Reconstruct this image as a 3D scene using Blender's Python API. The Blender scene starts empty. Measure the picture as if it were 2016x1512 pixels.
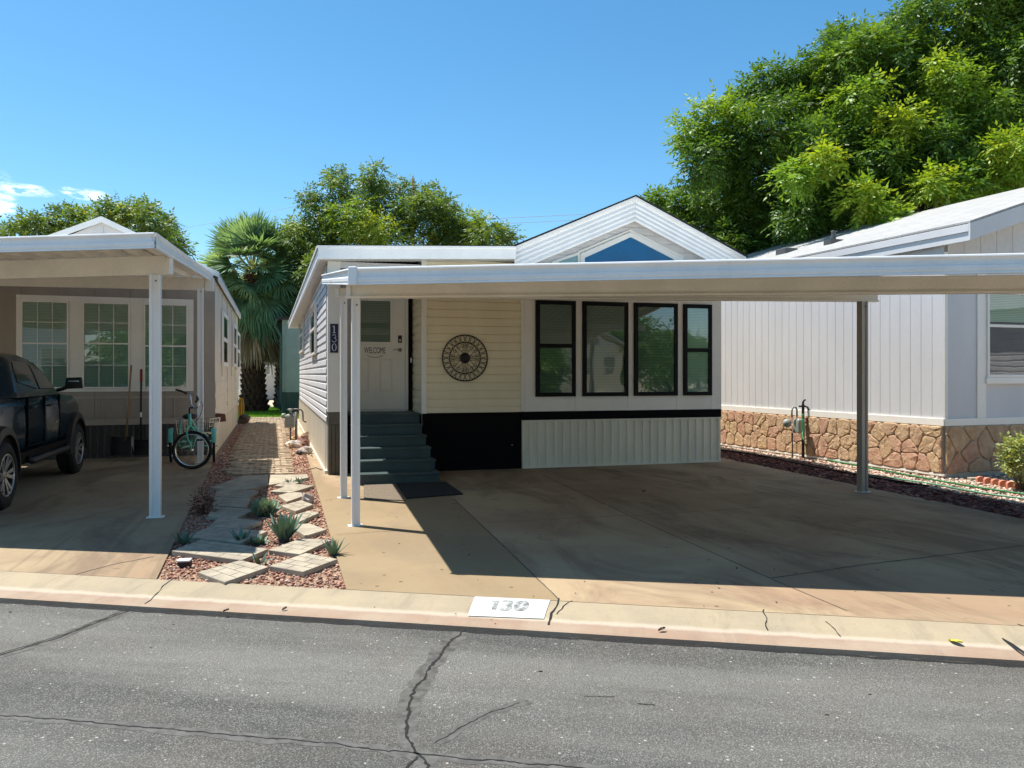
import bpy, math, random
import numpy as np
from mathutils import Vector, noise
R = math.radians
rnd = random.Random(7)

# ---------------------------------------------------------------- camera, world, sun, exposure
F0, CX, HY, CH = 1514.0, 1008.0, 737.0, 1.6      # focal length and horizon in photo pixels, eye height
scene = bpy.context.scene
cam_d = bpy.data.cameras.new('camera')
cam = bpy.data.objects.new('camera', cam_d)
scene.collection.objects.link(cam)
cam.location = (0, 0, CH)
cam.rotation_euler = (R(90), 0, 0)
cam_d.sensor_width = 36
cam_d.lens = 36 * F0 / 2016
cam_d.shift_y = -(756 - HY) / 2016
cam_d.clip_start = 0.05
cam_d.clip_end = 5000
scene.camera = cam

SUN = Vector((-0.9023 * math.cos(R(67)), 0.4311 * math.cos(R(67)), math.sin(R(67))))
world = bpy.data.worlds.new('World')
scene.world = world
world.use_nodes = True
wn, wl = world.node_tree.nodes, world.node_tree.links
wn.clear()
wo = wn.new('ShaderNodeOutputWorld')
bg = wn.new('ShaderNodeBackground')
sky = wn.new('ShaderNodeTexSky')
sky.sky_type = 'NISHITA'
sky.sun_disc = False
sky.sun_elevation = R(67)
sky.sun_rotation = R(-64.5)
sky.altitude = 900
sky.air_density = 1.0
sky.dust_density = 0.6
sky.ozone_density = 2.5
hs = wn.new('ShaderNodeHueSaturation')
hs.inputs['Hue'].default_value = .487
hs.inputs['Saturation'].default_value = 1.25
hs.inputs['Value'].default_value = .65
wl.new(sky.outputs[0], hs.inputs['Color'])
bg.inputs['Strength'].default_value = 0.15
# a few small wispy clouds low in the sky
tc = wn.new('ShaderNodeTexCoord')
def wmath(op, a, b=None, c=None):
    n = wn.new('ShaderNodeMath'); n.operation = op
    for i, x in enumerate((a, b, c)):
        if x is None: continue
        if isinstance(x, (int, float)): n.inputs[i].default_value = x
        else: wl.new(x, n.inputs[i])
    return n.outputs[0]
sx = wn.new('ShaderNodeSeparateXYZ'); wl.new(tc.outputs['Generated'], sx.inputs[0])
az = wmath('ARCTAN2', sx.outputs[0], sx.outputs[1])
el = wmath('ARCSINE', sx.outputs[2])
cloudmask = None
def cloud(px, py, wpx, hpx, k):
    d = Vector((px - CX, F0, HY - py)).normalized()
    a0, e0 = math.atan2(d.x, d.y), math.asin(d.z)
    q = wmath('SUBTRACT', az, a0); q = wmath('DIVIDE', q, wpx / F0)
    p = wmath('SUBTRACT', el, e0); p = wmath('DIVIDE', p, hpx / F0)
    r = wmath('ADD', wmath('MULTIPLY', q, q), wmath('MULTIPLY', p, p))
    return wmath('MULTIPLY', wmath('MAXIMUM', wmath('SUBTRACT', 1.0, r), 0.0), k)
for c in ((56, 375, 46, 11, .8), (132, 375, 16, 7, .8), (176, 384, 36, 11, .75), (-6, 404, 34, 22, 1.0), (-30, 372, 50, 40, .45)):
    m = cloud(*c)
    cloudmask = m if cloudmask is None else wmath('ADD', cloudmask, m)
ns = wn.new('ShaderNodeTexNoise'); ns.inputs['Scale'].default_value = 55; ns.inputs['Detail'].default_value = 7
ns.inputs['Roughness'].default_value = .65
mp = wn.new('ShaderNodeMapping'); mp.inputs['Scale'].default_value = (1, 1, 3.2)
wl.new(tc.outputs['Generated'], mp.inputs[0]); wl.new(mp.outputs[0], ns.inputs['Vector'])
dens = wmath('MULTIPLY', cloudmask, wmath('MAXIMUM', wmath('MULTIPLY', wmath('SUBTRACT', ns.outputs[0], .42), 5.5), 0.0))
dens = wmath('MINIMUM', dens, .62)
mx = wn.new('ShaderNodeMix'); mx.data_type = 'RGBA'
wl.new(dens, mx.inputs[0]); wl.new(hs.outputs[0], mx.inputs[6]); mx.inputs[7].default_value = (6.2, 6.5, 7.0, 1)
wl.new(mx.outputs[2], bg.inputs['Color'])
wl.new(bg.outputs[0], wo.inputs[0])

sd = bpy.data.lights.new('sun', 'SUN')
sd.energy = 4.1
sd.angle = R(0.5)
sd.color = (1.0, 0.96, 0.90)
sun = bpy.data.objects.new('sun', sd)
scene.collection.objects.link(sun)
sun.rotation_euler = SUN.to_track_quat('Z', 'Y').to_euler()
sun.location = (-20, 10, 40)
scene.view_settings.view_transform = 'Standard'
scene.view_settings.look = 'None'
scene.view_settings.gamma = 1
scene.view_settings.use_curve_mapping = False
scene.view_settings.exposure = 0.96
scene.cycles.use_denoising = True
scene.cycles.max_bounces = 8
scene.cycles.transparent_max_bounces = 12

# ---------------------------------------------------------------- measuring helpers (photo pixel -> place)
def G(px, py, z=0.0):
    Y = (CH - z) * F0 / (py - HY)
    return ((px - CX) / F0 * Y, Y)
def G3(px, py, z=0.0):
    x, y = G(px, py, z); return (x, y, z)
def W(px, py, Y):
    return ((px - CX) / F0 * Y, Y, CH + (HY - py) / F0 * Y)

class Frame:
    def __init__(s, ox, oy, U, V):
        s.o = (ox, oy); s.U = U; s.V = V
    def __call__(s, u, v, z=0.0):
        return (s.o[0] + s.U[0]*u + s.V[0]*v, s.o[1] + s.U[1]*u + s.V[1]*v, z)
    def u(s, px, v=0.0):
        k = (px - CX) / F0
        bx, by = s.o[0] + s.V[0]*v, s.o[1] + s.V[1]*v
        return (k*by - bx) / (s.U[0] - k*s.U[1])
    def v(s, px, u=0.0):
        k = (px - CX) / F0
        bx, by = s.o[0] + s.U[0]*u, s.o[1] + s.U[1]*u
        return (k*by - bx) / (s.V[0] - k*s.V[1])
    def z(s, u, v, py):
        return CH + (HY - py) / F0 * s(u, v)[1]
    def rel(s, ox, oy):
        return Frame(ox, oy, s.U, s.V)
def ang(a): return (math.cos(R(a)), math.sin(R(a)))
def angv(a): return (-math.sin(R(a)), math.cos(R(a)))

# ---------------------------------------------------------------- mesh builder
class MB:
    def __init__(s): s.v = []; s.f = []; s.m = []; s.cur = 0
    def mi(s, i): s.cur = i; return s
    def add(s, vs, fs):
        b = len(s.v); s.v.extend([tuple(p) for p in vs])
        for f in fs: s.f.append([b + i for i in f]); s.m.append(s.cur)
    def quad(s, a, b, c, d): s.add([a, b, c, d], [(0, 1, 2, 3)])
    def hexa(s, p):  # 8 points: bottom 4, top 4
        s.add(p, [(0, 3, 2, 1), (4, 5, 6, 7), (0, 1, 5, 4), (1, 2, 6, 5), (2, 3, 7, 6), (3, 0, 4, 7)])
    def box(s, F, u0, u1, v0, v1, z0, z1):
        s.hexa([F(u0, v0, z0), F(u1, v0, z0), F(u1, v1, z0), F(u0, v1, z0), F(u0, v0, z1), F(u1, v0, z1), F(u1, v1, z1), F(u0, v1, z1)])
    def prism(s, pts, vec):
        n = len(pts); q = [(p[0]+vec[0], p[1]+vec[1], p[2]+vec[2]) for p in pts]
        s.add(list(pts) + q, [tuple(range(n))[::-1], tuple(range(n, 2*n))] + [(i, (i+1) % n, n+(i+1) % n, n+i) for i in range(n)])
    def slab(s, poly, z0, z1):
        s.prism([(p[0], p[1], z0) for p in poly], (0, 0, z1 - z0))
    def tube(s, path, r, n=8, cap=True):
        P = [Vector(p) for p in path]; rs = r if isinstance(r, (list, tuple)) else [r]*len(P)
        rings = []; prev = None
        for i, p in enumerate(P):
            t = (P[min(i+1, len(P)-1)] - P[max(i-1, 0)]).normalized()
            if prev is None: a = t.orthogonal().normalized()
            else:
                a = prev - t*prev.dot(t)
                a = a.normalized() if a.length > 1e-6 else t.orthogonal().normalized()
            prev = a; b = t.cross(a)
            rings.append([p + (a*math.cos(2*math.pi*k/n) + b*math.sin(2*math.pi*k/n))*rs[i] for k in range(n)])
        fs = []
        for i in range(len(P)-1):
            for k in range(n):
                fs.append((i*n+k, i*n+(k+1) % n, (i+1)*n+(k+1) % n, (i+1)*n+k))
        if cap: fs.append(tuple(range(n))[::-1]); fs.append(tuple((len(P)-1)*n+k for k in range(n)))
        s.add([v for r_ in rings for v in r_], fs)
    def lathe(s, c, axis, prof, n=24):  # prof: (radius, height along axis)
        ax = Vector(axis).normalized(); a = ax.orthogonal().normalized(); b = ax.cross(a); c = Vector(c)
        vs = [c + ax*h + (a*math.cos(2*math.pi*k/n) + b*math.sin(2*math.pi*k/n))*r for r, h in prof for k in range(n)]
        fs = [(i*n+k, i*n+(k+1) % n, (i+1)*n+(k+1) % n, (i+1)*n+k) for i in range(len(prof)-1) for k in range(n)]
        s.add(vs, fs)
    def blob(s, c, r, seed=0, rough=.25, n=8, m=6, sc=(1, 1, 1)):
        vs = []; fs = []
        for j in range(m+1):
            th = math.pi*j/m
            for i in range(n):
                ph = 2*math.pi*i/n
                d = Vector((math.sin(th)*math.cos(ph), math.sin(th)*math.sin(ph), math.cos(th)))
                k = 1 + rough*noise.noise(d*1.7 + Vector((seed*3.1, seed*1.7, 0)))*2
                vs.append((c[0]+d.x*r*sc[0]*k, c[1]+d.y*r*sc[1]*k, c[2]+d.z*r*sc[2]*k))
        for j in range(m):
            for i in range(n): fs.append((j*n+i, (j+1)*n+i, (j+1)*n+(i+1) % n, j*n+(i+1) % n))
        s.add(vs, fs)
    # lap siding facing the street (normal -v) or the side (normal -u); trim(z) limits it
    def lap(s, F, a0, a1, c, z0, z1, course=.13, lip=.014, side=False, trim=None):
        z = z0
        while z < z1 - 1e-4:
            zt = min(z + course, z1)
            lo0, lo1 = (a0, a1) if trim is None else trim(z)
            hi0, hi1 = (a0, a1) if trim is None else trim(zt)
            if lo1 - lo0 < .02: break
            def P(a, d, zz): return F(c - d, a, zz) if side else F(a, c - d, zz)
            zc = z + (zt-z)*.62; zd = z + (zt-z)*.72
            m0, m1 = lo0 + (hi0-lo0)*.7, lo1 + (hi1-lo1)*.7
            s.quad(P(lo0, lip, z), P(lo1, lip, z), P(m1, lip*.85, zc), P(m0, lip*.85, zc))
            s.quad(P(m0, lip*.85, zc), P(m1, lip*.85, zc), P(m1, lip*.05, zd), P(m0, lip*.05, zd))
            s.quad(P(m0, lip*.05, zd), P(m1, lip*.05, zd), P(hi1, 0, zt), P(hi0, 0, zt))
            s.quad(P(lo0, 0, z), P(lo1, 0, z), P(lo1, lip, z), P(lo0, lip, z))
            z = zt
    def corr(s, F, a0, a1, c, z0, z1, pitch=.1, depth=.02, side=False, zb=None):
        n = max(1, int(round((a1-a0)/pitch))); p = (a1-a0)/n
        def P(a, d, zz): return F(c - d, a, zz) if side else F(a, c - d, zz)
        for i in range(n):
            a = a0 + i*p
            prof = [(a, 0), (a+p*.62, 0), (a+p*.68, depth), (a+p*.94, depth), (a+p, 0)]
            for (x0, d0), (x1, d1) in zip(prof, prof[1:]):
                s.quad(P(x0, d0, z0), P(x1, d1, z0), P(x1, d1, z1), P(x0, d0, z1))
    def grooves(s, F, a0, a1, c, z0, z1, pitch=.2, side=False, d=.004):
        def P(a, dd, zz): return F(c - dd, a, zz) if side else F(a, c - dd, zz)
        n = max(1, int(round((a1-a0)/pitch))); p = (a1-a0)/n
        for i in range(n):
            a = a0+i*p
            s.quad(P(a+.006, d, z0), P(a+p-.006, d, z0), P(a+p-.006, d, z1), P(a+.006, d, z1))
            for q in (a+.006, a+p-.006):
                s.quad(P(q, 0, z0), P(q, d, z0), P(q, d, z1), P(q, 0, z1))
            s.quad(P(a-.006, 0, z0), P(a+.006, 0, z0), P(a+.006, 0, z1), P(a-.006, 0, z1))
    def build(s, name, mats, parent=None, smooth=False, bevel=0.0, cols=None):
        o0 = root_origin(parent)
        me = bpy.data.meshes.new(name)
        if s.v:
            arr = np.array(s.v, dtype=np.float64) - np.array(o0)
            me.from_pydata(arr.tolist(), [], s.f)
        for m in (mats if isinstance(mats, (list, tuple)) else [mats]): me.materials.append(m)
        if any(s.m): me.polygons.foreach_set('material_index', s.m)
        if smooth: me.polygons.foreach_set('use_smooth', [True]*len(s.f))
        me.update()
        ob = bpy.data.objects.new(name, me)
        scene.collection.objects.link(ob)
        if parent is not None: ob.parent = parent
        if bevel:
            b = ob.modifiers.new('bevel', 'BEVEL'); b.width = bevel; b.segments = 2; b.limit_method = 'ANGLE'
        return ob

def root_origin(p):
    if p is None: return (0, 0, 0)
    while p.parent is not None: p = p.parent
    return tuple(p.location)
def tag(o, label=None, cat=None, group=None, kind=None):
    if label: o['label'] = label
    if cat: o['category'] = cat
    if group: o['group'] = group
    if kind: o['kind'] = kind
    return o
def thing(name, label, cat, loc=(0, 0, 0), group=None):
    o = bpy.data.objects.new(name, None); scene.collection.objects.link(o)
    o.location = loc; o.empty_display_size = .2
    return tag(o, label, cat, group)
def np_mesh(name, V, Fq, mats, parent=None, col=None, smooth=False):
    """fast mesh of equal-size faces; col: one colour per face"""
    o0 = np.array(root_origin(parent)); V = np.asarray(V, dtype=np.float32) - o0.astype(np.float32)
    Fq = np.asarray(Fq, dtype=np.int32); n, k = Fq.shape
    me = bpy.data.meshes.new(name)
    me.vertices.add(len(V)); me.vertices.foreach_set('co', V.ravel())
    me.loops.add(n*k); me.loops.foreach_set('vertex_index', Fq.ravel())
    me.polygons.add(n); me.polygons.foreach_set('loop_start', np.arange(0, n*k, k, dtype=np.int32))
    me.update(calc_edges=True); me.validate()
    if col is not None:
        a = me.color_attributes.new('tint', 'FLOAT_COLOR', 'CORNER')
        c = np.ones((n, 4), dtype=np.float32); c[:, :3] = col
        a.data.foreach_set('color', np.repeat(c, k, axis=0).ravel())
    for m in (mats if isinstance(mats, (list, tuple)) else [mats]): me.materials.append(m)
    if smooth: me.polygons.foreach_set('use_smooth', [True]*n)
    ob = bpy.data.objects.new(name, me); scene.collection.objects.link(ob)
    if parent is not None: ob.parent = parent
    return ob

# ---------------------------------------------------------------- materials
def lin(r, g, b):
    f = lambda c: (c/255/12.92) if c/255 <= .04045 else ((c/255+.055)/1.055)**2.4
    return (f(r), f(g), f(b))
class NT:
    def __init__(s, name):
        s.m = bpy.data.materials.new(name); s.m.use_nodes = True
        s.n = s.m.node_tree.nodes; s.l = s.m.node_tree.links; s.n.clear()
        s.out = s.n.new('ShaderNodeOutputMaterial')
        g = s.n.new('ShaderNodeNewGeometry'); s.pos = g.outputs['Position']; s.geo = g
    def put(s, sock, x):
        if hasattr(x, 'is_output'): s.l.new(x, sock)
        else:
            if isinstance(x, tuple) and len(x) == 3 and len(sock.default_value) == 4: x = x + (1,)
            sock.default_value = x
    def noise(s, scale, detail=4, rough=.55, vec=None, stretch=None, rot=0, dist=0.0):
        t = s.n.new('ShaderNodeTexNoise'); t.inputs['Scale'].default_value = scale
        t.inputs['Detail'].default_value = detail; t.inputs['Roughness'].default_value = rough
        t.inputs['Distortion'].default_value = dist
        v = vec or s.pos
        if stretch or rot: v = s.map(v, stretch or (1, 1, 1), rot)
        s.l.new(v, t.inputs['Vector']); return t.outputs[0]
    def map(s, v, scale, rot=0):
        m = s.n.new('ShaderNodeVectorRotate'); m.rotation_type = 'Z_AXIS'; m.inputs['Angle'].default_value = R(-rot)
        s.l.new(v, m.inputs['Vector'])
        k = s.n.new('ShaderNodeVectorMath'); k.operation = 'MULTIPLY'; k.inputs[1].default_value = scale
        s.l.new(m.outputs[0], k.inputs[0]); return k.outputs[0]
    def voro(s, scale, feature='F1', out=0, rnd_=1.0):
        t = s.n.new('ShaderNodeTexVoronoi'); t.feature = feature; t.inputs['Scale'].default_value = scale
        t.inputs['Randomness'].default_value = rnd_
        s.l.new(s.pos, t.inputs['Vector']); return t.outputs[out]
    def math(s, op, a, b=None, c=None, clamp=False):
        n = s.n.new('ShaderNodeMath'); n.operation = op; n.use_clamp = clamp
        for i, x in enumerate((a, b, c)):
            if x is not None: s.put(n.inputs[i], x)
        return n.outputs[0]
    def ramp(s, x, lo, hi):
        n = s.n.new('ShaderNodeMapRange'); n.interpolation_type = 'SMOOTHSTEP'
        s.put(n.inputs[0], x); n.inputs[1].default_value = lo; n.inputs[2].default_value = hi
        return n.outputs[0]
    def mix(s, f, a, b, mode='MIX'):
        n = s.n.new('ShaderNodeMix'); n.data_type = 'RGBA'; n.blend_type = mode; n.clamp_factor = True
        s.put(n.inputs[0], f); s.put(n.inputs[6], a); s.put(n.inputs[7], b); return n.outputs[2]
    def bump(s, h, strength=.3, dist=.01):
        n = s.n.new('ShaderNodeBump'); n.inputs['Strength'].default_value = strength; n.inputs['Distance'].default_value = dist
        s.l.new(h, n.inputs['Height']); return n.outputs[0]
    def bsdf(s, col, rough=.6, metal=0.0, bump=None, spec=.5, coat=0.0, **kw):
        b = s.n.new('ShaderNodeBsdfPrincipled')
        s.put(b.inputs['Base Color'], col); s.put(b.inputs['Roughness'], rough); s.put(b.inputs['Metallic'], metal)
        b.inputs['Specular IOR Level'].default_value = spec
        b.inputs['Coat Weight'].default_value = coat; b.inputs['Coat Roughness'].default_value = .04
        if bump is not None: s.l.new(bump, b.inputs['Normal'])
        return b.outputs[0]
    def done(s, sh): s.l.new(sh, s.out.inputs[0]); return s.m

def simple(name, col, rough=.5, metal=0.0, var=.12, vscale=2.5, fine=40, bump=.05, spec=.4, coat=0.0, streak=False):
    t = NT(name)
    n1 = t.noise(vscale, 5, .6, stretch=(1, 1, .35) if streak else None)
    n2 = t.noise(fine, 3)
    f = t.math('ADD', t.math('MULTIPLY', n1, .75), t.math('MULTIPLY', n2, .25))
    f = t.ramp(f, .3, .7)
    dark = tuple(c*(1-var) for c in col); lite = tuple(min(1, c*(1+var*.5)) for c in col)
    c = t.mix(f, dark, lite)
    bp = t.bump(n2, bump, .005) if bump else None
    return t.done(t.bsdf(c, rough, metal, bp, spec, coat))

M = {}
M['white_vinyl'] = simple('white_vinyl_siding', (.70, .69, .69), .55, var=.14, streak=True)
M['cream_vinyl'] = simple('cream_vinyl_siding', (.86, .76, .54), .5, var=.07, streak=True)
M['white_trim'] = simple('white_painted_trim', (.88, .84, .76), .45, var=.05)
M['soffit'] = simple('soffit_panel', (.82, .79, .73), .5, var=.06)
M['white_metal'] = simple('white_enamelled_aluminium', (.86, .85, .83), .36, var=.07, vscale=3.5, bump=.01, spec=.55)
M['post_metal'] = simple('white_post_aluminium', (.85, .84, .82), .35, var=.08, bump=.01, streak=True)
M['beam_metal'] = simple('cream_beam_steel', (.84, .80, .71), .45, var=.1, bump=.01)
M['black_paint'] = simple('black_painted_panel', (.004, .003, .004), .7, var=.3, spec=.12)
M['post_shaded'] = simple('shaded_post_metal', (.34, .30, .26), .35, var=.15, streak=True, metal=.2)  # darker twin of the white post metal, shade put into its colour
M['brown_panel'] = simple('brown_skirt_panel', (.13, .115, .09), .6, var=.2)
M['grey_skirt'] = simple('ribbed_skirting_white', (.84, .79, .64), .5, var=.10, streak=True)
M['tan_skirt'] = simple('ribbed_skirting_tan', (.88, .82, .68), .5, var=.08, streak=True)
M['taupe_panel'] = simple('taupe_siding', (.36, .30, .24), .65, var=.12, streak=True)
M['taupe_side'] = simple('beige_side_siding', (.68, .60, .48), .6, var=.12, streak=True)
M['taupe_trim'] = simple('taupe_trim_boards', (.41, .345, .28), .6, var=.1)
M['dark_skirt'] = simple('dark_ribbed_skirting', (.09, .085, .08), .5, var=.25, metal=.2)
M['frame_white'] = simple('window_frame_white', (.86, .81, .73), .4, var=.06)
M['frame_black'] = simple('window_frame_black', (.005, .005, .006), .5, var=.2, spec=.15)
M['door_paint'] = simple('door_paint', (.88, .84, .74), .4, var=.04)
M['step_paint'] = simple('step_paint_slate', (.050, .080, .078), .55, var=.25)
M['navy'] = simple('navy_plaque', (.012, .017, .07), .35, var=.1)
M['lettering'] = simple('silver_lettering', (.8, .82, .85), .3, var=.02, bump=0)
M['black_vinyl'] = simple('black_lettering', (.01, .01, .01), .5, var=.05, bump=0)
M['iron'] = simple('black_iron', (.012, .010, .010), .45, var=.2)
M['nickel'] = simple('satin_nickel', (.42, .40, .37), .3, metal=.9, var=.1)
M['green_hose'] = simple('green_hose', (.02, .17, .05), .4, var=.2)
M['pale_hose'] = simple('pale_green_hose', (.10, .26, .16), .45, var=.25)
M['black_hose'] = simple('black_hose', (.012, .012, .012), .5, var=.2)
M['yellow_hose'] = simple('yellow_hose', (.60, .33, .02), .4, var=.2)
M['meter_grey'] = simple('gas_meter_grey', (.30, .32, .28), .5, var=.2)
M['pipe'] = simple('galvanised_pipe', (.14, .13, .12), .45, metal=.5, var=.3)
M['mint'] = simple('mint_frame_paint', (.11, .48, .36), .3, var=.06, coat=.4, bump=0)
M['rubber'] = simple('tyre_rubber', (.012, .012, .012), .75, var=.3, bump=.1)
M['chrome'] = simple('chrome', (.72, .72, .72), .15, metal=1, var=.05, bump=0)
M['black_plastic'] = simple('black_plastic', (.012, .012, .013), .5, var=.2)
M['alloy'] = simple('machined_alloy', (.40, .41, .42), .3, metal=.85, var=.06, bump=0)
M['truck'] = simple('dark_teal_truck_paint', (.003, .022, .034), .26, var=.1, coat=.35, bump=0, spec=.25)
M['joint_line'] = simple('scored_line', (.10, .085, .065), .9, var=.3)
M['truck_glass'] = simple('truck_window_tint', (.006, .014, .016), .06, var=.1, bump=0, spec=.6)
M['tl'] = simple('tail_lamp_red', (.35, .01, .01), .2, var=.1, bump=0)
M['wood'] = simple('ash_handle', (.34, .19, .09), .55, var=.25, vscale=8)
M['red_paint'] = simple('red_grip', (.30, .015, .012), .4, var=.15)
M['terracotta'] = simple('terracotta_edging', (.58, .22, .14), .7, var=.2)
M['sage'] = simple('sage_wall', (.24, .33, .28), .6, var=.1)
M['dark_green'] = simple('dark_green_skirt', (.035, .085, .07), .6, var=.2)
M['far_wall'] = simple('far_wall_pinkish_white', (.62, .56, .48), .65, var=.12)
M['bin'] = simple('blue_bin_plastic', (.02, .07, .10), .45, var=.15)
M['lamp_white'] = simple('white_plastic_cover', (.72, .72, .70), .4, var=.05)
M['bark'] = simple('bark', (.11, .075, .05), .85, var=.4, vscale=6, bump=.6)
M['pole_wood'] = simple('utility_pole_wood', (.16, .10, .07), .85, var=.3, vscale=5)
M['wire'] = simple('power_line', (.35, .36, .38), .5, var=.05, bump=0)
M['dark_interior'] = simple('dark_interior', (.02, .022, .022), .8, var=.1)
M['stick'] = simple('dry_stick', (.06, .035, .025), .8, var=.3)
M['mortar'] = simple('mortar', (.52, .46, .37), .85, var=.15, bump=.3)
M['yellow_leaf'] = simple('fallen_leaf_yellow', (.55, .50, .04), .5, var=.1)
M['wall_lavender'] = simple('right_house_siding', (.64, .635, .635), .6, var=.08, vscale=1.2, streak=True)

def mk_blind(name, a, b, pitch=.028):
    t = NT(name)
    s = t.n.new('ShaderNodeSeparateXYZ'); t.l.new(t.pos, s.inputs[0])
    w = t.math('FRACT', t.math('DIVIDE', s.outputs[2], pitch))
    f = t.ramp(w, .55, .95)
    return t.done(t.bsdf(t.mix(f, a, b), .6))
M['blind'] = mk_blind('window_blind_slats', (.34, .42, .36), (.08, .13, .10))
M['blind_light'] = mk_blind('window_blind_slats_pale', (.88, .92, .84), (.45, .52, .46))
M['blind_shut'] = mk_blind('window_shade_cloth', (.16, .18, .16), (.13, .15, .13), .01)

def mk_glass(name, tint=(.72, .88, .81), k=1.0):
    t = NT(name)
    tr = t.n.new('ShaderNodeBsdfTransparent'); tr.inputs[0].default_value = tint + (1,)
    gl = t.n.new('ShaderNodeBsdfGlossy'); gl.inputs['Roughness'].default_value = .015
    wv = t.noise(1.6, 2, .5)
    bp = t.bump(wv, .05, .03); t.l.new(bp, gl.inputs['Normal'])
    fr = t.n.new('ShaderNodeFresnel'); fr.inputs['IOR'].default_value = 1.55
    f = t.math('ADD', t.math('MULTIPLY', fr.outputs[0], 1.6*k), .10*k, clamp=True)
    m = t.n.new('ShaderNodeMixShader'); t.l.new(f, m.inputs[0]); t.l.new(tr.outputs[0], m.inputs[1]); t.l.new(gl.outputs[0], m.inputs[2])
    return t.done(m.outputs[0])
M['glass'] = mk_glass('window_glass')
M['glass_dark'] = mk_glass('tinted_glass', (.05, .08, .08), .8)
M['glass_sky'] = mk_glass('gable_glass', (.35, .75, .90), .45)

# concrete of the driveways
def mk_concrete(name, base, warm, stain, k=1.0, marks=False):
    t = NT(name)
    a = t.ramp(t.noise(.55, 6, .6, dist=.6), .36, .66)
    c = t.mix(a, base, warm)
    b = t.ramp(t.noise(1.1, 8, .7, stretch=(1, .4, 1), rot=17, dist=.8), .44, .66)
    o_ = t.ramp(t.noise(3.2, 3, .5), .68, .78)
    c = t.mix(t.math('MULTIPLY', b, .75*k), c, stain)
    c = t.mix(t.math('MULTIPLY', o_, .7*k), c, tuple(x*.30 for x in base))
    d = t.ramp(t.noise(5, 6, .75), .48, .75)
    c = t.mix(t.math('MULTIPLY', d, .35*k), c, tuple(x*.62 for x in base))
    e = t.noise(160, 2, .5)
    c = t.mix(t.math('MULTIPLY', t.ramp(e, .45, .7), .16), c, tuple(x*.5 for x in base))
    if marks:
        w = t.noise(9, 3, .6, stretch=(1, .03, 1), rot=17)
        lane = t.ramp(t.noise(.8, 2, .5, stretch=(1, .12, 1), rot=17), .50, .62)
        c = t.mix(t.math('MULTIPLY', t.math('MULTIPLY', t.ramp(w, .5, .62), lane), .45), c, tuple(x*.45 for x in base))
    vs = t.voro(7); vz = t.voro(7, out=1); sz = t.n.new('ShaderNodeSeparateColor'); t.l.new(vz, sz.inputs[0])
    c = t.mix(t.math('MULTIPLY', t.math('MULTIPLY', t.ramp(sz.outputs[0], .80, .84), t.ramp(vs, .16, .05)), .75), c, (.045, .035, .028))
    c = t.mix(t.math('MULTIPLY', t.ramp(t.noise(42, 5, .8), .56, .72), .35), c, tuple(x*.55 for x in base))
    h = t.math('ADD', t.math('MULTIPLY', e, .5), t.noise(30, 4))
    return t.done(t.bsdf(c, .85, bump=t.bump(h, .22, .004), spec=.25))
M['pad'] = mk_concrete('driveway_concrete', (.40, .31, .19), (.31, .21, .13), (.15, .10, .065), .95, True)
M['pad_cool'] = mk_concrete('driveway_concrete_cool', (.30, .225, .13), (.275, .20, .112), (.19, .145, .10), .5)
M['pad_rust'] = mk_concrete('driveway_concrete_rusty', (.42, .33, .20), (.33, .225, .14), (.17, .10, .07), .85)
M['pad_far'] = mk_concrete('neighbour_driveway_concrete', (.37, .285, .175), (.31, .215, .13), (.15, .10, .07), .9, True)
def mk_kerb(name, a, b, pale, dark):
    t = NT(name)
    c = t.mix(t.ramp(t.noise(1.6, 6, .65), .35, .65), a, b)
    st = t.noise(7, 5, .7, stretch=(1, .12, 1), rot=-10.5)
    c = t.mix(t.math('MULTIPLY', t.ramp(st, .50, .68), .28), c, dark)
    # edge highlight painted as a pale band along the arris of the kerb (v about -0.30)
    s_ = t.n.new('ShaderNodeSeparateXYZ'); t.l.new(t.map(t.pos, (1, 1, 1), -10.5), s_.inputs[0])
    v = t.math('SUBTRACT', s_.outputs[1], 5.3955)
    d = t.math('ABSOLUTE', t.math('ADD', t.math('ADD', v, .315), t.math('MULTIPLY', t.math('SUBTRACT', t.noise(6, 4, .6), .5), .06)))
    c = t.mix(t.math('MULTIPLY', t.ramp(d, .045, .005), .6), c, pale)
    c = t.mix(t.math('MULTIPLY', t.ramp(t.noise(150, 2), .5, .7), .22), c, tuple(x*.45 for x in a))
    c = t.mix(t.math('MULTIPLY', t.ramp(t.noise(18, 6, .75), .55, .75), .35), c, dark)
    return t.done(t.bsdf(c, .85, bump=t.bump(t.noise(60, 5, .7), .35, .005), spec=.25))
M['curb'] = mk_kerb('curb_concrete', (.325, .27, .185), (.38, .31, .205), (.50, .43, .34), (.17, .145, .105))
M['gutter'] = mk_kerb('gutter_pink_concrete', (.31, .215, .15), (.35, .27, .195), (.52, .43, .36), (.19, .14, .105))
M['joint'] = simple('joint_gap', (.085, .065, .048), .9, var=.4)
M['paint_white'] = simple('painted_white_block', (.55, .55, .52), .6, var=.08, vscale=12, bump=.2)
def mk_worn():
    t = NT('worn_grey_stencil')
    a = t.ramp(t.noise(22, 5, .7), .35, .62)
    return t.done(t.bsdf(t.mix(a, (.12, .13, .125), (.36, .37, .355)), .7))
M['worn'] = mk_worn()
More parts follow.
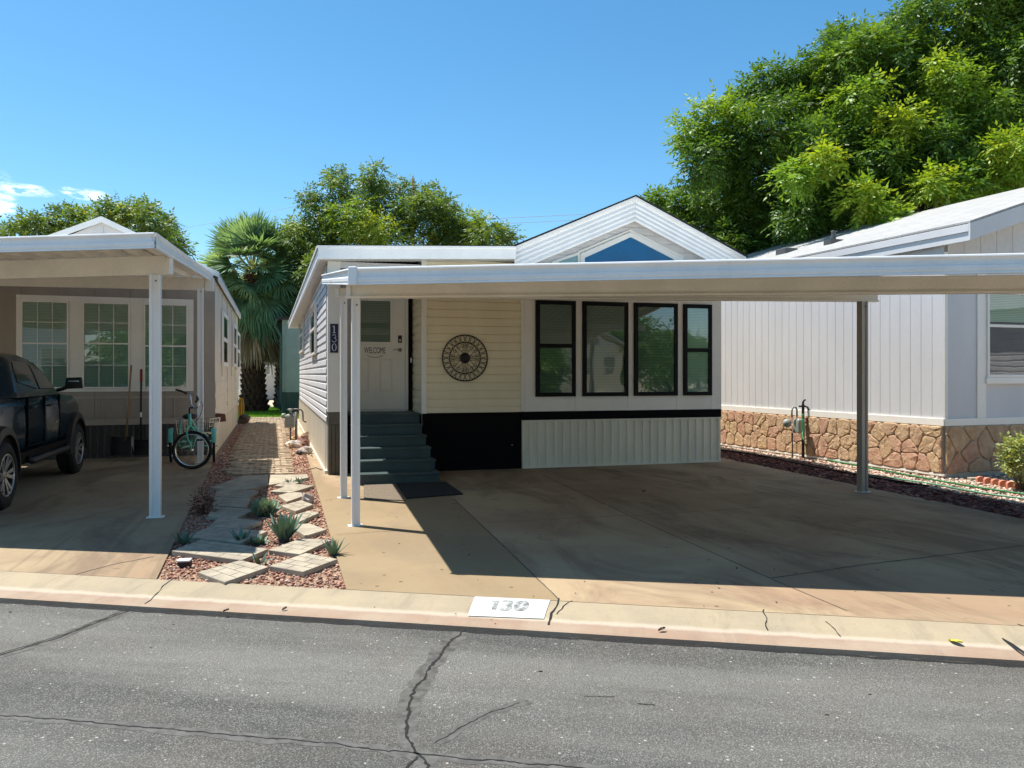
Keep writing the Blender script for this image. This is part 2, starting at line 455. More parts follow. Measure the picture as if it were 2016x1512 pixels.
def mk_asphalt():
    t = NT('asphalt')
    band = t.noise(.55, 5, .6, stretch=(.22, 1.6, 1), rot=-10.4)
    c = t.mix(t.ramp(band, .34, .66), (.050, .050, .044), (.155, .150, .130))
    c = t.mix(t.math('MULTIPLY', t.ramp(t.noise(1.1, 5, .65), .45, .7), .5), c, (.11, .09, .068))
    v = t.voro(95)
    vc = t.voro(95, out=1)
    sp = t.n.new('ShaderNodeSeparateColor'); t.l.new(vc, sp.inputs[0])
    patch = t.ramp(t.noise(.9, 4, .6), .40, .62)
    on = t.math('MULTIPLY', t.ramp(sp.outputs[0], .74, .86), t.ramp(v, .48, .22))
    c = t.mix(t.math('MULTIPLY', on, t.math('ADD', t.math('MULTIPLY', patch, .5), .12)), c, (.42, .40, .36))
    vb = t.voro(34, out=1); sb = t.n.new('ShaderNodeSeparateColor'); t.l.new(vb, sb.inputs[0])
    on2 = t.math('MULTIPLY', t.ramp(sb.outputs[1], .93, .97), t.ramp(t.voro(34), .30, .16))
    c = t.mix(t.math('MULTIPLY', on2, .75), c, (.52, .50, .44))
    dk = t.ramp(t.noise(210, 2, .6), .48, .36)
    c = t.mix(t.math('MULTIPLY', dk, .42), c, (.035, .035, .033))
    gr = t.noise(120, 3, .75)
    c = t.mix(t.math('MULTIPLY', t.ramp(gr, .50, .62), .42), c, (.33, .32, .29))
    c = t.mix(t.math('MULTIPLY', t.ramp(t.noise(2.6, 6, .7), .52, .68), .22), c, (.075, .074, .068))
    h = t.math('ADD', v, t.math('MULTIPLY', t.noise(70, 4), 1.4))
    return t.done(t.bsdf(c, .8, bump=t.bump(h, .7, .008), spec=.3))
M['asphalt'] = mk_asphalt()
def mk_seal(name, c0, c1):
    t = NT(name)
    c = t.mix(t.ramp(t.noise(14, 5, .7), .35, .65), c0, c1)
    return t.done(t.bsdf(c, .75, bump=t.bump(t.noise(60, 4), .4, .004)))
M['seal'] = mk_seal('crack_sealer', (.045, .042, .035), (.105, .10, .086))
M['seal_pale'] = mk_seal('crack_sealer_worn', (.060, .058, .050), (.105, .102, .09))
M['crack'] = simple('crack_dark', (.014, .013, .012), .9, var=.3)
M['soil'] = simple('sandy_soil', (.34, .22, .14), .95, var=.35, vscale=8, bump=.5)
M['mulch_soil'] = simple('dark_mulch_soil', (.09, .045, .035), .95, var=.4, vscale=8, bump=.5)
M['lot_ground'] = simple('far_ground_sand', (.46, .37, .26), .95, var=.3, vscale=.8, bump=.4)
M['lawn'] = simple('lawn_turf', (.09, .20, .015), .9, var=.4, vscale=6, bump=.5)
def mk_attr(name, rough=.85, bumps=.3, trans=0.0, scale=1.0):
    t = NT(name)
    a = t.n.new('ShaderNodeVertexColor'); a.layer_name = 'tint'
    c = t.mix(.35, a.outputs[0], t.mix(t.noise(60, 3), (.25, .25, .25), (1, 1, 1)), 'MULTIPLY') if bumps else a.outputs[0]
    if not trans:
        return t.done(t.bsdf(c, rough, bump=t.bump(t.noise(80, 3), bumps, .004) if bumps else None, spec=.3))
    b = t.bsdf(c, rough, spec=.45)
    tl = t.n.new('ShaderNodeBsdfTranslucent'); t.put(tl.inputs[0], t.mix(1.0, c, (1.5, 1.35, .5), 'MULTIPLY'))
    m = t.n.new('ShaderNodeMixShader'); m.inputs[0].default_value = trans
    t.l.new(b, m.inputs[1]); t.l.new(tl.outputs[0], m.inputs[2]); return t.done(m.outputs[0])
M['stones'] = mk_attr('tinted_stones')
M['leaves'] = mk_attr('tree_leaves', .5, 0, .36)
M['agave'] = mk_attr('agave_flesh', .5, 0, .06)
M['grassblade'] = mk_attr('grass_blades', .6, 0, .3)
def mk_slab():
    t = NT('brick_pattern_paver')
    c = t.mix(t.ramp(t.noise(4, 6, .7), .35, .65), (.31, .27, .205), (.43, .375, .28))
    c = t.mix(t.math('MULTIPLY', t.ramp(t.noise(70, 3), .5, .7), .3), c, (.14, .13, .11))
    return t.done(t.bsdf(c, .9, bump=t.bump(t.noise(50, 5, .7), .4, .006), spec=.2))
M['paver'] = mk_slab()
def mk_shingle():
    t = NT('pale_shingles')
    b = t.n.new('ShaderNodeTexBrick'); b.inputs['Scale'].default_value = 1.0
    b.inputs['Brick Width'].default_value = .32; b.inputs['Row Height'].default_value = .14; b.inputs['Mortar Size'].default_value = .008
    b.inputs['Color1'].default_value = (.40, .39, .37, 1); b.inputs['Color2'].default_value = (.30, .295, .285, 1); b.inputs['Mortar'].default_value = (.20, .19, .18, 1)
    t.l.new(t.map(t.pos, (1, 1, 1), -70), b.inputs['Vector'])
    c = t.mix(.35, b.outputs[0], t.mix(t.noise(45, 3), (.18, .18, .175), (.60, .59, .57)), 'MIX')
    return t.done(t.bsdf(c, .9, bump=t.bump(t.noise(90, 3), .3, .005)))
M['shingle'] = mk_shingle()
M['dark_roof'] = simple('dark_shingle_edge', (.03, .028, .026), .8, var=.3)
def mk_mat(name, a, b):
    t = NT(name)
    w = t.noise(120, 2, .5, stretch=(1, .25, 1), rot=17)
    return t.done(t.bsdf(t.mix(t.ramp(w, .4, .6), a, b), .95, bump=t.bump(w, .5, .006)))
M['mat_brown'] = mk_mat('woven_brown_mat', (.10, .075, .05), (.21, .165, .115))
M['mat_black'] = mk_mat('black_mat_pile', (.006, .006, .006), (.015, .014, .014))

def text_mesh(txt, size, ext=.002):
    cu = bpy.data.curves.new('txt', 'FONT'); cu.body = txt; cu.size = size; cu.extrude = ext
    cu.align_x = 'CENTER'; cu.align_y = 'CENTER'
    ob = bpy.data.objects.new('txt', cu); scene.collection.objects.link(ob)
    bpy.context.view_layer.update()
    dg = bpy.context.evaluated_depsgraph_get()
    me = bpy.data.meshes.new_from_object(ob.evaluated_get(dg))
    bpy.data.objects.remove(ob); bpy.data.curves.remove(cu)
    return me
def place_text(mb, txt, size, o, X, Y, ext=.002, sx=1.0):
    """letters with their reading direction X and up direction Y at point o"""
    me = text_mesh(txt, size, ext)
    X = Vector(X).normalized(); Y = Vector(Y).normalized(); N = X.cross(Y); o = Vector(o)
    mb.add([o + X*v.co.x*sx + Y*v.co.y + N*v.co.z for v in me.vertices], [tuple(p.vertices) for p in me.polygons])
    bpy.data.meshes.remove(me)
# ================================================================ SETTING: street, kerb, driveways, beds
S = Frame(-4.168, 6.26, ang(-10.5), angv(-10.5))       # street frame: u along the kerb, v away from the road
RZ = -0.08
def struct(name, mb, mats, **k): return tag(mb.build(name, mats, **k), kind='structure')

mb = MB(); mb.quad((-700, -500, -.14), (700, -500, -.14), (700, 1200, -.14), (-700, 1200, -.14)); struct('ground', mb, M['lot_ground'])
mb = MB()
mb.slab([S(-60, .02)[:2], S(70, .02)[:2], (150, 160), (-150, 160)], -.12, -.045)
struct('lot_soil', mb, M['lot_ground'])
ROADW = 7.6
mb = MB()
mb.hexa([S(-60, -.49 - ROADW, -.13), S(70, -.49 - ROADW, -.13), S(70, -.49, -.13), S(-60, -.49, -.13),
         S(-60, -.49 - ROADW, RZ), S(70, -.49 - ROADW, RZ), S(70, -.49, RZ), S(-60, -.49, RZ)])
def densify(pts, step, jit, seed):
    r = random.Random(seed); out = []
    for a, b in zip(pts, pts[1:]):
        a = Vector(a); b = Vector(b); n = max(1, int((b-a).length/step))
        d = (b-a).normalized() if (b-a).length else Vector((1, 0)); p = Vector((-d.y, d.x))
        for i in range(n):
            q = a + (b-a)*(i/n)
            out.append(q + p*(noise.noise(Vector((q.x*9, q.y*9, seed*1.3)))*jit*3.2 + r.gauss(0, jit*.45)))
    out.append(Vector(pts[-1])); return out
def ribbon(mb, pts, w, z, step=.05, jit=.006, seed=1, wj=.3, th=.003):
    P = densify(pts, step, jit, seed); r = random.Random(seed + 99); L = []; Rr = []
    for i, p in enumerate(P):
        t = (P[min(i+1, len(P)-1)] - P[max(i-1, 0)]); t = t.normalized() if t.length else Vector((1, 0))
        n = Vector((-t.y, t.x)); nz = noise.noise(Vector((p.x*5, p.y*5, seed*2.7))); ww = (1 + wj*1.2*nz)*(w[0] + (w[1]-w[0])*i/max(1, len(P)-1)) if isinstance(w, tuple) else w
        L.append(p + n*ww*.5*(1 + r.uniform(-wj, wj))); Rr.append(p - n*ww*.5*(1 + r.uniform(-wj, wj)))
    for i in range(len(P)-1):
        mb.quad((*L[i], z), (*Rr[i], z), (*Rr[i+1], z), (*L[i+1], z))
def pxpath(pts, z=0): return [G(x, y, z) for x, y in pts]
cA = pxpath([(948, 1226), (905, 1245), (868, 1285), (836, 1328), (812, 1370), (800, 1412), (803, 1452), (818, 1482), (838, 1503), (850, 1530)], RZ)
cB = pxpath([(302, 1192), (240, 1207), (180, 1230), (110, 1258), (50, 1276), (0, 1290), (-200, 1330), (-500, 1400)], RZ)
cC = pxpath([(-300, 1385), (-100, 1398), (0, 1408), (150, 1420), (330, 1436), (430, 1446), (560, 1456), (700, 1470), (790, 1482), (880, 1490), (1050, 1504), (1200, 1514), (1500, 1540)], RZ)
cD = pxpath([(858, 1462), (920, 1425), (970, 1400), (1040, 1380)], RZ)
cE = pxpath([(1150, 1371), (1210, 1372)], RZ); cF = pxpath([(1255, 1386), (1290, 1389)], RZ)
cG = pxpath([(820, 1490), (802, 1512), (790, 1540)], RZ)
mb.mi(1); ribbon(mb, cA[:6], (.15, .11), RZ+.0010, seed=1, wj=.22); ribbon(mb, cB, .10, RZ+.0010, seed=3, wj=.25)
mb.mi(2); ribbon(mb, cA[5:], .09, RZ+.0010, seed=2, wj=.3); ribbon(mb, cC, .075, RZ+.00105, seed=5, wj=.35); ribbon(mb, cD, .06, RZ+.00102, seed=6, wj=.4)
mb.mi(3); ribbon(mb, cA, .014, RZ+.0026, step=.02, jit=.006, seed=8, wj=.6)
ribbon(mb, cB, .012, RZ+.0026, step=.03, jit=.004, seed=9, wj=.6)
ribbon(mb, [(p[0]-.012, p[1]+.035) for p in cB], .007, RZ+.0026, step=.03, jit=.004, seed=19, wj=.7)
ribbon(mb, cC[2:], .007, RZ+.0026, step=.02, jit=.005, seed=10, wj=.8); ribbon(mb, cD, .005, RZ+.0026, step=.015, jit=.004, seed=11, wj=.8)
ribbon(mb, cE, .005, RZ+.0026, step=.015, jit=.003, seed=12); ribbon(mb, cF, .006, RZ+.0026, step=.015, jit=.003, seed=13); ribbon(mb, cG, .012, RZ+.0026, step=.02, jit=.005, seed=14)
ribbon(mb, [S(-30, -.515)[:2], S(30, -.515)[:2]], .035, RZ+.0012, step=.06, jit=.003, seed=4, wj=.5)
struct('road', mb, [M['asphalt'], M['seal'], M['seal_pale'], M['crack']])

def curb(name, F, flip=1):
    mb = MB()
    prof = [(0, 0), (-.03, .004), (-.22, -.018), (-.29, -.034), (-.33, -.041)]
    g = [(-.33, -.041), (-.37, -.046), (-.47, -.047), (-.495, -.052), (-.505, -.12)]
    for k, pr in ((0, prof), (1, g)):
        mb.mi(k)
        for (v0, z0), (v1, z1) in zip(pr, pr[1:]):
            for u in range(-60, 70, 10):
                mb.quad(F(u, v0, z0), F(u+10, v0, z0), F(u+10, v1, z1), F(u, v1, z1))
    return mb
mb = curb('kerb', S)
mb.mi(2)
def curbline(px, py, px2, py2, w=.012, seed=1):
    a = G(px, py, -.01); b = G(px2, py2, -.05); P = densify([a, b], .04, .005, seed); r = random.Random(seed)
    def zz(p):
        v = (p[0]-S.o[0])*S.V[0] + (p[1]-S.o[1])*S.V[1]; v = -max(-.5, min(0, v))
        pts = [(0, 0), (.03, .004), (.22, -.018), (.29, -.034), (.33, -.041), (.37, -.046), (.47, -.047), (.5, -.052)]
        for (a0, z0), (a1, z1) in zip(pts, pts[1:]):
            if v <= a1: return z0 + (z1-z0)*(v-a0)/(a1-a0) + .003
        return -.048
    for p, q in zip(P, P[1:]):
        h = w*.5*r.uniform(.6, 1.3); mb.quad((p.x-h, p.y, zz(p)), (p.x+h, p.y, zz(p)), (q.x+h, q.y, zz(q)), (q.x-h, q.y, zz(q)))
curbline(341, 1142, 285, 1190, .008, 3); curbline(1101, 1181, 1080, 1232, .015, 4); curbline(1128, 1186, 1096, 1218, .007, 5)
curbline(1501, 1203, 1512, 1247, .008, 6); curbline(1625, 1225, 1655, 1258, .007, 7); curbline(2003, 1232, 2016, 1249, .012, 8)
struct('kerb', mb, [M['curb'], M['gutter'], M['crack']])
S2 = Frame(*S(0, -.98 - ROADW)[:2], (-S.U[0], -S.U[1]), (-S.V[0], -S.V[1]))
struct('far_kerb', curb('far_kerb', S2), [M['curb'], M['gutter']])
mb = MB(); mb.slab([S(-60, -1.0 - ROADW)[:2], S(70, -1.0 - ROADW)[:2], S(70, -60)[:2], S(-60, -60)[:2]], -.12, -.045)
struct('opposite_soil', mb, M['lot_ground'])

# main driveway of number 130
def on_curb(p, d):   # run from p along d to the back of the kerb
    px = (p[0]-S.o[0], p[1]-S.o[1]); v = px[0]*S.V[0]+px[1]*S.V[1]; dv = d[0]*S.V[0]+d[1]*S.V[1]
    t = (.006 - v)/dv; return (p[0]+d[0]*t, p[1]+d[1]*t)
pA = G(679, 1150); pB = G(603, 893); pC = G(590, 862)
pE = G(1420, 901); pH = G(2016, 1022)
pA = on_curb(pB, (pA[0]-pB[0], pA[1]-pB[1])); pH2 = on_curb(pE, (pH[0]-pE[0], pH[1]-pE[1]))
F1 = Frame(-2.92, 12.23, ang(15.5), angv(17.3))
mb = MB(); mb.slab([pA, pH2, pE, F1(6.9, 1.2)[:2], F1(.1, 9.0)[:2], F1(-.04, 9.0)[:2], F1(-.10, 2.6)[:2], pB], -.06, 0)
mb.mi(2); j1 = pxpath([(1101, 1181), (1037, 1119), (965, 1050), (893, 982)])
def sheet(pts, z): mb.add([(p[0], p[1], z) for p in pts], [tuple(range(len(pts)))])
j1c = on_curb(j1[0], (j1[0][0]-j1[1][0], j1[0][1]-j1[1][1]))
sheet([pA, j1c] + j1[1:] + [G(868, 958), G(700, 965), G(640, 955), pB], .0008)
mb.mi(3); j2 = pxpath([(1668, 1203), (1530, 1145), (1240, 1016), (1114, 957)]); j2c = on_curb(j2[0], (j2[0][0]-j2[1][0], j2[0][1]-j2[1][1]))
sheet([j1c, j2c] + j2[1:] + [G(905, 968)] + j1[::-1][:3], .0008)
mb.mi(1)
def joint(pts, w=.012, z=.0020, seed=1, jit=.0015): ribbon(mb, pxpath(pts), w, z, step=.08, jit=jit, seed=seed, wj=.35)
joint([(893, 982), (965, 1050), (1037, 1119), (1101, 1181)], .011, seed=1)
joint([(1070, 936), (1240, 1016), (1530, 1145), (1668, 1203)], .012, seed=2)
joint([(905, 968), (1114, 957)], .010, seed=3); joint([(960, 1029), (1236, 1015)], .010, seed=4)
joint([(1240, 1016), (1480, 1000), (1745, 977)], .010, seed=5); joint([(1520, 1138), (1700, 1112), (2016, 1074), (2300, 1050)], .012, seed=6)
joint([(640, 986), (668, 980), (760, 976)], .007, seed=7, jit=.003); joint([(663, 1053), (745, 1047), (842, 1044)], .006, seed=8, jit=.004)
joint([(1405, 938), (1570, 934)], .008, seed=9); joint([(597, 921), (636, 925)], .006, seed=10)
struct('driveway', mb, [M['pad'], M['joint'], M['pad_cool'], M['pad_rust']])

pL = G(425, 898); pL0 = on_curb(pL, (G(308, 1139)[0]-pL[0], G(308, 1139)[1]-pL[1]))
mb = MB(); mb.slab([S(-11, .006)[:2], pL0, pL, (-6.9, 18.2), (-17, 14.8)], -.06, 0)
mb.mi(1); joint([(150, 1131), (220, 1112), (303, 1096)], .014, seed=12, jit=.004); joint([(-300, 955), (0, 960), (250, 958), (405, 950)], .008, seed=13)
struct('neighbour_driveway', mb, [M['pad_far'], M['joint']])

# gravel bed between the driveways and the brick path through it
bed = [pL0, pA, pB, G(598, 870), G(566, 823), G(478, 823), G(443, 858), pL]
mb = MB(); mb.slab(bed, -.06, -.022); struct('gravel_bed', mb, M['soil'])
mul = [pH2, G(2016, 1022), pE, G(1405, 884), G(1560, 905), G(1700, 934), G(1860, 966), G(2016, 993), G(2400, 1062)]
mb = MB(); mb.slab(mul, -.06, -.020); struct('mulch_bed', mb, M['mulch_soil'])
F3 = Frame(6.70, 11.93, ang(19.5), angv(20.4))
gra = [G(2400, 1062), G(2016, 993), G(1860, 966), G(1700, 934), G(1560, 905), G(1405, 884), F3(-.1, 8)[:2], F3(.1, 8)[:2], F3(.1, 0.05)[:2], F3(6, .05)[:2]]
mb = MB(); mb.slab(gra, -.06, -.018); struct('beige_gravel_bed', mb, M['soil'])
pathq = [G(444, 935), G(572, 935), G(560, 822), G(492, 822)]
EX = Vector(F1.V); EU = Vector(F1.U)
mb = MB(); mb.slab(pathq, -.03, -.008)
def inpoly(p, poly):
    c = False; n = len(poly)
    for i in range(n):
        a, b = poly[i], poly[(i+1) % n]
        if (a[1] > p[1]) != (b[1] > p[1]) and p[0] < (b[0]-a[0])*(p[1]-a[1])/(b[1]-a[1]) + a[0]: c = not c
    return c
mb.mi(1)
r = random.Random(3)
base = Vector(pathq[0]); v = -.5
row = 0
while v < 18:
    u = -7 + (row % 2)*.11
    while u < 4:
        cc = base + EU*u + EX*v + Vector((r.uniform(-.014, .014), r.uniform(-.012, .012)))
        if inpoly(cc, pathq) and r.random() > .02:
            a = r.uniform(-.14, .14); hx, hy = .098*r.uniform(.9, 1), .044*r.uniform(.85, 1.05); z = .018 + r.uniform(-.007, .008)
            q = []
            for sx_, sy_ in ((-1, -1), (1, -1), (1, 1), (-1, 1)):
                p = cc + EU*(hx*sx_*math.cos(a) - hy*sy_*math.sin(a)) + EX*(hx*sx_*math.sin(a) + hy*sy_*math.cos(a)); q.append((p.x, p.y, -.01))
            mb.prism(q, (0, 0, .01 + z))
        u += .215
    v += .105; row += 1
M['brick_path'] = simple('weathered_path_brick', (.44, .34, .23), .9, var=.4, vscale=7, bump=.5)
struct('brick_path', mb, [M['soil'], M['brick_path']])
mb = MB(); mb.slab([G(360, 822), G(700, 822), G(720, 800), G(300, 800)], -.05, -.01); struct('lawn', mb, M['lawn'])

# loose stones lying in the beds
def stones(name, poly, n, smin, smax, cols, seed, z0, label, flat=.6, excl=(), longs=1.0, bias=0):
    rs = np.random.RandomState(seed); P = np.array(poly); lo, hi = P.min(0), P.max(0)
    pts = []
    while len(pts) < n:
        p = lo + rs.rand(2)*(hi-lo)
        if bias and rs.rand() > min(1, (bias/max(p[1], .1))**1.6): continue
        if inpoly(p, poly) and not any(inpoly(p, e) for e in excl): pts.append(p)
    base = np.array([(1, 0, 0), (.3, .95, 0), (-.85, .55, 0), (-.8, -.6, 0), (.35, -.9, 0), (.1, .1, .9), (0, 0, -.7)])
    fc = np.array([(0, 1, 5), (1, 2, 5), (2, 3, 5), (3, 4, 5), (4, 0, 5), (1, 0, 6), (2, 1, 6), (3, 2, 6), (4, 3, 6), (0, 4, 6)])
    V = []; Fc = []; C = []
    for i, p in enumerate(pts):
        s = smin + (smax-smin)*rs.rand()**2; b = base*(1 + rs.uniform(-.25, .25, base.shape)); b = b*np.array([longs, 1, flat])
        a = rs.rand()*6.28; tl = rs.uniform(-.5, .5); ca, sa = math.cos(a), math.sin(a)
        x, y, z = b[:, 0], b[:, 1], b[:, 2] + b[:, 0]*tl
        q = np.stack([x*ca - y*sa, x*sa + y*ca, z], 1)*s + np.array([p[0], p[1], z0 + s*flat*.5 + rs.rand()*.008])
        V.append(q); Fc.append(fc + 7*i)
        c = np.array(cols[rs.randint(len(cols))])*rs.uniform(.7, 1.2); C.append(np.repeat(c[None], 10, 0))
    o = np_mesh(name, np.concatenate(V), np.concatenate(Fc), M['stones'], col=np.concatenate(C))
    return tag(o, label, name.replace('_', ' '), kind='stuff')
redcols = [(.48, .22, .15), (.40, .17, .12), (.58, .34, .24), (.66, .50, .40), (.30, .15, .11), (.55, .28, .2)]
bedn = [pL0, pA, pB, G(575, 900), G(572, 938), G(444, 938), G(445, 900), pL]
stones('red_gravel', bedn, 15000, .006, .021, redcols, 5, -.022, 'pinkish red crushed gravel around the grey pavers')
stones('path_edge_gravel', [G(443, 935), G(492, 822), G(478, 822), G(430, 900)], 1600, .01, .035, redcols + [(.3, .2, .15)], 6, -.02, 'red gravel between brick path and the beige house side')
stones('wall_foot_gravel', [G(574, 930), G(606, 930), G(596, 872), G(566, 823), G(560, 823)], 1600, .01, .032, redcols + [(.6, .5, .3)], 7, -.02, 'red gravel between brick path and the white house side')
mulcols = [(.15, .045, .04), (.10, .035, .035), (.20, .07, .055), (.07, .03, .03), (.26, .13, .1)]
stones('mulch', mul, 11000, .016, .045, mulcols, 8, -.02, 'dark red chunky bark mulch along the right edge of driveway', flat=.35, longs=1.7)
bgc = [(.68, .55, .42), (.75, .66, .55), (.60, .42, .32), (.50, .38, .28), (.72, .6, .45), (.62, .34, .26)]
stones('beige_gravel', gra, 12000, .012, .036, bgc, 9, -.018, 'pale beige and pink gravel at foot of the stone skirting')

stones('driveway_litter', [pA, pH2, pE, G(870, 955), pB], 260, .003, .009, [(.10, .06, .03), (.05, .04, .03), (.3, .2, .1), (.45, .35, .22)], 31, .0005, 'tiny seeds and dry leaf bits scattered over the driveway', flat=.35, longs=1.8)
# lawn blades
rs = np.random.RandomState(4); n = 26000
gx = np.array([G(360, 822), G(690, 822), G(712, 802), G(310, 802)])
u_ = rs.rand(n, 1); v_ = rs.rand(n, 1)
B = (gx[0]*(1-u_)+gx[1]*u_)*(1-v_) + (gx[3]*(1-u_)+gx[2]*u_)*v_
h = rs.uniform(.04, .10, n); a = rs.rand(n)*6.28; w = .012
V = np.zeros((n, 3, 3)); V[:, :, :2] = B[:, None]; V[:, :, 2] = -.01
V[:, 0, 0] -= w*np.cos(a); V[:, 0, 1] -= w*np.sin(a); V[:, 1, 0] += w*np.cos(a); V[:, 1, 1] += w*np.sin(a)
V[:, 2, 2] += h; V[:, 2, 0] += rs.normal(0, .03, n); V[:, 2, 1] += rs.normal(0, .03, n)
col = np.array([(.12, .30, .02)])*rs.uniform(.6, 1.4, (n, 1)) + rs.rand(n, 1)*np.array([(.06, .03, 0)])
tag(np_mesh('grass', V.reshape(-1, 3), np.arange(n*3).reshape(-1, 3), M['grassblade'], col=col), 'bright green lawn at the end of brick path by the palm', 'grass', kind='stuff')

# ================================================================ HOUSES
def swap(F): return Frame(F.o[0], F.o[1], F.V, F.U)     # a side wall seen from -u
def window(parent, F, u0, u1, z0, z1, v, mats, fw=.05, mids=(), blind='blind', grid=None, dep=.045, pane='glass', name='window'):
    f = MB(); w = fw
    f.box(F, u0, u0+w, v-dep, v, z0, z1); f.box(F, u1-w, u1, v-dep, v, z0, z1)
    f.box(F, u0+w, u1-w, v-dep, v, z0, z0+w); f.box(F, u0+w, u1-w, v-dep, v, z1-w, z1)
    for m in mids: f.box(F, u0+w, u1-w, v-dep+.004, v, m-w*.5, m+w*.5)
    if grid:
        nx, zs = grid
        for i in range(1, nx):
            uu = u0+w + (u1-u0-2*w)*i/nx; f.box(F, uu-.006, uu+.006, v-.041, v-.037, z0+w+.001, z1-w-.001)
        for zz in zs: f.box(F, u0+w+.001, u1-w-.001, v-.043, v-.0375, zz-.006, zz+.006)
    fo = f.build(name, M[mats], parent, bevel=.004)
    b = MB(); b.quad(F(u0+w*.8, v-.017, z0+w*.8), F(u1-w*.8, v-.017, z0+w*.8), F(u1-w*.8, v-.017, z1-w*.8), F(u0+w*.8, v-.017, z1-w*.8))
    if blind: b.build('blind', M[blind], fo)
    p = MB(); p.quad(F(u0+w*.8, v-.036, z0+w*.8), F(u1-w*.8, v-.036, z0+w*.8), F(u1-w*.8, v-.036, z1-w*.8), F(u0+w*.8, v-.036, z1-w*.8))
    p.build('pane', M[pane], fo)
    return fo

# ---------------------------------------------------------------- number 130: the central park home
H = thing('park_home', 'central white home with cream siding, gabled bay and black framed windows behind long carport', 'house', F1(0, 0))
u_p1 = F1.u(832); u_b0 = F1.u(1027); u_b1 = F1.u(1417); PD = .95
zs = 0.965          # floor line
ZT = 3.50
L1 = 13.1
FS = swap(F1)
mb = MB(); mb.box(F1, 0.0, u_b1, PD, L1, .1, ZT - .05)                          # body of the house behind the porch
mb.box(F1, u_p1, u_b1, .0, PD, .1, ZT - .05)
mb.build('wall', M['cream_vinyl'], H)
mb = MB(); mb.lap(F1, u_p1+.06, u_b0, -.003, zs, ZT-.01, .135, .027)
mb.build('front_siding', M['cream_vinyl'], H)
mb = MB(); mb.lap(FS, .0, PD-.002, u_p1-.003, zs, ZT-.01, .135)
mb.build('porch_side_siding', M['cream_vinyl'], H)
mb = MB(); mb.lap(FS, 0.17, L1, -.003, .83, ZT-.10, .132, .02)
mb.build('side_siding', M['white_vinyl'], H)
mb = MB()
uc = F1.u(670)
mb.box(F1, -.012, uc, -.02, .16, 1.0, 3.40); mb.build('corner_trim', M['white_trim'], H, bevel=.004); mb = MB(); mb.box(F1, u_p1-.022, u_p1+.06, -.036, .02, zs-.01, 3.46); mb.build('corner_trim', M['white_trim'], H, bevel=.004); mb = MB(); mb.box(F1, u_b0-.02, u_b0+.035, -.040, .0, zs+.004, 3.48)
mb.build('bay_trim', M['white_trim'], H, bevel=.004)
# porch recess
mb = MB(); mb.box(F1, .0, uc-.002, .16, PD-.001, .02, 3.50); mb.box(F1, 0.02, u_p1, PD-.012, PD-.002, zs, 3.50); mb.box(F1, uc-.001, u_p1-.003, .0, PD-.013, 3.30, 3.40)
mb.build('porch_wall', M['white_vinyl'], H)
# door
ud0 = F1.u(700, PD); ud1 = F1.u(796, PD); zd0 = F1.z(ud1, PD, 805); zd1 = zd0 + 2.03
mb = MB(); mb.box(F1, ud0, ud1, PD-.075, PD-.013, zd0, zd1)
gx0, gx1 = F1.u(714, PD), F1.u(771, PD); gz0, gz1 = F1.z(ud1, PD, 678), zd1 - .12
for (a0, a1, b0, b1) in ((F1.u(703, PD), F1.u(726, PD), F1.z(ud1, PD, 770), F1.z(ud1, PD, 706)), (F1.u(746, PD), F1.u(771, PD), F1.z(ud1, PD, 770), F1.z(ud1, PD, 706))):
    for ins, d in ((0, -.004), (.022, .0)):
        t = .013
        for q in ((a0+ins, a0+ins+t, b0+ins, b1-ins), (a1-ins-t, a1-ins, b0+ins, b1-ins), (a0+ins+t, a1-ins-t, b0+ins, b0+ins+t), (a0+ins+t, a1-ins-t, b1-ins-t, b1-ins)):
            mb.box(F1, q[0], q[1], PD-.083+d, PD-.074, q[2], q[3])
door = mb.build('door', M['door_paint'], H, bevel=.002)
mb = MB(); gf = .035
gL = F1.u(705, PD)
for q in ((gL, gL+gf, gz0, gz1), (gx1-gf, gx1, gz0, gz1), (gL+gf, gx1-gf, gz0, gz0+gf), (gL+gf, gx1-gf, gz1-gf, gz1)): mb.box(F1, q[0], q[1], PD-.10, PD-.076, q[2], q[3])
mb.build('glazing_bead', M['door_paint'], door, bevel=.004)
mb = MB(); mb.quad(F1(gL+gf, PD-.079, gz0+gf), F1(gx1-gf, PD-.079, gz0+gf), F1(gx1-gf, PD-.079, gz1-gf), F1(gL+gf, PD-.079, gz1-gf)); mb.build('door_blind', M['blind'], door)
mb = MB(); mb.quad(F1(gL+gf-.01, PD-.09, gz0+gf-.01), F1(gx1-gf+.01, PD-.09, gz0+gf-.01), F1(gx1-gf+.01, PD-.09, gz1-gf), F1(gL+gf-.01, PD-.09, gz1-gf)); mb.build('door_glass', M['glass'], door)
uk = F1.u(786, PD); zk = F1.z(uk, PD, 689); zl = F1.z(uk, PD, 668); Nf = (EX.x*-1, EX.y*-1, 0)
mb = MB(); mb.lathe(F1(uk, PD-.074, zk), Nf, [(.0, .0), (.034, .0), (.034, .008), (.02, .014), (.012, .05), (0, .052)], 20)
mb.tube([F1(uk, PD-.118, zk), F1(uk-.03, PD-.128, zk), F1(uk-.07, PD-.126, zk+.002), F1(uk-.12, PD-.12, zk)], [.012, .011, .009, .008]); mb.build('handle', M['nickel'], door, smooth=True)
mb = MB(); mb.box(F1, uk-.034, uk+.034, PD-.092, PD-.074, zl-.065, zl+.065); o = mb.build('deadbolt', M['iron'], door, bevel=.015)
mb = MB(); mb.lathe(F1(uk, PD-.092, zl-.02), Nf, [(0, 0), (.024, 0), (.022, .012), (0, .014)], 18); mb.build('deadbolt_cylinder', M['nickel'], door)
mb = MB(); zc = F1.z(uk, PD, 691); ucn = F1.u(737, PD)
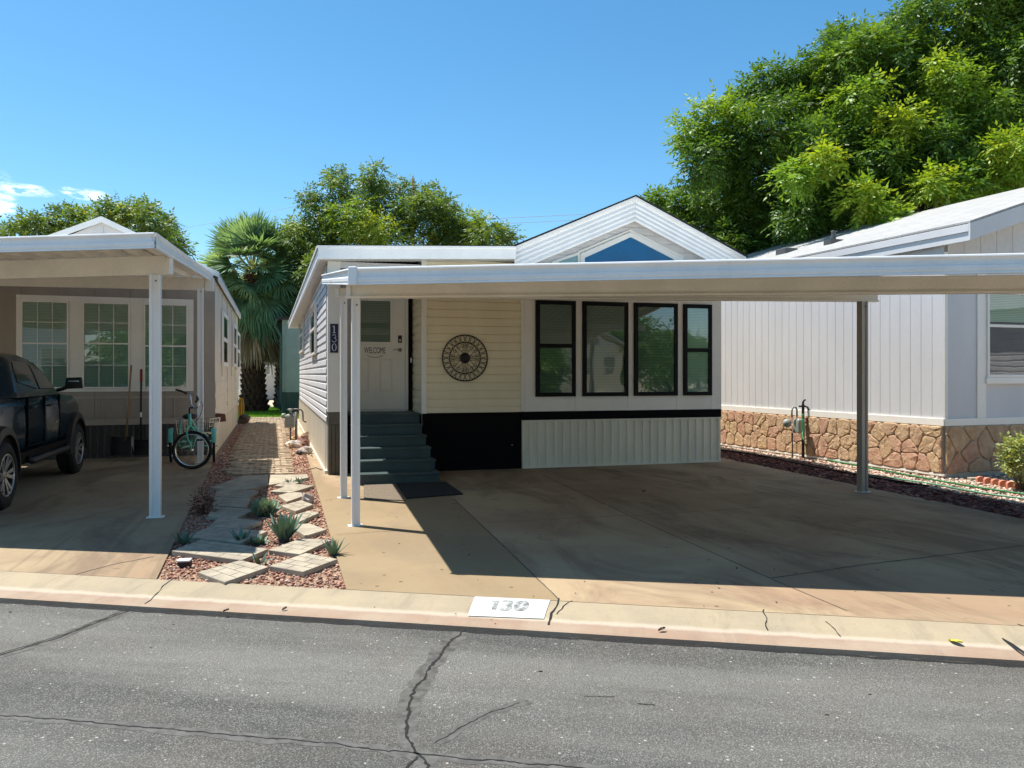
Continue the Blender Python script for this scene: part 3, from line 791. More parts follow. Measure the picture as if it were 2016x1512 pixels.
place_text(mb, 'WELCOME', .15, F1(ucn, PD-.077, zc), (*F1.U, 0), (0, 0, 1), .0015, .50)
for i in range(19):
    t = -1 + 2*i/18; uu = ucn + t*.135; zz = zc - .115 + .035*t*t - (.006 if i % 2 else -.002)
    mb.box(F1, uu-.0065, uu+.0065, PD-.079, PD-.0745, zz-.0045, zz+.0045)
mb.build('welcome_lettering', M['black_vinyl'], door)
mb = MB(); ft = .055
mb.box(F1, ud1+.004, ud1+ft, PD-.095, PD-.012, zd0-.03, zd1+ft); mb.box(F1, ud0-ft, ud0-.004, PD-.095, PD-.012, zd0-.03, zd1+ft); mb.box(F1, ud0-.004, ud1+.004, PD-.095, PD-.012, zd1+.004, zd1+ft); mb.box(F1, ud0-.004, ud1+.004, PD-.11, PD-.012, zd0-.035, zd0-.004)
mb.build('door_frame', M['white_trim'], H, bevel=.004)
mb = MB(); mb.box(F1, ud1+ft+.004, u_p1-.035, PD-.12, PD-.012, zs+.01, 3.3); o = mb.build('storm_door_edge', M['black_paint'], H)
mb = MB(); mb.box(F1, ud1+ft+.03, ud1+ft+.055, PD-.128, PD-.12, F1.z(ud1, PD, 714), F1.z(ud1, PD, 705)); mb.build('door_bell', M['lamp_white'], H)
# skirt and bands
mb = MB(); mb.box(F1, 0.0, uc-.01, -.012, .17, 0, .80); mb.box(F1, -.004, uc+.004, -.018, .17, .804, .998); mb.build('corner_skirt', M['brown_panel'], H, bevel=.003)
mb = MB()
for k in range(3): mb.box(F1, .045+k*.06, .05+k*.06, -.0155, -.011, .01, .79)
mb.build('corner_skirt_groove', M['black_paint'], H)
zb1 = F1.z(u_b0, 0, 810); zb0 = F1.z(u_b0, 0, 827)
mb = MB(); mb.box(F1, u_p1-.002, u_b0-.002, -.002, .03, 0, zs-.004); mb.box(F1, u_b0-.001, u_b1+.01, -.035, .01, zb0, zs-.001); mb.box(F1, uc, u_p1-.01, .10, .14, 0, zs-.03)
mb.build('black_skirt', M['black_paint'], H)
mb = MB(); mb.lathe(F1(F1.u(1008), -.004, F1.z(F1.u(1008), 0, 876)), Nf, [(0, 0), (.012, 0), (.01, .012), (0, .014)], 12); mb.build('skirt_vent_knob', M['nickel'], H)
mb = MB(); mb.corr(F1, u_b0+.03, u_b1, -.010, .03, zb0-.03, .150, .030)
mb.box(F1, u_b0+.002, u_b0+.03, -.04, 0, .0, zb0-.002); mb.box(F1, u_b0+.03, u_b1+.004, -.050, 0, zb0-.030, zb0-.004); mb.box(F1, u_b0+.03, u_b1+.004, -.04, 0, 0, .032)
mb.build('ribbed_skirt', M['grey_skirt'], H)
mb = MB(); mb.corr(FS, .17, L1, -.006, .05, .80, .19, .028); mb.box(FS, .17, L1, -.045, .0, 0, .05)
mb.build('side_skirt', M['tan_skirt'], H)
# bay with four black windows
mb = MB(); mb.box(F1, u_b0+.036, u_b1, -.022, -.001, zs, ZT-.05)
zw0 = F1.z(F1.u(1225), 0, 779.5); zw1 = 2.865
wins = [(1053, 1131, True, 'blind'), (1145, 1234, False, 'blind'), (1246, 1331, False, 'blind'), (1343, 1398, True, 'blind_light')]
edges = [F1.u(1027)+.036]
for a, b, *_ in wins:
    for k in (a, b): edges.append(F1.u(k))
edges.append(u_b1)
for i in range(0, len(edges), 2): mb.box(F1, edges[i]+.002, edges[i+1]-.002, -.034, -.0225, zs+.0, 3.3)
for i in range(1, len(edges)-1, 2):
    mb.box(F1, edges[i]-.002, edges[i+1]+.002, -.030, -.0225, zs+.001, zw0-.03); mb.box(F1, edges[i]-.002, edges[i+1]+.002, -.030, -.0225, zw1+.01, 3.3)
mb.box(F1, u_b1, u_b1+.012, -.034, .06, zs, 3.3)
mb.build('bay_panel', M['white_trim'], H, bevel=.003)
for a, b, split, bl in wins:
    mid = (F1.z(F1.u((a+b)/2), 0, 681 if a < 1200 else 689.5),) if split else ()
    window(H, F1, F1.u(a), F1.u(b), zw0, zw1, -.024, 'frame_black', .07, mid, bl, dep=.05)
# side windows
for pa, pb, ya, yb in ((613.5, 623.5, 600, 700), (591.5, 598.5, 626, 694)):
    v0, v1 = F1.v(pb, -.03), F1.v(pa, -.03)
    z1 = CH + (HY-ya)/F0*F1(0, (v0+v1)/2)[1]; z0 = CH + (HY-yb)/F0*F1(0, (v0+v1)/2)[1]
    window(H, FS, v0, v1, z0, z1, -.022, 'frame_white', .05, ((z0+z1)/2,), 'blind_shut', dep=.055)
# low roof over the left part: fascia, soffit, roof
def RP(px, py, Y): return W(px, py, Y)
Yf = F1(.8, -.42)[1]
A0 = Vector(RP(626, 486, Yf - .14)); A1 = Vector(RP(1016, 487.5, F1(F1.u(1016), -.42)[1])); A2 = Vector(W(568, 636, 24.9))
def fascia(mb, a, b, h, th, inward, drop=0):
    a = Vector(a); b = Vector(b); n = Vector(inward).normalized()*th
    mb.hexa([a+Vector((0, 0, -h)), b+Vector((0, 0, -h)), b+n+Vector((0, 0, -h)), a+n+Vector((0, 0, -h)), a, b, b+n, a+n])
mb = MB(); fascia(mb, A0, A1, .185, .03, (EX.x, EX.y, 0)); fascia(mb, A0+Vector((-.012, -.012, .02)), A1+Vector((0, -.012, .02)), .035, .02, (EX.x, EX.y, 0))
fascia(mb, A0+Vector((0, .031, 0)), A2, .185, .03, (EU.x, EU.y, 0)); fascia(mb, A0+Vector((-.022, .0, .02)), A2+Vector((-.022, 0, .02)), .035, .02, (EU.x, EU.y, 0))
mb.build('fascia', M['white_metal'], H, bevel=.004)
mb = MB()
dz = Vector((0, 0, -.172))
c1 = Vector(F1(F1.u(1016), .05, A1.z)); c0 = Vector(F1(-.0, .05, A0.z)); c2 = Vector(F1(0, L1, A2.z))
n = 44
for i in range(n):
    t0, t1 = i/n, (i+1)/n
    a, b = A0.lerp(A1, t0), A0.lerp(A1, t1); c, d = c0.lerp(c1, t1), c0.lerp(c1, t0)
    mb.quad(a+dz, b+dz, c+dz, d+dz); e = a.lerp(b, .86); f = d.lerp(c, .86)
    mb.hexa([e+dz+Vector((0, 0, -.004)), b+dz+Vector((0, 0, -.004)), c+dz+Vector((0, 0, -.004)), f+dz+Vector((0, 0, -.004)), e+dz, b+dz, c+dz, f+dz])
n = 80
for i in range(n):
    t0, t1 = i/n, (i+1)/n
    a, b = A0.lerp(A2, t0), A0.lerp(A2, t1); c, d = c0.lerp(c2, t1), c0.lerp(c2, t0)
    e = a.lerp(b, .88); f = d.lerp(c, .88); mb.quad(a+dz, e+dz, f+dz, d+dz); mb.quad(e+dz+Vector((0, 0, .01)), b+dz+Vector((0, 0, .01)), c+dz+Vector((0, 0, .01)), f+dz+Vector((0, 0, .01)))
mb.build('soffit', M['soffit'], H)
mb = MB(); top = Vector((0, 0, .03)); back = Vector(F1(u_b0+.2, L1+.2, 3.75))
q = [A0+top, A1+top, back, A2+top]; mb.add(q + [p-Vector((0, 0, .022)) for p in q], [(0, 1, 2, 3), (7, 6, 5, 4), (0, 4, 5, 1), (3, 2, 6, 7), (0, 3, 7, 4)])
mb.build('roof', M['dark_roof'], H)
# gable over the bay
gv = -.20
gl, gp, gr = F1.u(1013, gv), F1.u(1250, gv), F1.u(1444, gv)
zl_, zp_, zr_ = F1.z(gl, gv, 487), F1.z(gp, gv, 389), F1.z(gr, gv, 508)
gr2 = gp + (gp - gl)*1.0; zr2 = zl_
zr2 = zp_ - (zp_ - zl_)*(gr2-gp)/(gp-gl)
mb = MB()
def rake(ua, za, ub, zb, seg=5, h=.41):
    for k in range(seg):
        h0 = -h*k/seg; h1 = -h*(k+1)/seg; d = .012 if k % 1 == 0 else 0
        P = lambda u, z, vv: F1(u, gv + vv, z)
        # each rib bulges forward at its upper half
        a = [P(ua, za+h0, 0), P(ub, zb+h0, 0), P(ub, zb+h0-.05, -.012), P(ua, za+h0-.05, -.012)]
        b_ = [P(ua, za+h0-.05, -.012), P(ub, zb+h0-.05, -.012), P(ub, zb+h1, 0), P(ua, za+h1, 0)]
        mb.quad(*a); mb.quad(*b_)
    mb.hexa([F1(ua, gv, za-h), F1(ub, gv, zb-h), F1(ub, gv+.02, zb-h), F1(ua, gv+.02, za-h), F1(ua, gv+.001, za-.001), F1(ub, gv+.001, zb-.001), F1(ub, gv+.02, zb), F1(ua, gv+.02, za)])
    mb.hexa([F1(ua, gv-.03, za-.03), F1(ub, gv-.03, zb-.03), F1(ub, gv+.02, zb-.03), F1(ua, gv+.02, za-.03), F1(ua, gv-.03, za+.012), F1(ub, gv-.03, zb+.012), F1(ub, gv+.02, zb+.012), F1(ua, gv+.02, za+.012)])
rake(gl, zl_, gp-.002, zp_); rake(gr2, zr2, gp+.002, zp_)
mb.build('rake_fascia', M['white_metal'], H)
mb = MB(); mb.box(F1, gl-.0, gl+.02, gv+.022, .2, zl_-.22, zl_-.01)
for ua, za in ((gl, zl_), (gr2, zr2)):
    mb.hexa([F1(ua, gv+.02, za-.16), F1(gp, gv+.02, zp_-.16), F1(gp, .0, zp_-.16), F1(ua, .0, za-.16), F1(ua, gv+.02, za-.15), F1(gp, gv+.02, zp_-.15), F1(gp, .0, zp_-.15), F1(ua, .0, za-.15)])
mb.build('gable_soffit', M['soffit'], H)
mb = MB()
for ua, za in ((gl-.03, zl_), (gr2+.03, zr2)):
    q = [F1(ua, gv-.05, za+.014), F1(gp, gv-.05, zp_+.024), F1(gp, L1, zp_+.024), F1(ua, L1, za+.014)]
    mb.add(q + [(p[0], p[1], p[2]+.018) for p in q], [(0, 3, 2, 1), (4, 5, 6, 7), (0, 1, 5, 4), (1, 2, 6, 5), (2, 3, 7, 6), (3, 0, 4, 7)])
mb.build('gable_roof', M['dark_roof'], H)
slope = (zp_ - zl_)/(gp-gl)
def gtrim(z):
    k = (zp_ - .16 - z)/slope; return (max(gl+.05, gp - k), min(gr2-.05, gp + k))
mb = MB(); mb.lap(F1, gl, gr2, -.006, 3.30, zp_-.2, .135, trim=gtrim); 
mb.add([F1(gl+.05, .0, 3.2), F1(gr2-.05, .0, 3.2), F1(gp, .0, zp_-.1)], [(0, 1, 2)])
mb.build('gable_siding', M['white_vinyl'], H)
# pentagon window in the gable
gw0, gwp, gw1 = F1.u(1150, -.04), F1.u(1241, -.04), F1.u(1334, -.04)
zpk = F1.z(gwp, -.04, 467); zsd = F1.z(gw0, -.04, 508); zb_ = zsd - .45
def penta(o, v):
    return [F1(gw0-o, v, zb_-o), F1(gw1+o, v, zb_-o), F1(gw1+o, v, zsd+o*.9), F1(gwp, v, zpk+o*1.15), F1(gw0-o, v, zsd+o*.9)]
mb = MB(); ins, out_, outb = penta(0, -.07), penta(.075, -.07), penta(.075, -.02)
for i in range(5):
    j = (i+1) % 5; mb.quad(out_[i], out_[j], ins[j], ins[i]); mb.quad(outb[i], outb[j], out_[j], out_[i]); ib = penta(0, -.02); mb.quad(ins[i], ins[j], ib[j], ib[i])
o2, o3 = penta(.12, -.045), penta(.12, -.01)
for i in range(5):
    j = (i+1) % 5; mb.quad(o2[i], o2[j], outb[j], outb[i]); mb.quad(o3[i], o3[j], o2[j], o2[i])
gw = mb.build('gable_window', M['frame_white'], H)
mb = MB(); mb.add(penta(.01, -.05), [(0, 1, 2, 3, 4)]); mb.build('pane', M['glass_sky'], gw)
mb = MB(); mb.add(penta(.01, -.03), [(0, 1, 2, 3, 4)]); mb.build('backing', simple('gable_backing_blue', (.02, .26, .46), .6), gw)  # flat blue sheet behind the pane colours the whole window
s0, s1 = F1.u(1100, -.04), F1.u(1138, -.04); zz0 = zb_; za_, zb2 = F1.z(s0, -.04, 515), F1.z(s1, -.04, 502)
mb = MB()
for o_, v_a, v_b in ((.0, -.05, -.01),):
    for a, b in (((s0-.06, zb_, za_-.05), (s0, zb_, za_)), ((s1, zb_, zb2), (s1+.0, zb_, zb2))): pass
mb.prism([F1(s0-.12, -.05, zb_), F1(s0, -.05, zb_), F1(s0, -.05, za_), F1(s1, -.05, zb2), F1(s1, -.05, zb_), F1(s1+.035, -.05, zb_), F1(s1+.035, -.05, zb2+.06), F1(s0-.12, -.05, za_-.0)], (EX.x*.04, EX.y*.04, 0))
sw = mb.build('gable_side_window', M['frame_white'], H)
mb = MB(); mb.add([F1(s0, -.04, zb_), F1(s1, -.04, zb_), F1(s1, -.04, zb2), F1(s0, -.04, za_)], [(0, 1, 2, 3)]); mb.build('pane', M['glass'], sw)
mb = MB(); vt = Vector(F1(F1.u(1352, .5), 6, 0)); 
mb.lathe((*W(1424, 507, 18)[:2], 3.5), (0, 0, 1), [(.06, 0), (.06, .78), (.12, .80), (.13, .86), (0, .92)], 14); mb.build('roof_vent', M['white_metal'], H, smooth=True)

# vertical house number plaque
uq0, uq1 = F1.u(650, -.02), F1.u(665.5, -.02); zq0, zq1 = F1.z(uq0, -.02, 694.5), F1.z(uq0, -.02, 637.5)
P = thing('number_plaque', 'narrow navy plaque reading 130 downwards on the white corner post', 'sign', F1((uq0+uq1)/2, -.02, zq0))
mb = MB(); mb.box(F1, uq0, uq1, -.038, -.021, zq0, zq1); mb.build('board', M['navy'], P, bevel=.002)
for i, ch in enumerate('130'):
    mb = MB(); zc_ = zq1 - (zq1-zq0)*(.19 + .31*i); cu_ = (uq0+uq1)/2
    if ch == '1':
        mb.box(F1, cu_-.007, cu_+.007, -.043, -.0385, zc_-.055, zc_+.055); mb.box(F1, cu_-.026, cu_+.026, -.0432, -.0386, zc_-.060, zc_-.053)
        mb.prism([F1(cu_-.028, -.0431, zc_+.034), F1(cu_-.006, -.0431, zc_+.047), F1(cu_-.006, -.0431, zc_+.057), F1(cu_-.028, -.0431, zc_+.041)], (EX.x*.004, EX.y*.004, 0))
    elif ch == '0':
        n = 32
        for k in range(n):
            a, b = 2*math.pi*k/n, 2*math.pi*(k+1)/n
            def E(t, s_): return F1(cu_ + math.cos(t)*(.036 - (.012 if s_ else 0)), -.043, zc_ + math.sin(t)*(.060 - (.005 if s_ else 0)))
            mb.quad(E(a, 0), E(b, 0), E(b, 1), E(a, 1))
    else:
        pts = []
        for k in range(13):
            t = R(150 - 240*k/12); pts.append((cu_ - .002 + .027*math.cos(t), zc_ + .031 + .026*math.sin(t)))
        for k in range(15):
            t = R(80 - 245*k/14); pts.append((cu_ - .002 + .033*math.cos(t), zc_ - .027 + .032*math.sin(t)))
        for (x0, y0), (x1, y1) in zip(pts, pts[1:]):
            mb.tube([F1(x0, -.041, y0), F1(x1, -.041, y1)], .0045, 6)
    mb.build('digit', M['lettering'], P)

# iron medallion on the siding
um, zm = F1.u(915, -.03), F1.z(F1.u(915, -.03), -.03, 705); RM = 46.0/F0*F1(um, 0)[1]
Md = thing('wall_medallion', 'round black wrought iron scroll medallion hung on the cream siding', 'wall art', F1(um, -.03, zm))
def cir(mb, cx, cz, r_, tr, n=28, sx=1, sz=1, a0=0, a1=360, rot=0, vo=-.05):
    pts = []
    for k in range(n+1):
        t = R(a0 + (a1-a0)*k/n); x, z = r_*sx*math.cos(t), r_*sz*math.sin(t); c, s = math.cos(rot), math.sin(rot)
        pts.append(F1(um + cx + x*c - z*s, vo, zm + cz + x*s + z*c))
    mb.tube(pts, tr, 6, cap=(a1-a0) < 360)
mb = MB(); cir(mb, 0, 0, RM-.009, .011, 56); cir(mb, 0, 0, RM*.66, .008, 48); mb.build('rim', M['iron'], Md, smooth=True)
mb = MB()
for k in range(24):
    t = 2*math.pi*(k+.5)/24; rr = RM*.82; cir(mb, rr*math.cos(t), rr*math.sin(t), RM*.145, .0048, 16, 1, .62, rot=t)
mb.build('ring_chain', M['iron'], Md, smooth=True)
mb = MB()
for k in range(8):
    t = 2*math.pi*k/8; c, s = math.cos(t), math.sin(t)
    if k % 2 == 0: mb.tube([F1(um + c*.05, -.05, zm + s*.05), F1(um + c*RM*.66, -.05, zm + s*RM*.66)], .005, 6)
    t2 = t + math.pi/8
    for sg in (-1, 1):      # heart shaped scroll pair
        pts = []
        for j in range(20):
            q = j/19; rad = RM*(.24 + .36*math.sin(q*math.pi*.62)); off = sg*(.02 + .27*math.sin(q*math.pi*.9))
            pts.append(F1(um + rad*math.cos(t2 + off), -.05, zm + rad*math.sin(t2 + off)))
        mb.tube(pts, .0042, 5)
        ca = t2 + sg*.16; cir(mb, RM*.52*math.cos(ca), RM*.52*math.sin(ca), RM*.05, .004, 12, a0=0, a1=300, rot=t2)
mb.build('scrollwork', M['iron'], Md, smooth=True)
mb = MB(); mb.lathe(F1(um, -.045, zm), Nf, [(0, -.01), (RM*.22, -.01), (RM*.23, .004), (RM*.20, .014), (RM*.1, .02), (0, .022)], 28); mb.build('boss', M['iron'], Md, smooth=True)

# entry steps
St = thing('entry_steps', 'dark slate painted wooden entry steps climbing to the front door', 'steps', G3(780, 950))
us0 = F1.u(692, -.2)
rise = .158; Ystart = None
rights = [868, 859, 850, 841, 833, 826]
vs_ = []
vb = -1.62 + .0
treads = []
yt = [925, 901, 877, 855, 834, 811]
vcur = None
import itertools
def v_at(pu, py, z):     # v where a nosing at height z shows at pixel row py on the line of px pu
    x, y = G(pu, py, z); 
    det = F1.U[0]*F1.V[1]-F1.V[0]*F1.U[1]; dx, dy = x-F1.o[0], y-F1.o[1]
    return (dx*F1.U[1]*-1 + dy*F1.U[0])/det
v0 = v_at(867, 950, 0.0)
tread = (PD - .1 - (v0) - .30)/5.0
tread = .275
zt_all = []
for k in range(6):
    vf = v0 + k*tread; z1 = zs*(k+1)/6 - (.004 if k == 5 else 0); z0 = zs*k/6
    ur = F1.u(rights[k] - 1, vf)
    ul = us0 + (.0 if k < 5 else .0)
    m = MB(); vb_ = vf + tread + .02 if k < 5 else PD - .13
    m.box(F1, ul, ur if k < 5 else u_p1-.03, vf-.025, vb_, z1-.035, z1); 
    m.build('tread', M['step_paint'], St, bevel=.006)
    m = MB(); m.box(F1, ul+.012, (ur if k < 5 else u_p1-.03)-.012, vf, vf+.02, z0+.0 if k else .0, z1-.036)
    m.box(F1, (ur if k < 5 else u_p1-.03)-.03, (ur if k < 5 else u_p1-.03)-.010, vf+.021, min(vb_, PD-.2), 0.0, z1-.036)
    m.build('riser', M['step_paint'], St)
# door mats
m = MB()
def matq(pts, z0=.004, h=.012): return [(*G(x, y), z0) for x, y in pts], (0, 0, h)
m.prism(*matq([(716, 954), (778, 955), (797, 986), (800, 987), (716, 984)])); tag(m.build('doormat', M['mat_brown'], bevel=.003), 'woven brown doormat at the foot of the entry steps behind the carport posts', 'doormat')
m = MB(); m.prism(*matq([(780, 953.5), (878, 950), (912, 974), (800, 983)])); tag(m.build('doormat', M['mat_black'], bevel=.003), 'black rubber doormat lying right of the brown mat', 'doormat')
# ================================================================ CARPORTS
def plane3(a, b, c):
    a, b, c = map(Vector, (a, b, c)); n = (b-a).cross(c-a)
    return lambda x, y: a.z - (n.x*(x-a.x) + n.y*(y-a.y))/n.z
def seg_fascia(mb, a, b, h, nrm, prof=True):
    """metal edge from a to b (top points), facing nrm, with rolled ribs"""
    a, b = Vector(a), Vector(b); n = Vector(nrm).normalized(); Z = Vector((0, 0, 1))
    pr = [(0, 0), (.018, -.006), (.022, -.018), (.010, -.032), (.004, -.045), (.004, -h*.52), (.012, -h*.58), (.012, -h*.80), (.004, -h*.86), (.010, -h*.93), (.010, -h), (-.03, -h)]
    for (d0, z0), (d1, z1) in zip(pr, pr[1:]):
        mb.quad(a+n*d0+Z*z0, b+n*d0+Z*z0, b+n*d1+Z*z1, a+n*d1+Z*z1)
    L_ = (b-a).length; t_ = (b-a).normalized()
    for k in range(1, int(L_/1.55)+1):
        p = a + t_*1.55*k
        for (d0, z0), (d1, z1) in zip(pr[1:-2], pr[2:-1]):
            if k % 2 == 0: mb.quad(p+n*(d0+.0016)+Z*z0, p+t_*.05+n*(d0+.0016)+Z*z0, p+t_*.05+n*(d1+.0016)+Z*z1, p+n*(d1+.0016)+Z*z1)
        q = p + n*.012 + Z*(-h*.69); mb.hexa([q-t_*.006+Z*-.006, q+t_*.006+Z*-.006, q+t_*.006+Z*-.006+n*.004, q-t_*.006+Z*-.006+n*.004, q-t_*.006+Z*.006, q+t_*.006+Z*.006, q+t_*.006+Z*.006+n*.004, q-t_*.006+Z*.006+n*.004])
    mb.hexa([a+Z*-h-n*.03, b+Z*-h-n*.03, b+Z*-h-n*.025, a+Z*-h-n*.025, a-n*.03, b-n*.03, b-n*.025, a-n*.025])
def post(parent, base, ztop, F, w=.085, name='post', mat='post_metal'):
    f = F.rel(base[0], base[1]); mb = MB(); h = w/2; t = .006
    mb.box(f, -h, h, -h+.012, h-.012, .004, ztop)                      # core
    for s in (-1, 1):
        mb.box(f, -h, -h*.45, s*h-(.012 if s > 0 else 0), s*h+(0 if s > 0 else .012), .004, ztop); mb.box(f, h*.45, h, s*h-(.012 if s > 0 else 0), s*h+(0 if s > 0 else .012), .004, ztop)
    mb.box(f, -h*.98-.002, -h+.0, -h*.3, h*.3, .004, ztop-.001)
    o = mb.build(name, M[mat], parent, bevel=.003)
    m = MB(); m.box(f, -h-.035, h+.035, -h-.012, h+.012, .0005, .006)
    m.build('foot_plate', M['white_metal'], o)
    m = MB()
    for dx in (.2,): m.lathe(f(h*.2, -h-.001, ztop-.07), (-f.V[0], -f.V[1], 0), [(0, 0), (.009, 0), (.008, .006), (0, .007)], 10)
    m.build('bolt', M['iron'], o)
    return o
LOT = (-.297, .955, 0)
FL, RL, FR = Vector((-1.38, 6.62, 2.52)), Vector((-2.97, 12.05, 3.165)), Vector((6.7, 5.4, 2.52))
pz = plane3(FL, RL, FR)
RR = Vector((3.95, 14.1, 0)); RR.z = pz(RR.x, RR.y)
C1 = thing('carport', 'long white metal carport in front of the central home, spanning to the right edge', 'carport', (-1.65, 8.13, 0))
mb = MB(); mb.add([FL-Vector((0, 0, .03)), FR-Vector((0, 0, .03)), RR-Vector((0, 0, .03)), RL-Vector((0, 0, .03)), FL-Vector((0, 0, .05)), FR-Vector((0, 0, .05)), RR-Vector((0, 0, .05)), RL-Vector((0, 0, .05))], [(0, 1, 2, 3), (7, 6, 5, 4), (0, 4, 5, 1), (3, 2, 6, 7), (1, 5, 6, 2), (0, 3, 7, 4)])
for i in range(40):                                                     # pan ribs under the sheet
    t = (i+.5)/40; a = FL.lerp(FR, t); b = RL.lerp(RR, t); d = (FR-FL).normalized()*.02
    mb.hexa([a-d+Vector((0, 0, -.09)), a+d+Vector((0, 0, -.09)), b+d+Vector((0, 0, -.09)), b-d+Vector((0, 0, -.09)), a-d+Vector((0, 0, -.051)), a+d+Vector((0, 0, -.051)), b+d+Vector((0, 0, -.051)), b-d+Vector((0, 0, -.051))])
mb.build('roof', M['beam_metal'], C1)
mb = MB(); sn = Vector((S.V[0], S.V[1], 0))
seg_fascia(mb, FL, FR, .150, -sn); ln = Vector((-.955, -.297, 0)); seg_fascia(mb, FL, RL, .150, ln)
seg_fascia(mb, FR, RR, .150, -ln)
mb.build('fascia', M['white_metal'], C1, smooth=False)
mb = MB(); f = S.rel(FL.x, FL.y); mb.box(f, -.024, .055, -.030, .012, FL.z-.153, FL.z+.006); mb.build('corner_cap', M['white_metal'], C1, bevel=.008)
def beam(parent, a, b, z0, z1, th=.06, name='beam', mat='beam_metal', lip=True):
    a = Vector((a[0], a[1], 0)); b = Vector((b[0], b[1], 0)); d = (b-a).normalized(); n = Vector((d.y, -d.x, 0))
    if n.y > 0: n = -n
    L = (b-a).length; f = Frame(a.x, a.y, (d.x, d.y), (-n.x, -n.y)); mb = MB()
    mb.box(f, 0, L, -.012, .0, z0+.022, z1-.005); mb.box(f, 0, L, -.045, th, z0, z0+.020); mb.box(f, 0, L, -.03, th, z1-.004, z1)
    mb.box(f, 0, L, th-.012, th, z0+.022, z1-.005)
    mb.box(f, .0, .05, -.03, -.013, z0+.022, z1-.005)
    for k in range(1, 4): mb.box(f, L*k/4-.002, L*k/4+.002, -.0145, -.0125, z0+.03, z1-.01)
    return mb.build(name, M[mat], parent)
beam(C1, W(683, 0, 8.10)[:2], (6.0, 7.50), 2.40, 2.575)
beam(C1, W(661, 0, 9.95)[:2], (5.0, 10.52), 2.592, 2.715)
post(C1, G(700, 1035), 2.40, F1); post(C1, G(676.5, 980), 2.592, F1)
b3 = G(1698, 968); post(C1, b3, 2.592, F1, .10, mat='post_shaded'); post(C1, (5.75, 7.56), 2.40, F1)

LC = Vector((-3.375, 7.27, 2.944)); LR_ = Vector((-5.80, 14.90, 3.54)); LL = LC + Vector((-.989, .15, 0))*8.2; LRL = Vector((-13.5, 12.9, 3.54))
C2 = thing('carport', 'white metal carport over the dark pickup at the left edge', 'carport', (-4.0, 8.62, 0))
mb = MB(); q = [LC, LL, LRL, LR_]
mb.add([p-Vector((0, 0, .03)) for p in q] + [p-Vector((0, 0, .05)) for p in q], [(3, 2, 1, 0), (4, 5, 6, 7), (0, 1, 5, 4), (1, 2, 6, 5), (2, 3, 7, 6), (3, 0, 4, 7)])
for i in range(30):
    t = (i+.5)/30; a = LC.lerp(LL, t); b = LR_.lerp(LRL, t); d = (LL-LC).normalized()*.035
    mb.hexa([a-d+Vector((0, 0, -.12)), a+d+Vector((0, 0, -.12)), b+d+Vector((0, 0, -.12)), b-d+Vector((0, 0, -.12)), a-d*1.8+Vector((0, 0, -.051)), a+d*1.8+Vector((0, 0, -.051)), b+d*1.8+Vector((0, 0, -.051)), b-d*1.8+Vector((0, 0, -.051))])
mb.build('roof', M['beam_metal'], C2)
mb = MB(); seg_fascia(mb, LL, LC, .152, -sn); seg_fascia(mb, LC, LR_, .152, -ln); mb.build('fascia', M['white_metal'], C2)
f = S.rel(*W(335, 0, 8.56)[:2]); mb = MB(); mb.box(f, -9, -.06, 0, .05, 2.713, 2.925); mb.box(f, -.055, .0, -.01, .06, 2.715, 2.905); mb.build('beam', M['beam_metal'], C2, bevel=.004)
a_, b_ = Vector((-13, 12.75, 0)), Vector((*W(421, 0, 14.30)[:2], 0)); d = (b_-a_).normalized(); f = Frame(a_.x, a_.y, (d.x, d.y), (-d.y, d.x)); L = (b_-a_).length
mb = MB(); mb.box(f, 0, L-.16, 0, .05, 3.163, 3.39); mb.box(f, L-.155, L, -.012, .065, 3.15, 3.39); mb.build('beam', M['beam_metal'], C2, bevel=.004)
post(C2, G(306, 1018), 2.713, F1, .115); post(C2, G(394.5, 911), 3.163, F1, .10)

# ================================================================ LEFT NEIGHBOUR
F2 = Frame(-5.92, 15.3, ang(18.5), angv(17.3)); F2S = Frame(-5.92, 15.3, F2.V, F2.U)
F2S = Frame(F2.o[0], F2.o[1], F2.V, (-F2.U[0], -F2.U[1]))               # right-hand side wall, seen from +u
H2 = thing('neighbour_home', 'taupe left home with three white gridded windows, behind the dark pickup', 'house', F2(0, 0))
L2 = 10.6; u2l = -8.2
zsk = F2.z(0, 0, 833); ztr = F2.z(0, 0, 817)
mb = MB(); mb.box(F2, u2l, 0, .0, L2, .08, 3.48); mb.build('wall', M['taupe_panel'], H2)
mb = MB(); mb.grooves(F2, u2l, -.3, -.001, ztr, 3.46, .62, d=.010); mb.build('front_siding', M['taupe_panel'], H2)
mb = MB()
mb.box(F2, -.30, .012, -.028, .0, zsk, 3.45); mb.box(F2, u2l, -.301, -.026, -.001, zsk, zsk+.11)
zp0, zp1 = zsk+.11, F2.z(-1.5, 0, 785)
mb.box(F2, u2l, -.301, -.024, -.0105, zp1, zp1+.05)
uu = -.301
while uu > u2l+.5: mb.box(F2, uu-.42-.018, uu-.42, -.022, -.0105, zp0+.001, zp1-.001); uu -= .42
mb.build('trim_boards', M['taupe_trim'], H2, bevel=.003)
mb = MB(); mb.corr(F2, u2l, 0, .0, 0, zsk, .12, .018); mb.build('ribbed_skirt', M['dark_skirt'], H2)
mb = MB(); mb.quad(F2S(0, -.008, .62), F2S(L2, -.008, .62), F2S(L2, -.008, 3.48), F2S(0, -.008, 3.48)); mb.quad(F2S(0, -.004, 0), F2S(L2, -.004, 0), F2S(L2, -.004, .66), F2S(0, -.004, .66))
mb.lap(F2S, 0.02, L2, -.009, .62, 1.55, .31, .012); mb.corr(F2S, 0, L2, -.005, 0, .60, .2, .012)
for k in range(1, 5): mb.box(F2S, L2*k/5-.02, L2*k/5+.02, -.028, -.008, 1.55 if k % 2 else .8, 3.4)
mb.build('side_siding', M['taupe_side'], H2)
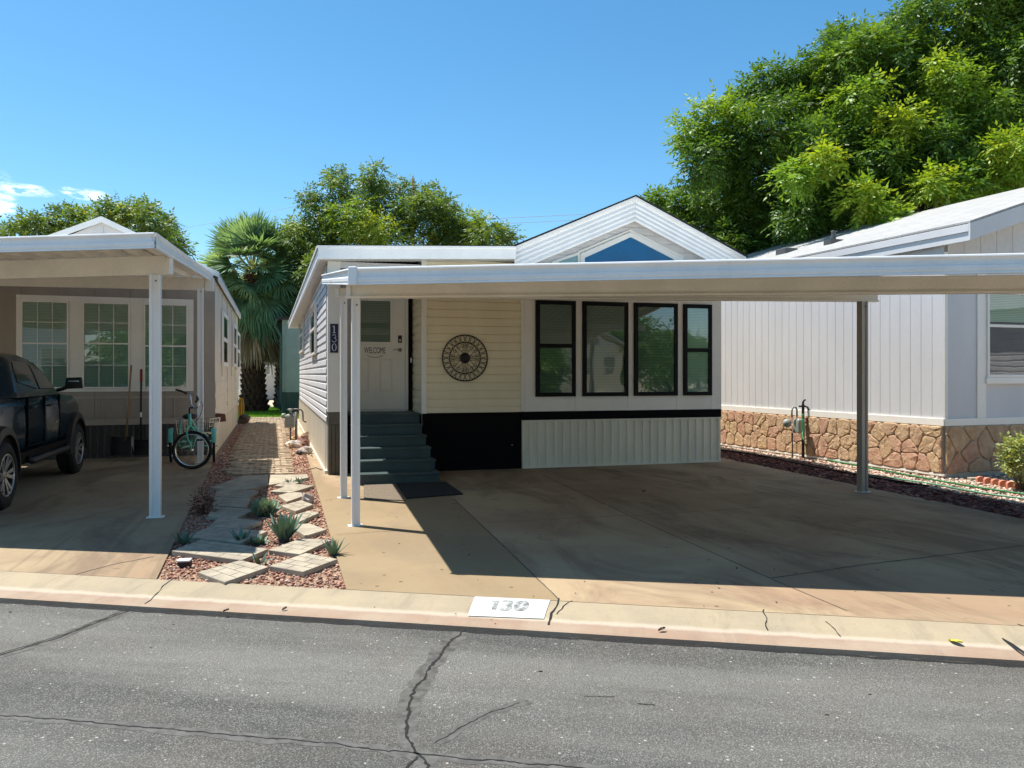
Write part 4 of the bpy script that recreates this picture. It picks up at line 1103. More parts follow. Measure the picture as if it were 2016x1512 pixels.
# windows
zt_, zb_2 = F2.z(F2.u(100), 0, 582), F2.z(F2.u(210), 0, 771)
mb = MB(); ua, ub = F2.u(33), F2.u(381)
xs = [ua, F2.u(42), F2.u(137), F2.u(163), F2.u(257), F2.u(283), F2.u(371), ub]
zwa, zwb = zb_2+.06, zt_-.10
for i in range(0, 8, 2): mb.box(F2, xs[i], xs[i+1], -.040, -.011, zb_2, zt_)
for i in range(1, 7, 2): mb.box(F2, xs[i]+.001, xs[i+1]-.001, -.038, -.011, zb_2, zwa); mb.box(F2, xs[i]+.001, xs[i+1]-.001, -.038, -.011, zwb, zt_)
mb.build('window_surround', M['frame_white'], H2, bevel=.003)
for i in (1, 3, 5):
    zm_ = F2.z(xs[i], 0, 676 if i < 5 else 681); hh = zwb - zm_; h2 = zm_ - zwa
    window(H2, F2, xs[i]+.003, xs[i+1]-.003, zwa+.002, zwb-.002, -.014, 'frame_white', .03, (zm_,), 'blind_light', (3, (zm_+hh*.5, zm_-h2*.48)), dep=.05)
# a further window further left, outside the picture
window(H2, F2, -7.6, -6.6, 1.2, 2.7, -.014, 'frame_white', .05, (2.0,), 'blind_light')
for pa, pb, ya, yb in ((434, 444, 618, 721), (456, 462, 640, 722), (463.5, 469.5, 655, 728)):
    v0, v1 = Frame(F2.o[0], F2.o[1], F2.V, F2.V).u(pa), Frame(F2.o[0], F2.o[1], F2.V, F2.V).u(pb)
    Yc = F2(0, (v0+v1)/2)[1]
    if v1 - v0 > 2: v1 = v0 + 2
    window(H2, F2S, v0, v1, CH+(HY-yb)/F0*Yc, CH+(HY-ya)/F0*Yc, -.02, 'frame_white', .09, ((CH+(HY-yb)/F0*Yc + CH+(HY-ya)/F0*Yc)/2,), 'blind_shut', dep=.05)
# roof
up2 = F2.u(203); zpk2 = F2.z(up2, -.1, 433); ue2 = .10; ze2 = 3.56; sl2 = (zpk2-ze2)/(ue2-up2); ul2 = up2 - (ue2-up2)
mb = MB()
for ue in (ue2, ul2):
    q = [F2(ue, -.12, ze2), F2(up2, -.12, zpk2), F2(up2, L2+.1, zpk2), F2(ue, L2+.1, ze2)]
    mb.add(q + [(p[0], p[1], p[2]+.05) for p in q], [(0, 3, 2, 1), (4, 5, 6, 7), (0, 1, 5, 4), (1, 2, 6, 5), (2, 3, 7, 6), (3, 0, 4, 7)])
mb.build('roof', M['shingle'], H2)
mb = MB()
for ue in (ue2, ul2):
    mb.hexa([F2(ue, -.16, ze2-.05), F2(up2, -.16, zpk2-.05), F2(up2, -.125, zpk2-.05), F2(ue, -.125, ze2-.05), F2(ue, -.16, ze2+.06), F2(up2, -.16, zpk2+.06), F2(up2, -.125, zpk2+.06), F2(ue, -.125, ze2+.06)])
mb.box(F2, ue2-.03, ue2, -.12, L2+.1, ze2-.12, ze2-.002)
mb.build('fascia', M['white_metal'], H2)
mb = MB(); mb.add([F2(ul2, -.05, 3.4), F2(ue2-.05, -.05, 3.4), F2(up2, -.05, zpk2-.02)], [(0, 1, 2)]); mb.box(F2, up2-.01, up2+.01, -.07, -.045, 3.5, zpk2-.12)
mb.build('gable', M['white_vinyl'], H2)
mb = MB(); fz = Frame(F2.o[0], F2.o[1], F2.V, F2.V)
m_ = MB(); vq = .25; m_.hexa([F2S(.02, -.22, .66), F2S(.26, -.20, .70), F2S(.26, -.03, .68), F2S(.02, -.03, .64), F2S(.02, -.20, .80), F2S(.26, -.18, .80), F2S(.26, -.03, .82), F2S(.02, -.03, .82)])
m_.build('vent_hood', simple('brown_red_vent_hood', (.17, .05, .035), .5, var=.2), H2)

# ================================================================ RIGHT NEIGHBOUR
F3S = Frame(F3.o[0], F3.o[1], F3.V, F3.U)
H3 = thing('neighbour_home', 'pale grey right home with vertical grooved siding on a tan stone skirting', 'house', F3(0, 0))
L3 = 15.0; zk3 = .80; zs3 = .90
mb = MB(); mb.box(F3, .0, 8.6, .0, L3, .05, 3.62); mb.build('wall', M['wall_lavender'], H3)
mb = MB(); mb.grooves(F3S, .0, L3, -.001, zs3, 3.60, .205, d=.004); mb.build('side_siding', M['wall_lavender'], H3)
mb = MB(); mb.box(F3S, -.02, L3, -.030, -.0, zk3, zs3+.01); mb.box(F3, -.006, 8.6, -.030, -.001, zk3, zs3+.01); mb.box(F3S, -.03, L3, -.04, -.0, .02, .055)
mb.box(F3, F3.u(1922), F3.u(1939), -.024, -.001, zs3+.011, 3.4); mb.box(F3, -.008, .06, -.02, -.001, zs3+.011, 3.5); mb.build('trim_boards', M['white_trim'], H3, bevel=.003)
def stonework(mb, F, a0, a1, c, z0, z1, seed, w=.30, rows=3):
    """irregular flat-bedded stones: cells around scattered centres, rounded and domed"""
    r = random.Random(seed); hz = (z1-z0)/rows; n = int((a1-a0)/w); w = (a1-a0)/n; P = {}
    for k in range(-1, rows+1):
        for i in range(-1, n+1):
            P[(i, k)] = Vector((a0 + (i+.5+.5*(k % 2) + r.uniform(-.42, .42))*w, z0 + (k+.5 + r.uniform(-.36, .36))*hz))
    for (i, k), p in P.items():
        if k < 0 or k >= rows: continue
        poly = [Vector((a0, z0)), Vector((a1, z0)), Vector((a1, z1)), Vector((a0, z1))]
        for di in range(-3, 4):
            for dk in (-2, -1, 0, 1, 2):
                q = P.get((i+di, k+dk))
                if q is None or (di == 0 and dk == 0): continue
                if k+dk < 0 or k+dk >= rows: continue
                m = (p+q)*.5; d = q-p; out = []
                for j in range(len(poly)):
                    u_, v_ = poly[j], poly[(j+1) % len(poly)]; su, sv = (u_-m).dot(d), (v_-m).dot(d)
                    if su <= 0: out.append(u_)
                    if su*sv < 0: out.append(u_.lerp(v_, su/(su-sv)))
                poly = out
                if len(poly) < 3: break
            if len(poly) < 3: break
        if len(poly) < 3: continue
        cx = sum(poly, Vector((0, 0)))/len(poly)
        if max((q-cx).length for q in poly) > w*2.2: continue
        for _ in range(1):      # round the corners
            nw = []
            for j in range(len(poly)):
                u_, v_ = poly[j], poly[(j+1) % len(poly)]; nw += [u_.lerp(v_, .17), u_.lerp(v_, .5) + Vector((r.uniform(-.006, .006), r.uniform(-.006, .006))), u_.lerp(v_, .83)]
            poly = nw
        ins = lambda q, g: cx + (q-cx)*max(.1, 1 - g/max(.02, (q-cx).length))
        rings = []
        for g, d_ in ((.005, 0), (.007, .020), (.018, .030), (.06, .032)):
            rings.append([(ins(q, g), d_ + (noise.noise(Vector((q.x*14, q.y*14, seed+g*9)))*.012 if d_ else 0)) for q in poly])
        nO = len(poly); vs = [F(q.x, c-d_, q.y) for rg in rings for q, d_ in rg] + [F(cx.x, c-.033, cx.y)]; fs = []
        for g in range(3):
            for j in range(nO): fs.append((g*nO+j, g*nO+(j+1) % nO, (g+1)*nO+(j+1) % nO, (g+1)*nO+j))
        for j in range(nO): fs.append((3*nO+j, 3*nO+(j+1) % nO, 4*nO))
        mb.mi(r.randint(0, 2)); mb.add(vs, fs)
def mk_stone(name, a, b):
    t = NT(name); c = t.mix(t.ramp(t.noise(7, 5, .65), .35, .65), a, b)
    pit = t.ramp(t.noise(34, 4, .7), .42, .30)
    c = t.mix(t.math('MULTIPLY', pit, .7), c, tuple(x*.35 for x in a))
    return t.done(t.bsdf(c, .9, bump=t.bump(t.noise(22, 7, .75), 1.0, .035), spec=.15))
ST = [mk_stone('tan_stone', (.52, .33, .20), (.66, .46, .29)), mk_stone('pink_stone', (.52, .29, .19), (.64, .41, .27)), mk_stone('golden_stone', (.54, .35, .20), (.68, .49, .30))]
mb = MB(); stonework(mb, F3S, .0, L3, -.02, .06, zk3-.004, 5, .27); m2 = MB()
mb.mi(3); mb.quad(F3S(0, -.02, 0), F3S(L3, -.02, 0), F3S(L3, -.02, zk3), F3S(0, -.02, zk3)); mb.build('stone_skirt', ST + [M['mortar']], H3)
mb = MB(); stonework(mb, F3, .0, 8.5, -.02, .06, zk3-.004, 6, .42); mb.mi(3); mb.quad(F3(0, -.02, 0), F3(8.5, -.02, 0), F3(8.5, -.02, zk3), F3(0, -.02, zk3))
mb.build('stone_skirt', ST + [M['mortar']], H3)
# roof
ue, ve, zE, pit, uR = -.12, -.55, 3.876, .32, 4.2
zR = zE + pit*(uR-ue)
mb = MB()
for ua_, za_ in ((ue, zE), (2*uR-ue, zE)):
    q = [F3(ua_, ve, za_-.03), F3(uR, ve, zR-.03), F3(uR, L3+.5, zR-.03), F3(ua_, L3+.5, za_-.03)]
    mb.add(q + [(p[0], p[1], p[2]+.03) for p in q], [(0, 3, 2, 1), (4, 5, 6, 7), (0, 1, 5, 4), (1, 2, 6, 5), (2, 3, 7, 6), (3, 0, 4, 7)])
mb.build('roof', M['shingle'], H3)
mb = MB()
for ua_ in (ue, 2*uR-ue):
    s_ = 1 if ua_ < uR else -1
    mb.hexa([F3(ua_, ve-.0, zE-.29), F3(uR, ve, zR-.29), F3(uR, ve+.03, zR-.29), F3(ua_, ve+.03, zE-.29), F3(ua_, ve, zE-.035), F3(uR, ve, zR-.035), F3(uR, ve+.03, zR-.035), F3(ua_, ve+.03, zE-.035)])
mb.box(F3, ue, ue+.03, ve+.031, L3+.5, zE-.155, zE-.04)
mb.box(F3, ue+.02, ue+.05, ve+.031, L3+.5, zE-.29, zE-.156)
mb.build('fascia', M['wall_lavender'], H3, bevel=.003)
mb = MB(); mb.quad(F3(ue+.05, ve+.03, zE-.20), F3(.0, ve+.03, zE-.20), F3(.0, L3, zE-.20), F3(ue+.05, L3, zE-.20))
mb.hexa([F3(ue+.05, ve+.03, zE-.13), F3(uR, ve+.03, zR-.20), F3(uR, 0, zR-.20), F3(ue+.05, 0, zE-.13), F3(ue+.05, ve+.03, zE-.12), F3(uR, ve+.03, zR-.19), F3(uR, 0, zR-.19), F3(ue+.05, 0, zE-.12)])
mb.build('soffit', M['soffit'], H3)
mb = MB(); n = 24
for i in range(n):
    a = i*8.4/n + .062; b = (i+1)*8.4/n - .006 + .062
    def rz(u): return zE - .2 + pit*(min(u, 2*uR-u) - ue)
    mb.add([F3(a, -.010, 3.3), F3(b, -.010, 3.3), F3(b, -.010, rz(b)), F3((a+b)/2, -.010, rz((a+b)/2)), F3(a, -.010, rz(a))], [(0, 1, 2, 3, 4)])
mb.add([F3(0, .0, 3.3), F3(8.6, .0, 3.3), F3(8.6, 0, rz(8.6)), F3(uR, 0, rz(uR)), F3(0, 0, rz(0))], [(0, 1, 2, 3, 4)])
mb.build('gable_siding', M['wall_lavender'], H3)
w0, w1 = F3.u(1939), F3.u(1939)+1.0; z0_ = F3.z(w0, 0, 743); z1_ = F3.z(w0, 0, 572)
window(H3, F3, w0, w1, z0_, z1_, -.003, 'frame_white', .045, (F3.z(w0, 0, 641),), 'dark_interior', dep=.05)
mb = MB(); mb.quad(F3(w0+.05, -.024, F3.z(w0, 0, 633)), F3(w1-.05, -.024, F3.z(w0, 0, 633)), F3(w1-.05, -.024, z1_-.05), F3(w0+.05, -.024, z1_-.05)); mb.build('raised_blind', M['blind_light'], H3)
mb = MB(); mb.box(F3, w0-.03, w1+.03, -.06, -.001, z0_-.10, z0_-.002); mb.build('window_sill', M['white_trim'], H3, bevel=.004)
def on_roof(px, py):   # find the point of the left roof plane seen at a photo pixel
    best = None
    for i in range(400):
        Y = 10 + i*.05; p = W(px, py, Y); dx, dy = p[0]-F3.o[0], p[1]-F3.o[1]
        det = F3.U[0]*F3.V[1]-F3.V[0]*F3.U[1]; u = (dx*F3.V[1]-dy*F3.V[0])/det
        e = abs(zE + pit*(u-ue) - p[2])
        if best is None or e < best[0]: best = (e, p)
    return best[1]
p = on_roof(1641, 478); mb = MB(); mb.lathe((p[0], p[1], p[2]-.1), (0, 0, 1), [(.10, 0), (.05, .12), (.045, .32), (.055, .33), (.05, .34), (0, .34)], 14); mb.box(F3.rel(p[0], p[1]), -.16, .16, -.1, .1, p[2]-.08, p[2]+.06); mb.build('vent_pipe', M['pipe'], H3)
p = on_roof(1549, 497); mb = MB(); mb.box(F3.rel(p[0], p[1]), -.17, .17, -.17, .17, p[2]-.12, p[2]+.08); mb.build('roof_vent', M['pipe'], H3, bevel=.02)

# ================================================================ FAR BUILDINGS
B1 = thing('storage_building', 'sage green flat sided shed beyond the white side wall of the central home', 'building', W(600, 0, 31)[:2] + (0,))
fB = Frame(*W(556, 0, 31)[:2], (1, 0), (-.3, .95))
zt = CH + (HY-627)/F0*31
mb = MB(); mb.box(fB, 0, 2.6, 0, 7, 0, zt-.05); mb.build('wall', M['sage'], B1)
mb = MB(); mb.corr(fB, .1, 2.6, -.004, 0, CH+(HY-772)/F0*31, .12, .02); mb.box(fB, -.02, .1, -.04, 0, 0, .9); mb.build('skirt', M['dark_green'], B1)
mb = MB(); mb.box(fB, -.0, .09, -.03, 0, .9, zt-.05); mb.box(fB, 1.9, 1.96, -.02, 0, .9, zt-.05); mb.build('corner_trim', M['sage'], B1)
mb = MB(); mb.box(fB, -.25, 2.8, -.15, 7.2, zt-.05, zt+.06); mb.build('roof', M['dark_roof'], B1)
mb = MB(); mb.tube([fB(-.22, -.1, zt), fB(-.3, -.1, zt-.3), fB(-.06, -.06, zt-.7), fB(-.06, -.06, .4)], .05, 8); mb.build('downpipe', M['dark_green'], B1)
B2 = thing('far_home', 'pinkish white home with a narrow window, far beyond the palm trunk', 'house', (-18, 52, 0))
fC = Frame(*W(468, 0, 50)[:2], ang(6), angv(17))
mb = MB(); mb.box(fC, -2.5, 3.1, 0, 9, 0, 4.2); mb.build('wall', M['far_wall'], B2)
mb = MB(); mb.box(fC, -2.8, 3.3, -.4, 9.2, 4.2, 4.4); mb.build('roof', M['white_metal'], B2)
a, b = fC.u(519), fC.u(533); window(B2, fC, a, b, fC.z(a, 0, 739), fC.z(a, 0, 704), -.01, 'frame_white', .07, (fC.z(a, 0, 721),), 'blind_shut')
a, b = fC.u(472), fC.u(481); window(B2, fC, a, b, fC.z(a, 0, 728), fC.z(a, 0, 707), -.01, 'frame_white', .05, (), 'blind')
B3 = thing('far_home', 'second pale home standing behind the dead palm skirt, left of green shed', 'house', W(546, 0, 44)[:2] + (0,))
fD = Frame(*W(545, 0, 44)[:2], ang(17), angv(17)); mb = MB(); mb.box(fD, 0, 4, 0, 8, 0, 4.3); mb.build('wall', M['white_vinyl'], B3)
mb = MB(); mb.box(fD, -.25, 4.2, -.3, 8.2, 4.3, 4.45); mb.build('roof', M['white_metal'], B3)
rl = thing('porch_railing', 'small white porch railing left of palm trunk', 'railing', W(476, 0, 46)[:2] + (0,))
mb = MB(); f = Frame(*W(471, 0, 46)[:2], (1, 0), (0, 1))
mb.box(f, 0, .75, 0, .05, 1.45, 1.52); mb.box(f, 0, .75, 0, .05, .7, .76)
for k in range(7): mb.box(f, k*.11, k*.11+.035, .005, .045, .0 if k in (0, 6) else .76, 1.45)
mb.build('rail', M['white_trim'], rl)
mb = MB(); mb.box(f, -.6, 1.0, .3, 1.6, 0, .62); mb.build('porch_deck', M['far_wall'], rl)
bn = thing('wheelie_bin', 'dark blue wheeled bin beside the green shed', 'bin', W(551, 0, 33)[:2] + (0,))
f = Frame(*W(545, 0, 33)[:2], (1, 0), (0, 1)); mb = MB(); mb.hexa([f(.04, .05, .1), f(.42, .05, .1), f(.42, .5, .1), f(.04, .5, .1), f(0, 0, .95), f(.46, 0, .95), f(.46, .55, .95), f(0, .55, .95)]); mb.build('body', M['bin'], bn, bevel=.02)
mb = MB(); mb.hexa([f(-.02, -.03, .955), f(.48, -.03, .955), f(.48, .58, .955), f(-.02, .58, .955), f(.02, .02, 1.03), f(.44, .02, 1.03), f(.44, .5, 1.05), f(.02, .5, 1.05)]); mb.build('lid', M['bin'], bn, bevel=.02)
mb = MB(); mb.lathe(f(.03, .45, .1), (1, 0, 0), [(0, 0), (.1, 0), (.1, .05), (0, .05)], 16); mb.build('wheel', M['rubber'], bn)
mb = MB(); mb.box(fB, .35, 1.2, -1.2, -.4, 0, .02)

# utility pole and wires
up = thing('utility_pole', 'brown wooden utility pole rising behind the middle tree', 'pole', (*W(813, 0, 60)[:2], 0))
x, y, z = W(813, 351, 60); mb = MB(); mb.tube([(x, y, -.1), (x, y, z)], [.19, .13], 12); mb.build('shaft', M['pole_wood'], up, smooth=True)
mb = MB(); mb.lathe((x, y, z), (0, 0, 1), [(.05, 0), (.03, .1), (.06, .12), (.06, .2), (0, .24)], 10); mb.build('insulator', M['meter_grey'], up)
def wire(a, b, sag, r, label):
    a, b = Vector(a), Vector(b); pts = []
    for k in range(25):
        t = k/24; p = a.lerp(b, t); p.z -= sag*4*t*(1-t); pts.append(p)
    mb = MB(); mb.tube(pts, r, 5); tag(mb.build('power_line', M['wire'], smooth=True), label, 'cable')
wire(W(813, 356, 60), W(120, 492, 48), .2, .012, 'thin dark wire running left from pole over the palm top')
wire(W(700, 440, 46), W(1700, 385, 46), .2, .014, 'upper of two pale wires between middle tree and gable')
wire(W(700, 450, 46.5), W(1700, 397, 46.5), .2, .014, 'middle pale wire between the middle tree and white gable')
wire(W(700, 480, 47), W(1700, 430, 47), .15, .009, 'lowest faint wire just above the low roof edge by gable')
# ================================================================ TREES
def leafcloud(name, parent, blobs, per, leaf, seed, aspect=.38, droop=.5, leaflets=7, sprig=.34, shell=.45):
    """blobs: (x,y,z, rx,ry,rz, colour a, colour b). Drooping compound sprigs of leaf-sized faces."""
    rs = np.random.RandomState(seed); V = []; C = []
    for (bx, by, bz, rx, ry, rz, ca, cb) in blobs:
        n = int(per*(rx*rz)/1.0*1.0) + 6
        d = rs.normal(size=(n, 3)); d /= np.linalg.norm(d, axis=1)[:, None]
        rad = shell + (1.04-shell)*rs.rand(n, 1)**.7
        lump = 1 + .22*np.sin(d[:, :1]*5 + bx) * np.cos(d[:, 2:]*6 + bz)
        P = np.array([bx, by, bz]) + d*np.array([rx, ry, rz])*rad*lump
        D = d*.8 + rs.normal(size=(n, 3))*.55; D[:, 2] -= droop*rs.rand(n)
        D /= np.linalg.norm(D, axis=1)[:, None]
        side = np.cross(D, np.array([0, 0, 1.0])); side /= np.linalg.norm(side, axis=1)[:, None] + 1e-6
        upv = np.cross(side, D)
        L = sprig*rs.uniform(.7, 1.25, (n, 1))
        tone = rs.rand(n, 1)
        col = np.array(ca)*(1-tone) + np.array(cb)*tone; col = col*rs.uniform(.75, 1.2, (n, 1))
        for k in range(leaflets):
            t = (k+.6)/leaflets; s = (-1 if k % 2 else 1) if k < leaflets-1 else 0
            base = P + D*L*t; base[:, 2] -= (droop*.25*L[:, 0]*t*t)
            ld = D*.55 + side*s*.85 + upv*rs.uniform(-.3, .3, (n, 1)); ld[:, 2] -= droop*.45
            if s == 0: ld = D.copy(); ld[:, 2] -= droop*.4
            ld /= np.linalg.norm(ld, axis=1)[:, None]
            w = np.cross(ld, upv + rs.normal(size=(n, 3))*.5); w /= np.linalg.norm(w, axis=1)[:, None] + 1e-6
            ln_ = leaf*rs.uniform(.7, 1.2, (n, 1))
            q = np.stack([base, base + ld*ln_*.45 + w*ln_*aspect*.5, base + ld*ln_, base + ld*ln_*.45 - w*ln_*aspect*.5], 1)
            V.append(q.reshape(-1, 3)); C.append(col*rs.uniform(.85, 1.15, (n, 1)))
    V = np.concatenate(V); C = np.concatenate(C); n = len(V)//4
    return np_mesh(name, V, np.arange(n*4).reshape(-1, 4), M['leaves'], parent, col=C)
def branches(parent, base, blobs, r0, seed, split=.45, mat='bark'):
    mb = MB(); rr = random.Random(seed); base = Vector(base)
    cx = sum(b[0] for b in blobs)/len(blobs); cy = sum(b[1] for b in blobs)/len(blobs); zmin = min(b[2] for b in blobs); zmax = max(b[2] for b in blobs)
    fork = Vector((base.x + (cx-base.x)*.3, base.y + (cy-base.y)*.3, base.z + max(1.5, (zmin-base.z)*.8)))
    mb.tube([base, base.lerp(fork, .5) + Vector((.1, 0, 0)), fork], [r0*1.25, r0, r0*.85], 10); mb.build('trunk', M[mat], parent, smooth=True)
    mb = MB()
    for b in blobs:
        e = Vector(b[:3]); m = fork.lerp(e, .5) + Vector((rr.uniform(-.4, .4), rr.uniform(-.4, .4), .4))
        mb.tube([fork, fork.lerp(m, .5)+Vector((0, 0, .1)), m, m.lerp(e, .6), e], [r0*.42, r0*.34, r0*.26, r0*.15, r0*.06], 6)
        for k in range(3):
            d = Vector((rr.uniform(-1, 1)*b[3], rr.uniform(-1, 1)*b[4], rr.uniform(-.3, 1)*b[5]))*.8
            mb.tube([m.lerp(e, .5), e + d*.5, e + d], [r0*.14, r0*.08, r0*.03], 5)
    mb.build('limb', M[mat], parent, smooth=True)
def px_blobs(lst, Y, seed, ca, cb, flat=.8):
    r = random.Random(seed); out = []
    for t in lst:
        px, py, rad = t[:3]; dy = t[3] if len(t) > 3 else r.uniform(-1.2, 1.2)
        a, b = (t[4], t[5]) if len(t) > 4 else (ca, cb)
        x, y, z = W(px, py, Y + dy); R_ = rad/F0*(Y+dy)
        out.append((x, y, z, R_*.80, R_*.80, R_*flat*.80, a, b))
        hi = tuple(min(.6, v*f_) for v, f_ in zip(b, (1.35, 1.2, 1.1)))
        for k in range(7):   # leafy branch ends standing out of the mass, some upper ones a lighter green
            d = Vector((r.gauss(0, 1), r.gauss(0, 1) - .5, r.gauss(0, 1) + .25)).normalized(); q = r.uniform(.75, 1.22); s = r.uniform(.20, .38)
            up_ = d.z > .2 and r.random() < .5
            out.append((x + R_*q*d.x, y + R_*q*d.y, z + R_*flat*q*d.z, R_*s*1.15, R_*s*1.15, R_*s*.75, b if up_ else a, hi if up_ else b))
    return out
g1, g2 = (.045, .112, .020), (.135, .245, .034)
ye1, ye2 = (.36, .43, .03), (.20, .34, .03)
yg1, yg2 = (.16, .30, .035), (.26, .38, .04)
T1 = [(1800, 60, 70), (1760, 120, 80), (1700, 170, 90), (1880, 110, 90), (1990, 60, 80), (1930, 10, 60), (1815, 5, 36), (1663, 85, 38), (1600, 160, 62), (1660, 130, 60),
      (1535, 165, 50), (1480, 200, 52), (1415, 235, 48, 0, yg1, yg2), (1355, 265, 36, 0, yg1, yg2), (1380, 320, 46), (1440, 300, 70), (1520, 260, 80), (1600, 270, 90, 1.5), (1700, 270, 95, 1.5), (1810, 230, 100, 1.5),
      (1920, 200, 110, 1.5), (2040, 170, 110), (1500, 350, 80, 1), (1600, 380, 90, 1.5), (1720, 370, 100, 1.5), (1850, 330, 100, 1.5), (1960, 320, 100, 1.5), (2080, 300, 120),
      (1560, 352, 34, -3, yg1, ye2), (1612, 318, 30, -3, ye1, ye2), (1690, 395, 36, -3.5, ye1, ye2), (1740, 430, 40, -3.4, yg1, yg2), (1835, 368, 38, -3.5, ye1, ye2), (1890, 375, 34, -3.3, yg1, ye2), (1760, 250, 40, -2.5, ye1, yg2),
      (2000, 300, 50, -3.5, ye1, ye2), (1960, 360, 50, -3, yg1, yg2), (1650, 450, 60, 0), (1780, 440, 60, 0), (2100, 60, 110), (2200, 160, 140), (2180, 320, 140), (2060, -40, 100), (1950, -60, 80), (1620, 300, 80, -1.6), (1700, 320, 80, -1.8), (1790, 320, 85, -1.8), (1880, 270, 80, -1.8), (1960, 250, 80, -1.8), (1660, 360, 60, -2), (1740, 340, 50, -2.2), (1850, 320, 60, -2.4), (1580, 420, 60, -1.5), (1930, 110, 70, -1), (1990, 140, 70, -1.5), (1860, 170, 60, -2, yg1, yg2), (1680, 190, 46, -2, yg1, yg2)]
t1 = thing('leafy_tree', 'huge bright green leafy tree with yellow tips, towering behind the right home', 'tree', (*W(1800, 0, 21)[:2], -.05))
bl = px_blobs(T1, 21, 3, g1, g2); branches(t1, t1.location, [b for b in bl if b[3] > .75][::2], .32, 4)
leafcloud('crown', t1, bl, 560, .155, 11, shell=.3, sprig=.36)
T2 = [(1325, 405, 36), (1290, 400, 22), (1370, 395, 40), (1420, 390, 50), (1390, 450, 60), (1450, 440, 60), (1500, 430, 60), (1560, 440, 60), (1340, 450, 50), (1430, 500, 60), (1520, 480, 60), (1310, 450, 40), (1600, 430, 50), (1480, 380, 44, -1, yg1, yg2), (1400, 350, 34)]
t2 = thing('leafy_tree', 'dark green rounded tree squeezed between the white gable and the right home', 'tree', (*W(1440, 0, 23)[:2], -.05))
bl = px_blobs(T2, 23.5, 5, g1, g2); branches(t2, t2.location, [b for b in bl if b[3] > .6], .2, 6); leafcloud('crown', t2, bl, 520, .155, 12, shell=.3, sprig=.36)
m1, m2 = (.060, .122, .026), (.145, .225, .042)
my1, my2 = (.25, .32, .04), (.16, .28, .04)
T3 = [(655, 378, 36), (620, 395, 26), (665, 350, 20), (720, 385, 44), (740, 350, 26), (785, 380, 26), (690, 430, 66), (625, 450, 50, 0, my1, my2), (760, 430, 70), (820, 420, 48), (838, 385, 26), (868, 415, 32), (880, 400, 20), (880, 450, 50, 0, my2, my1),
      (930, 445, 34, 0, my1, my2), (915, 470, 44), (960, 470, 36), (1000, 472, 18), (985, 458, 16), (610, 500, 56), (585, 470, 26), (575, 450, 14), (680, 490, 70), (770, 490, 70, -1.5, my2, my1), (860, 500, 60), (940, 500, 50), (600, 560, 50), (650, 560, 70), (570, 540, 40), (750, 550, 70), (850, 560, 70), (700, 440, 40, -2, my1, my2)]
t3 = thing('leafy_tree', 'wide green tree rising behind the low roof of the central home', 'tree', (*W(750, 0, 34)[:2], -.05))
bl = px_blobs(T3, 34, 7, m1, m2); branches(t3, t3.location, [b for b in bl if b[3] > .8], .25, 8); leafcloud('crown', t3, bl, 260, .18, 13, sprig=.42)
T4 = [(62, 442, 22), (45, 455, 26), (95, 440, 34), (130, 430, 28), (140, 420, 18), (175, 440, 32, 0, my2, my1), (220, 425, 30), (212, 410, 14), (265, 420, 30), (290, 408, 20), (250, 440, 40, 0, my2, my1), (300, 440, 32), (325, 440, 16), (335, 465, 22), (350, 480, 18), (100, 470, 40), (170, 475, 40), (240, 475, 45), (300, 480, 40), (360, 490, 12), (30, 470, 30), (-30, 470, 40), (-80, 455, 45)]
t4 = thing('leafy_tree', 'low spreading green tree showing above the left carport roof', 'tree', (*W(190, 0, 30)[:2], -.05))
bl = px_blobs(T4, 30, 9, m1, m2, .85); branches(t4, t4.location, [b for b in bl if b[3] > .5], .2, 10); leafcloud('crown', t4, bl, 210, .18, 14, sprig=.36)
t5 = thing('leafy_tree', 'yellow green tree glimpsed far behind beside the palm trunk', 'tree', (*W(515, 0, 62)[:2], -.05))
bl = px_blobs([(505, 640, 40), (530, 655, 40), (490, 670, 45), (540, 620, 35), (470, 655, 40)], 62, 10, yg1, yg2); branches(t5, t5.location, bl, .2, 11); leafcloud('crown', t5, bl, 45, .3, 15, sprig=.6)

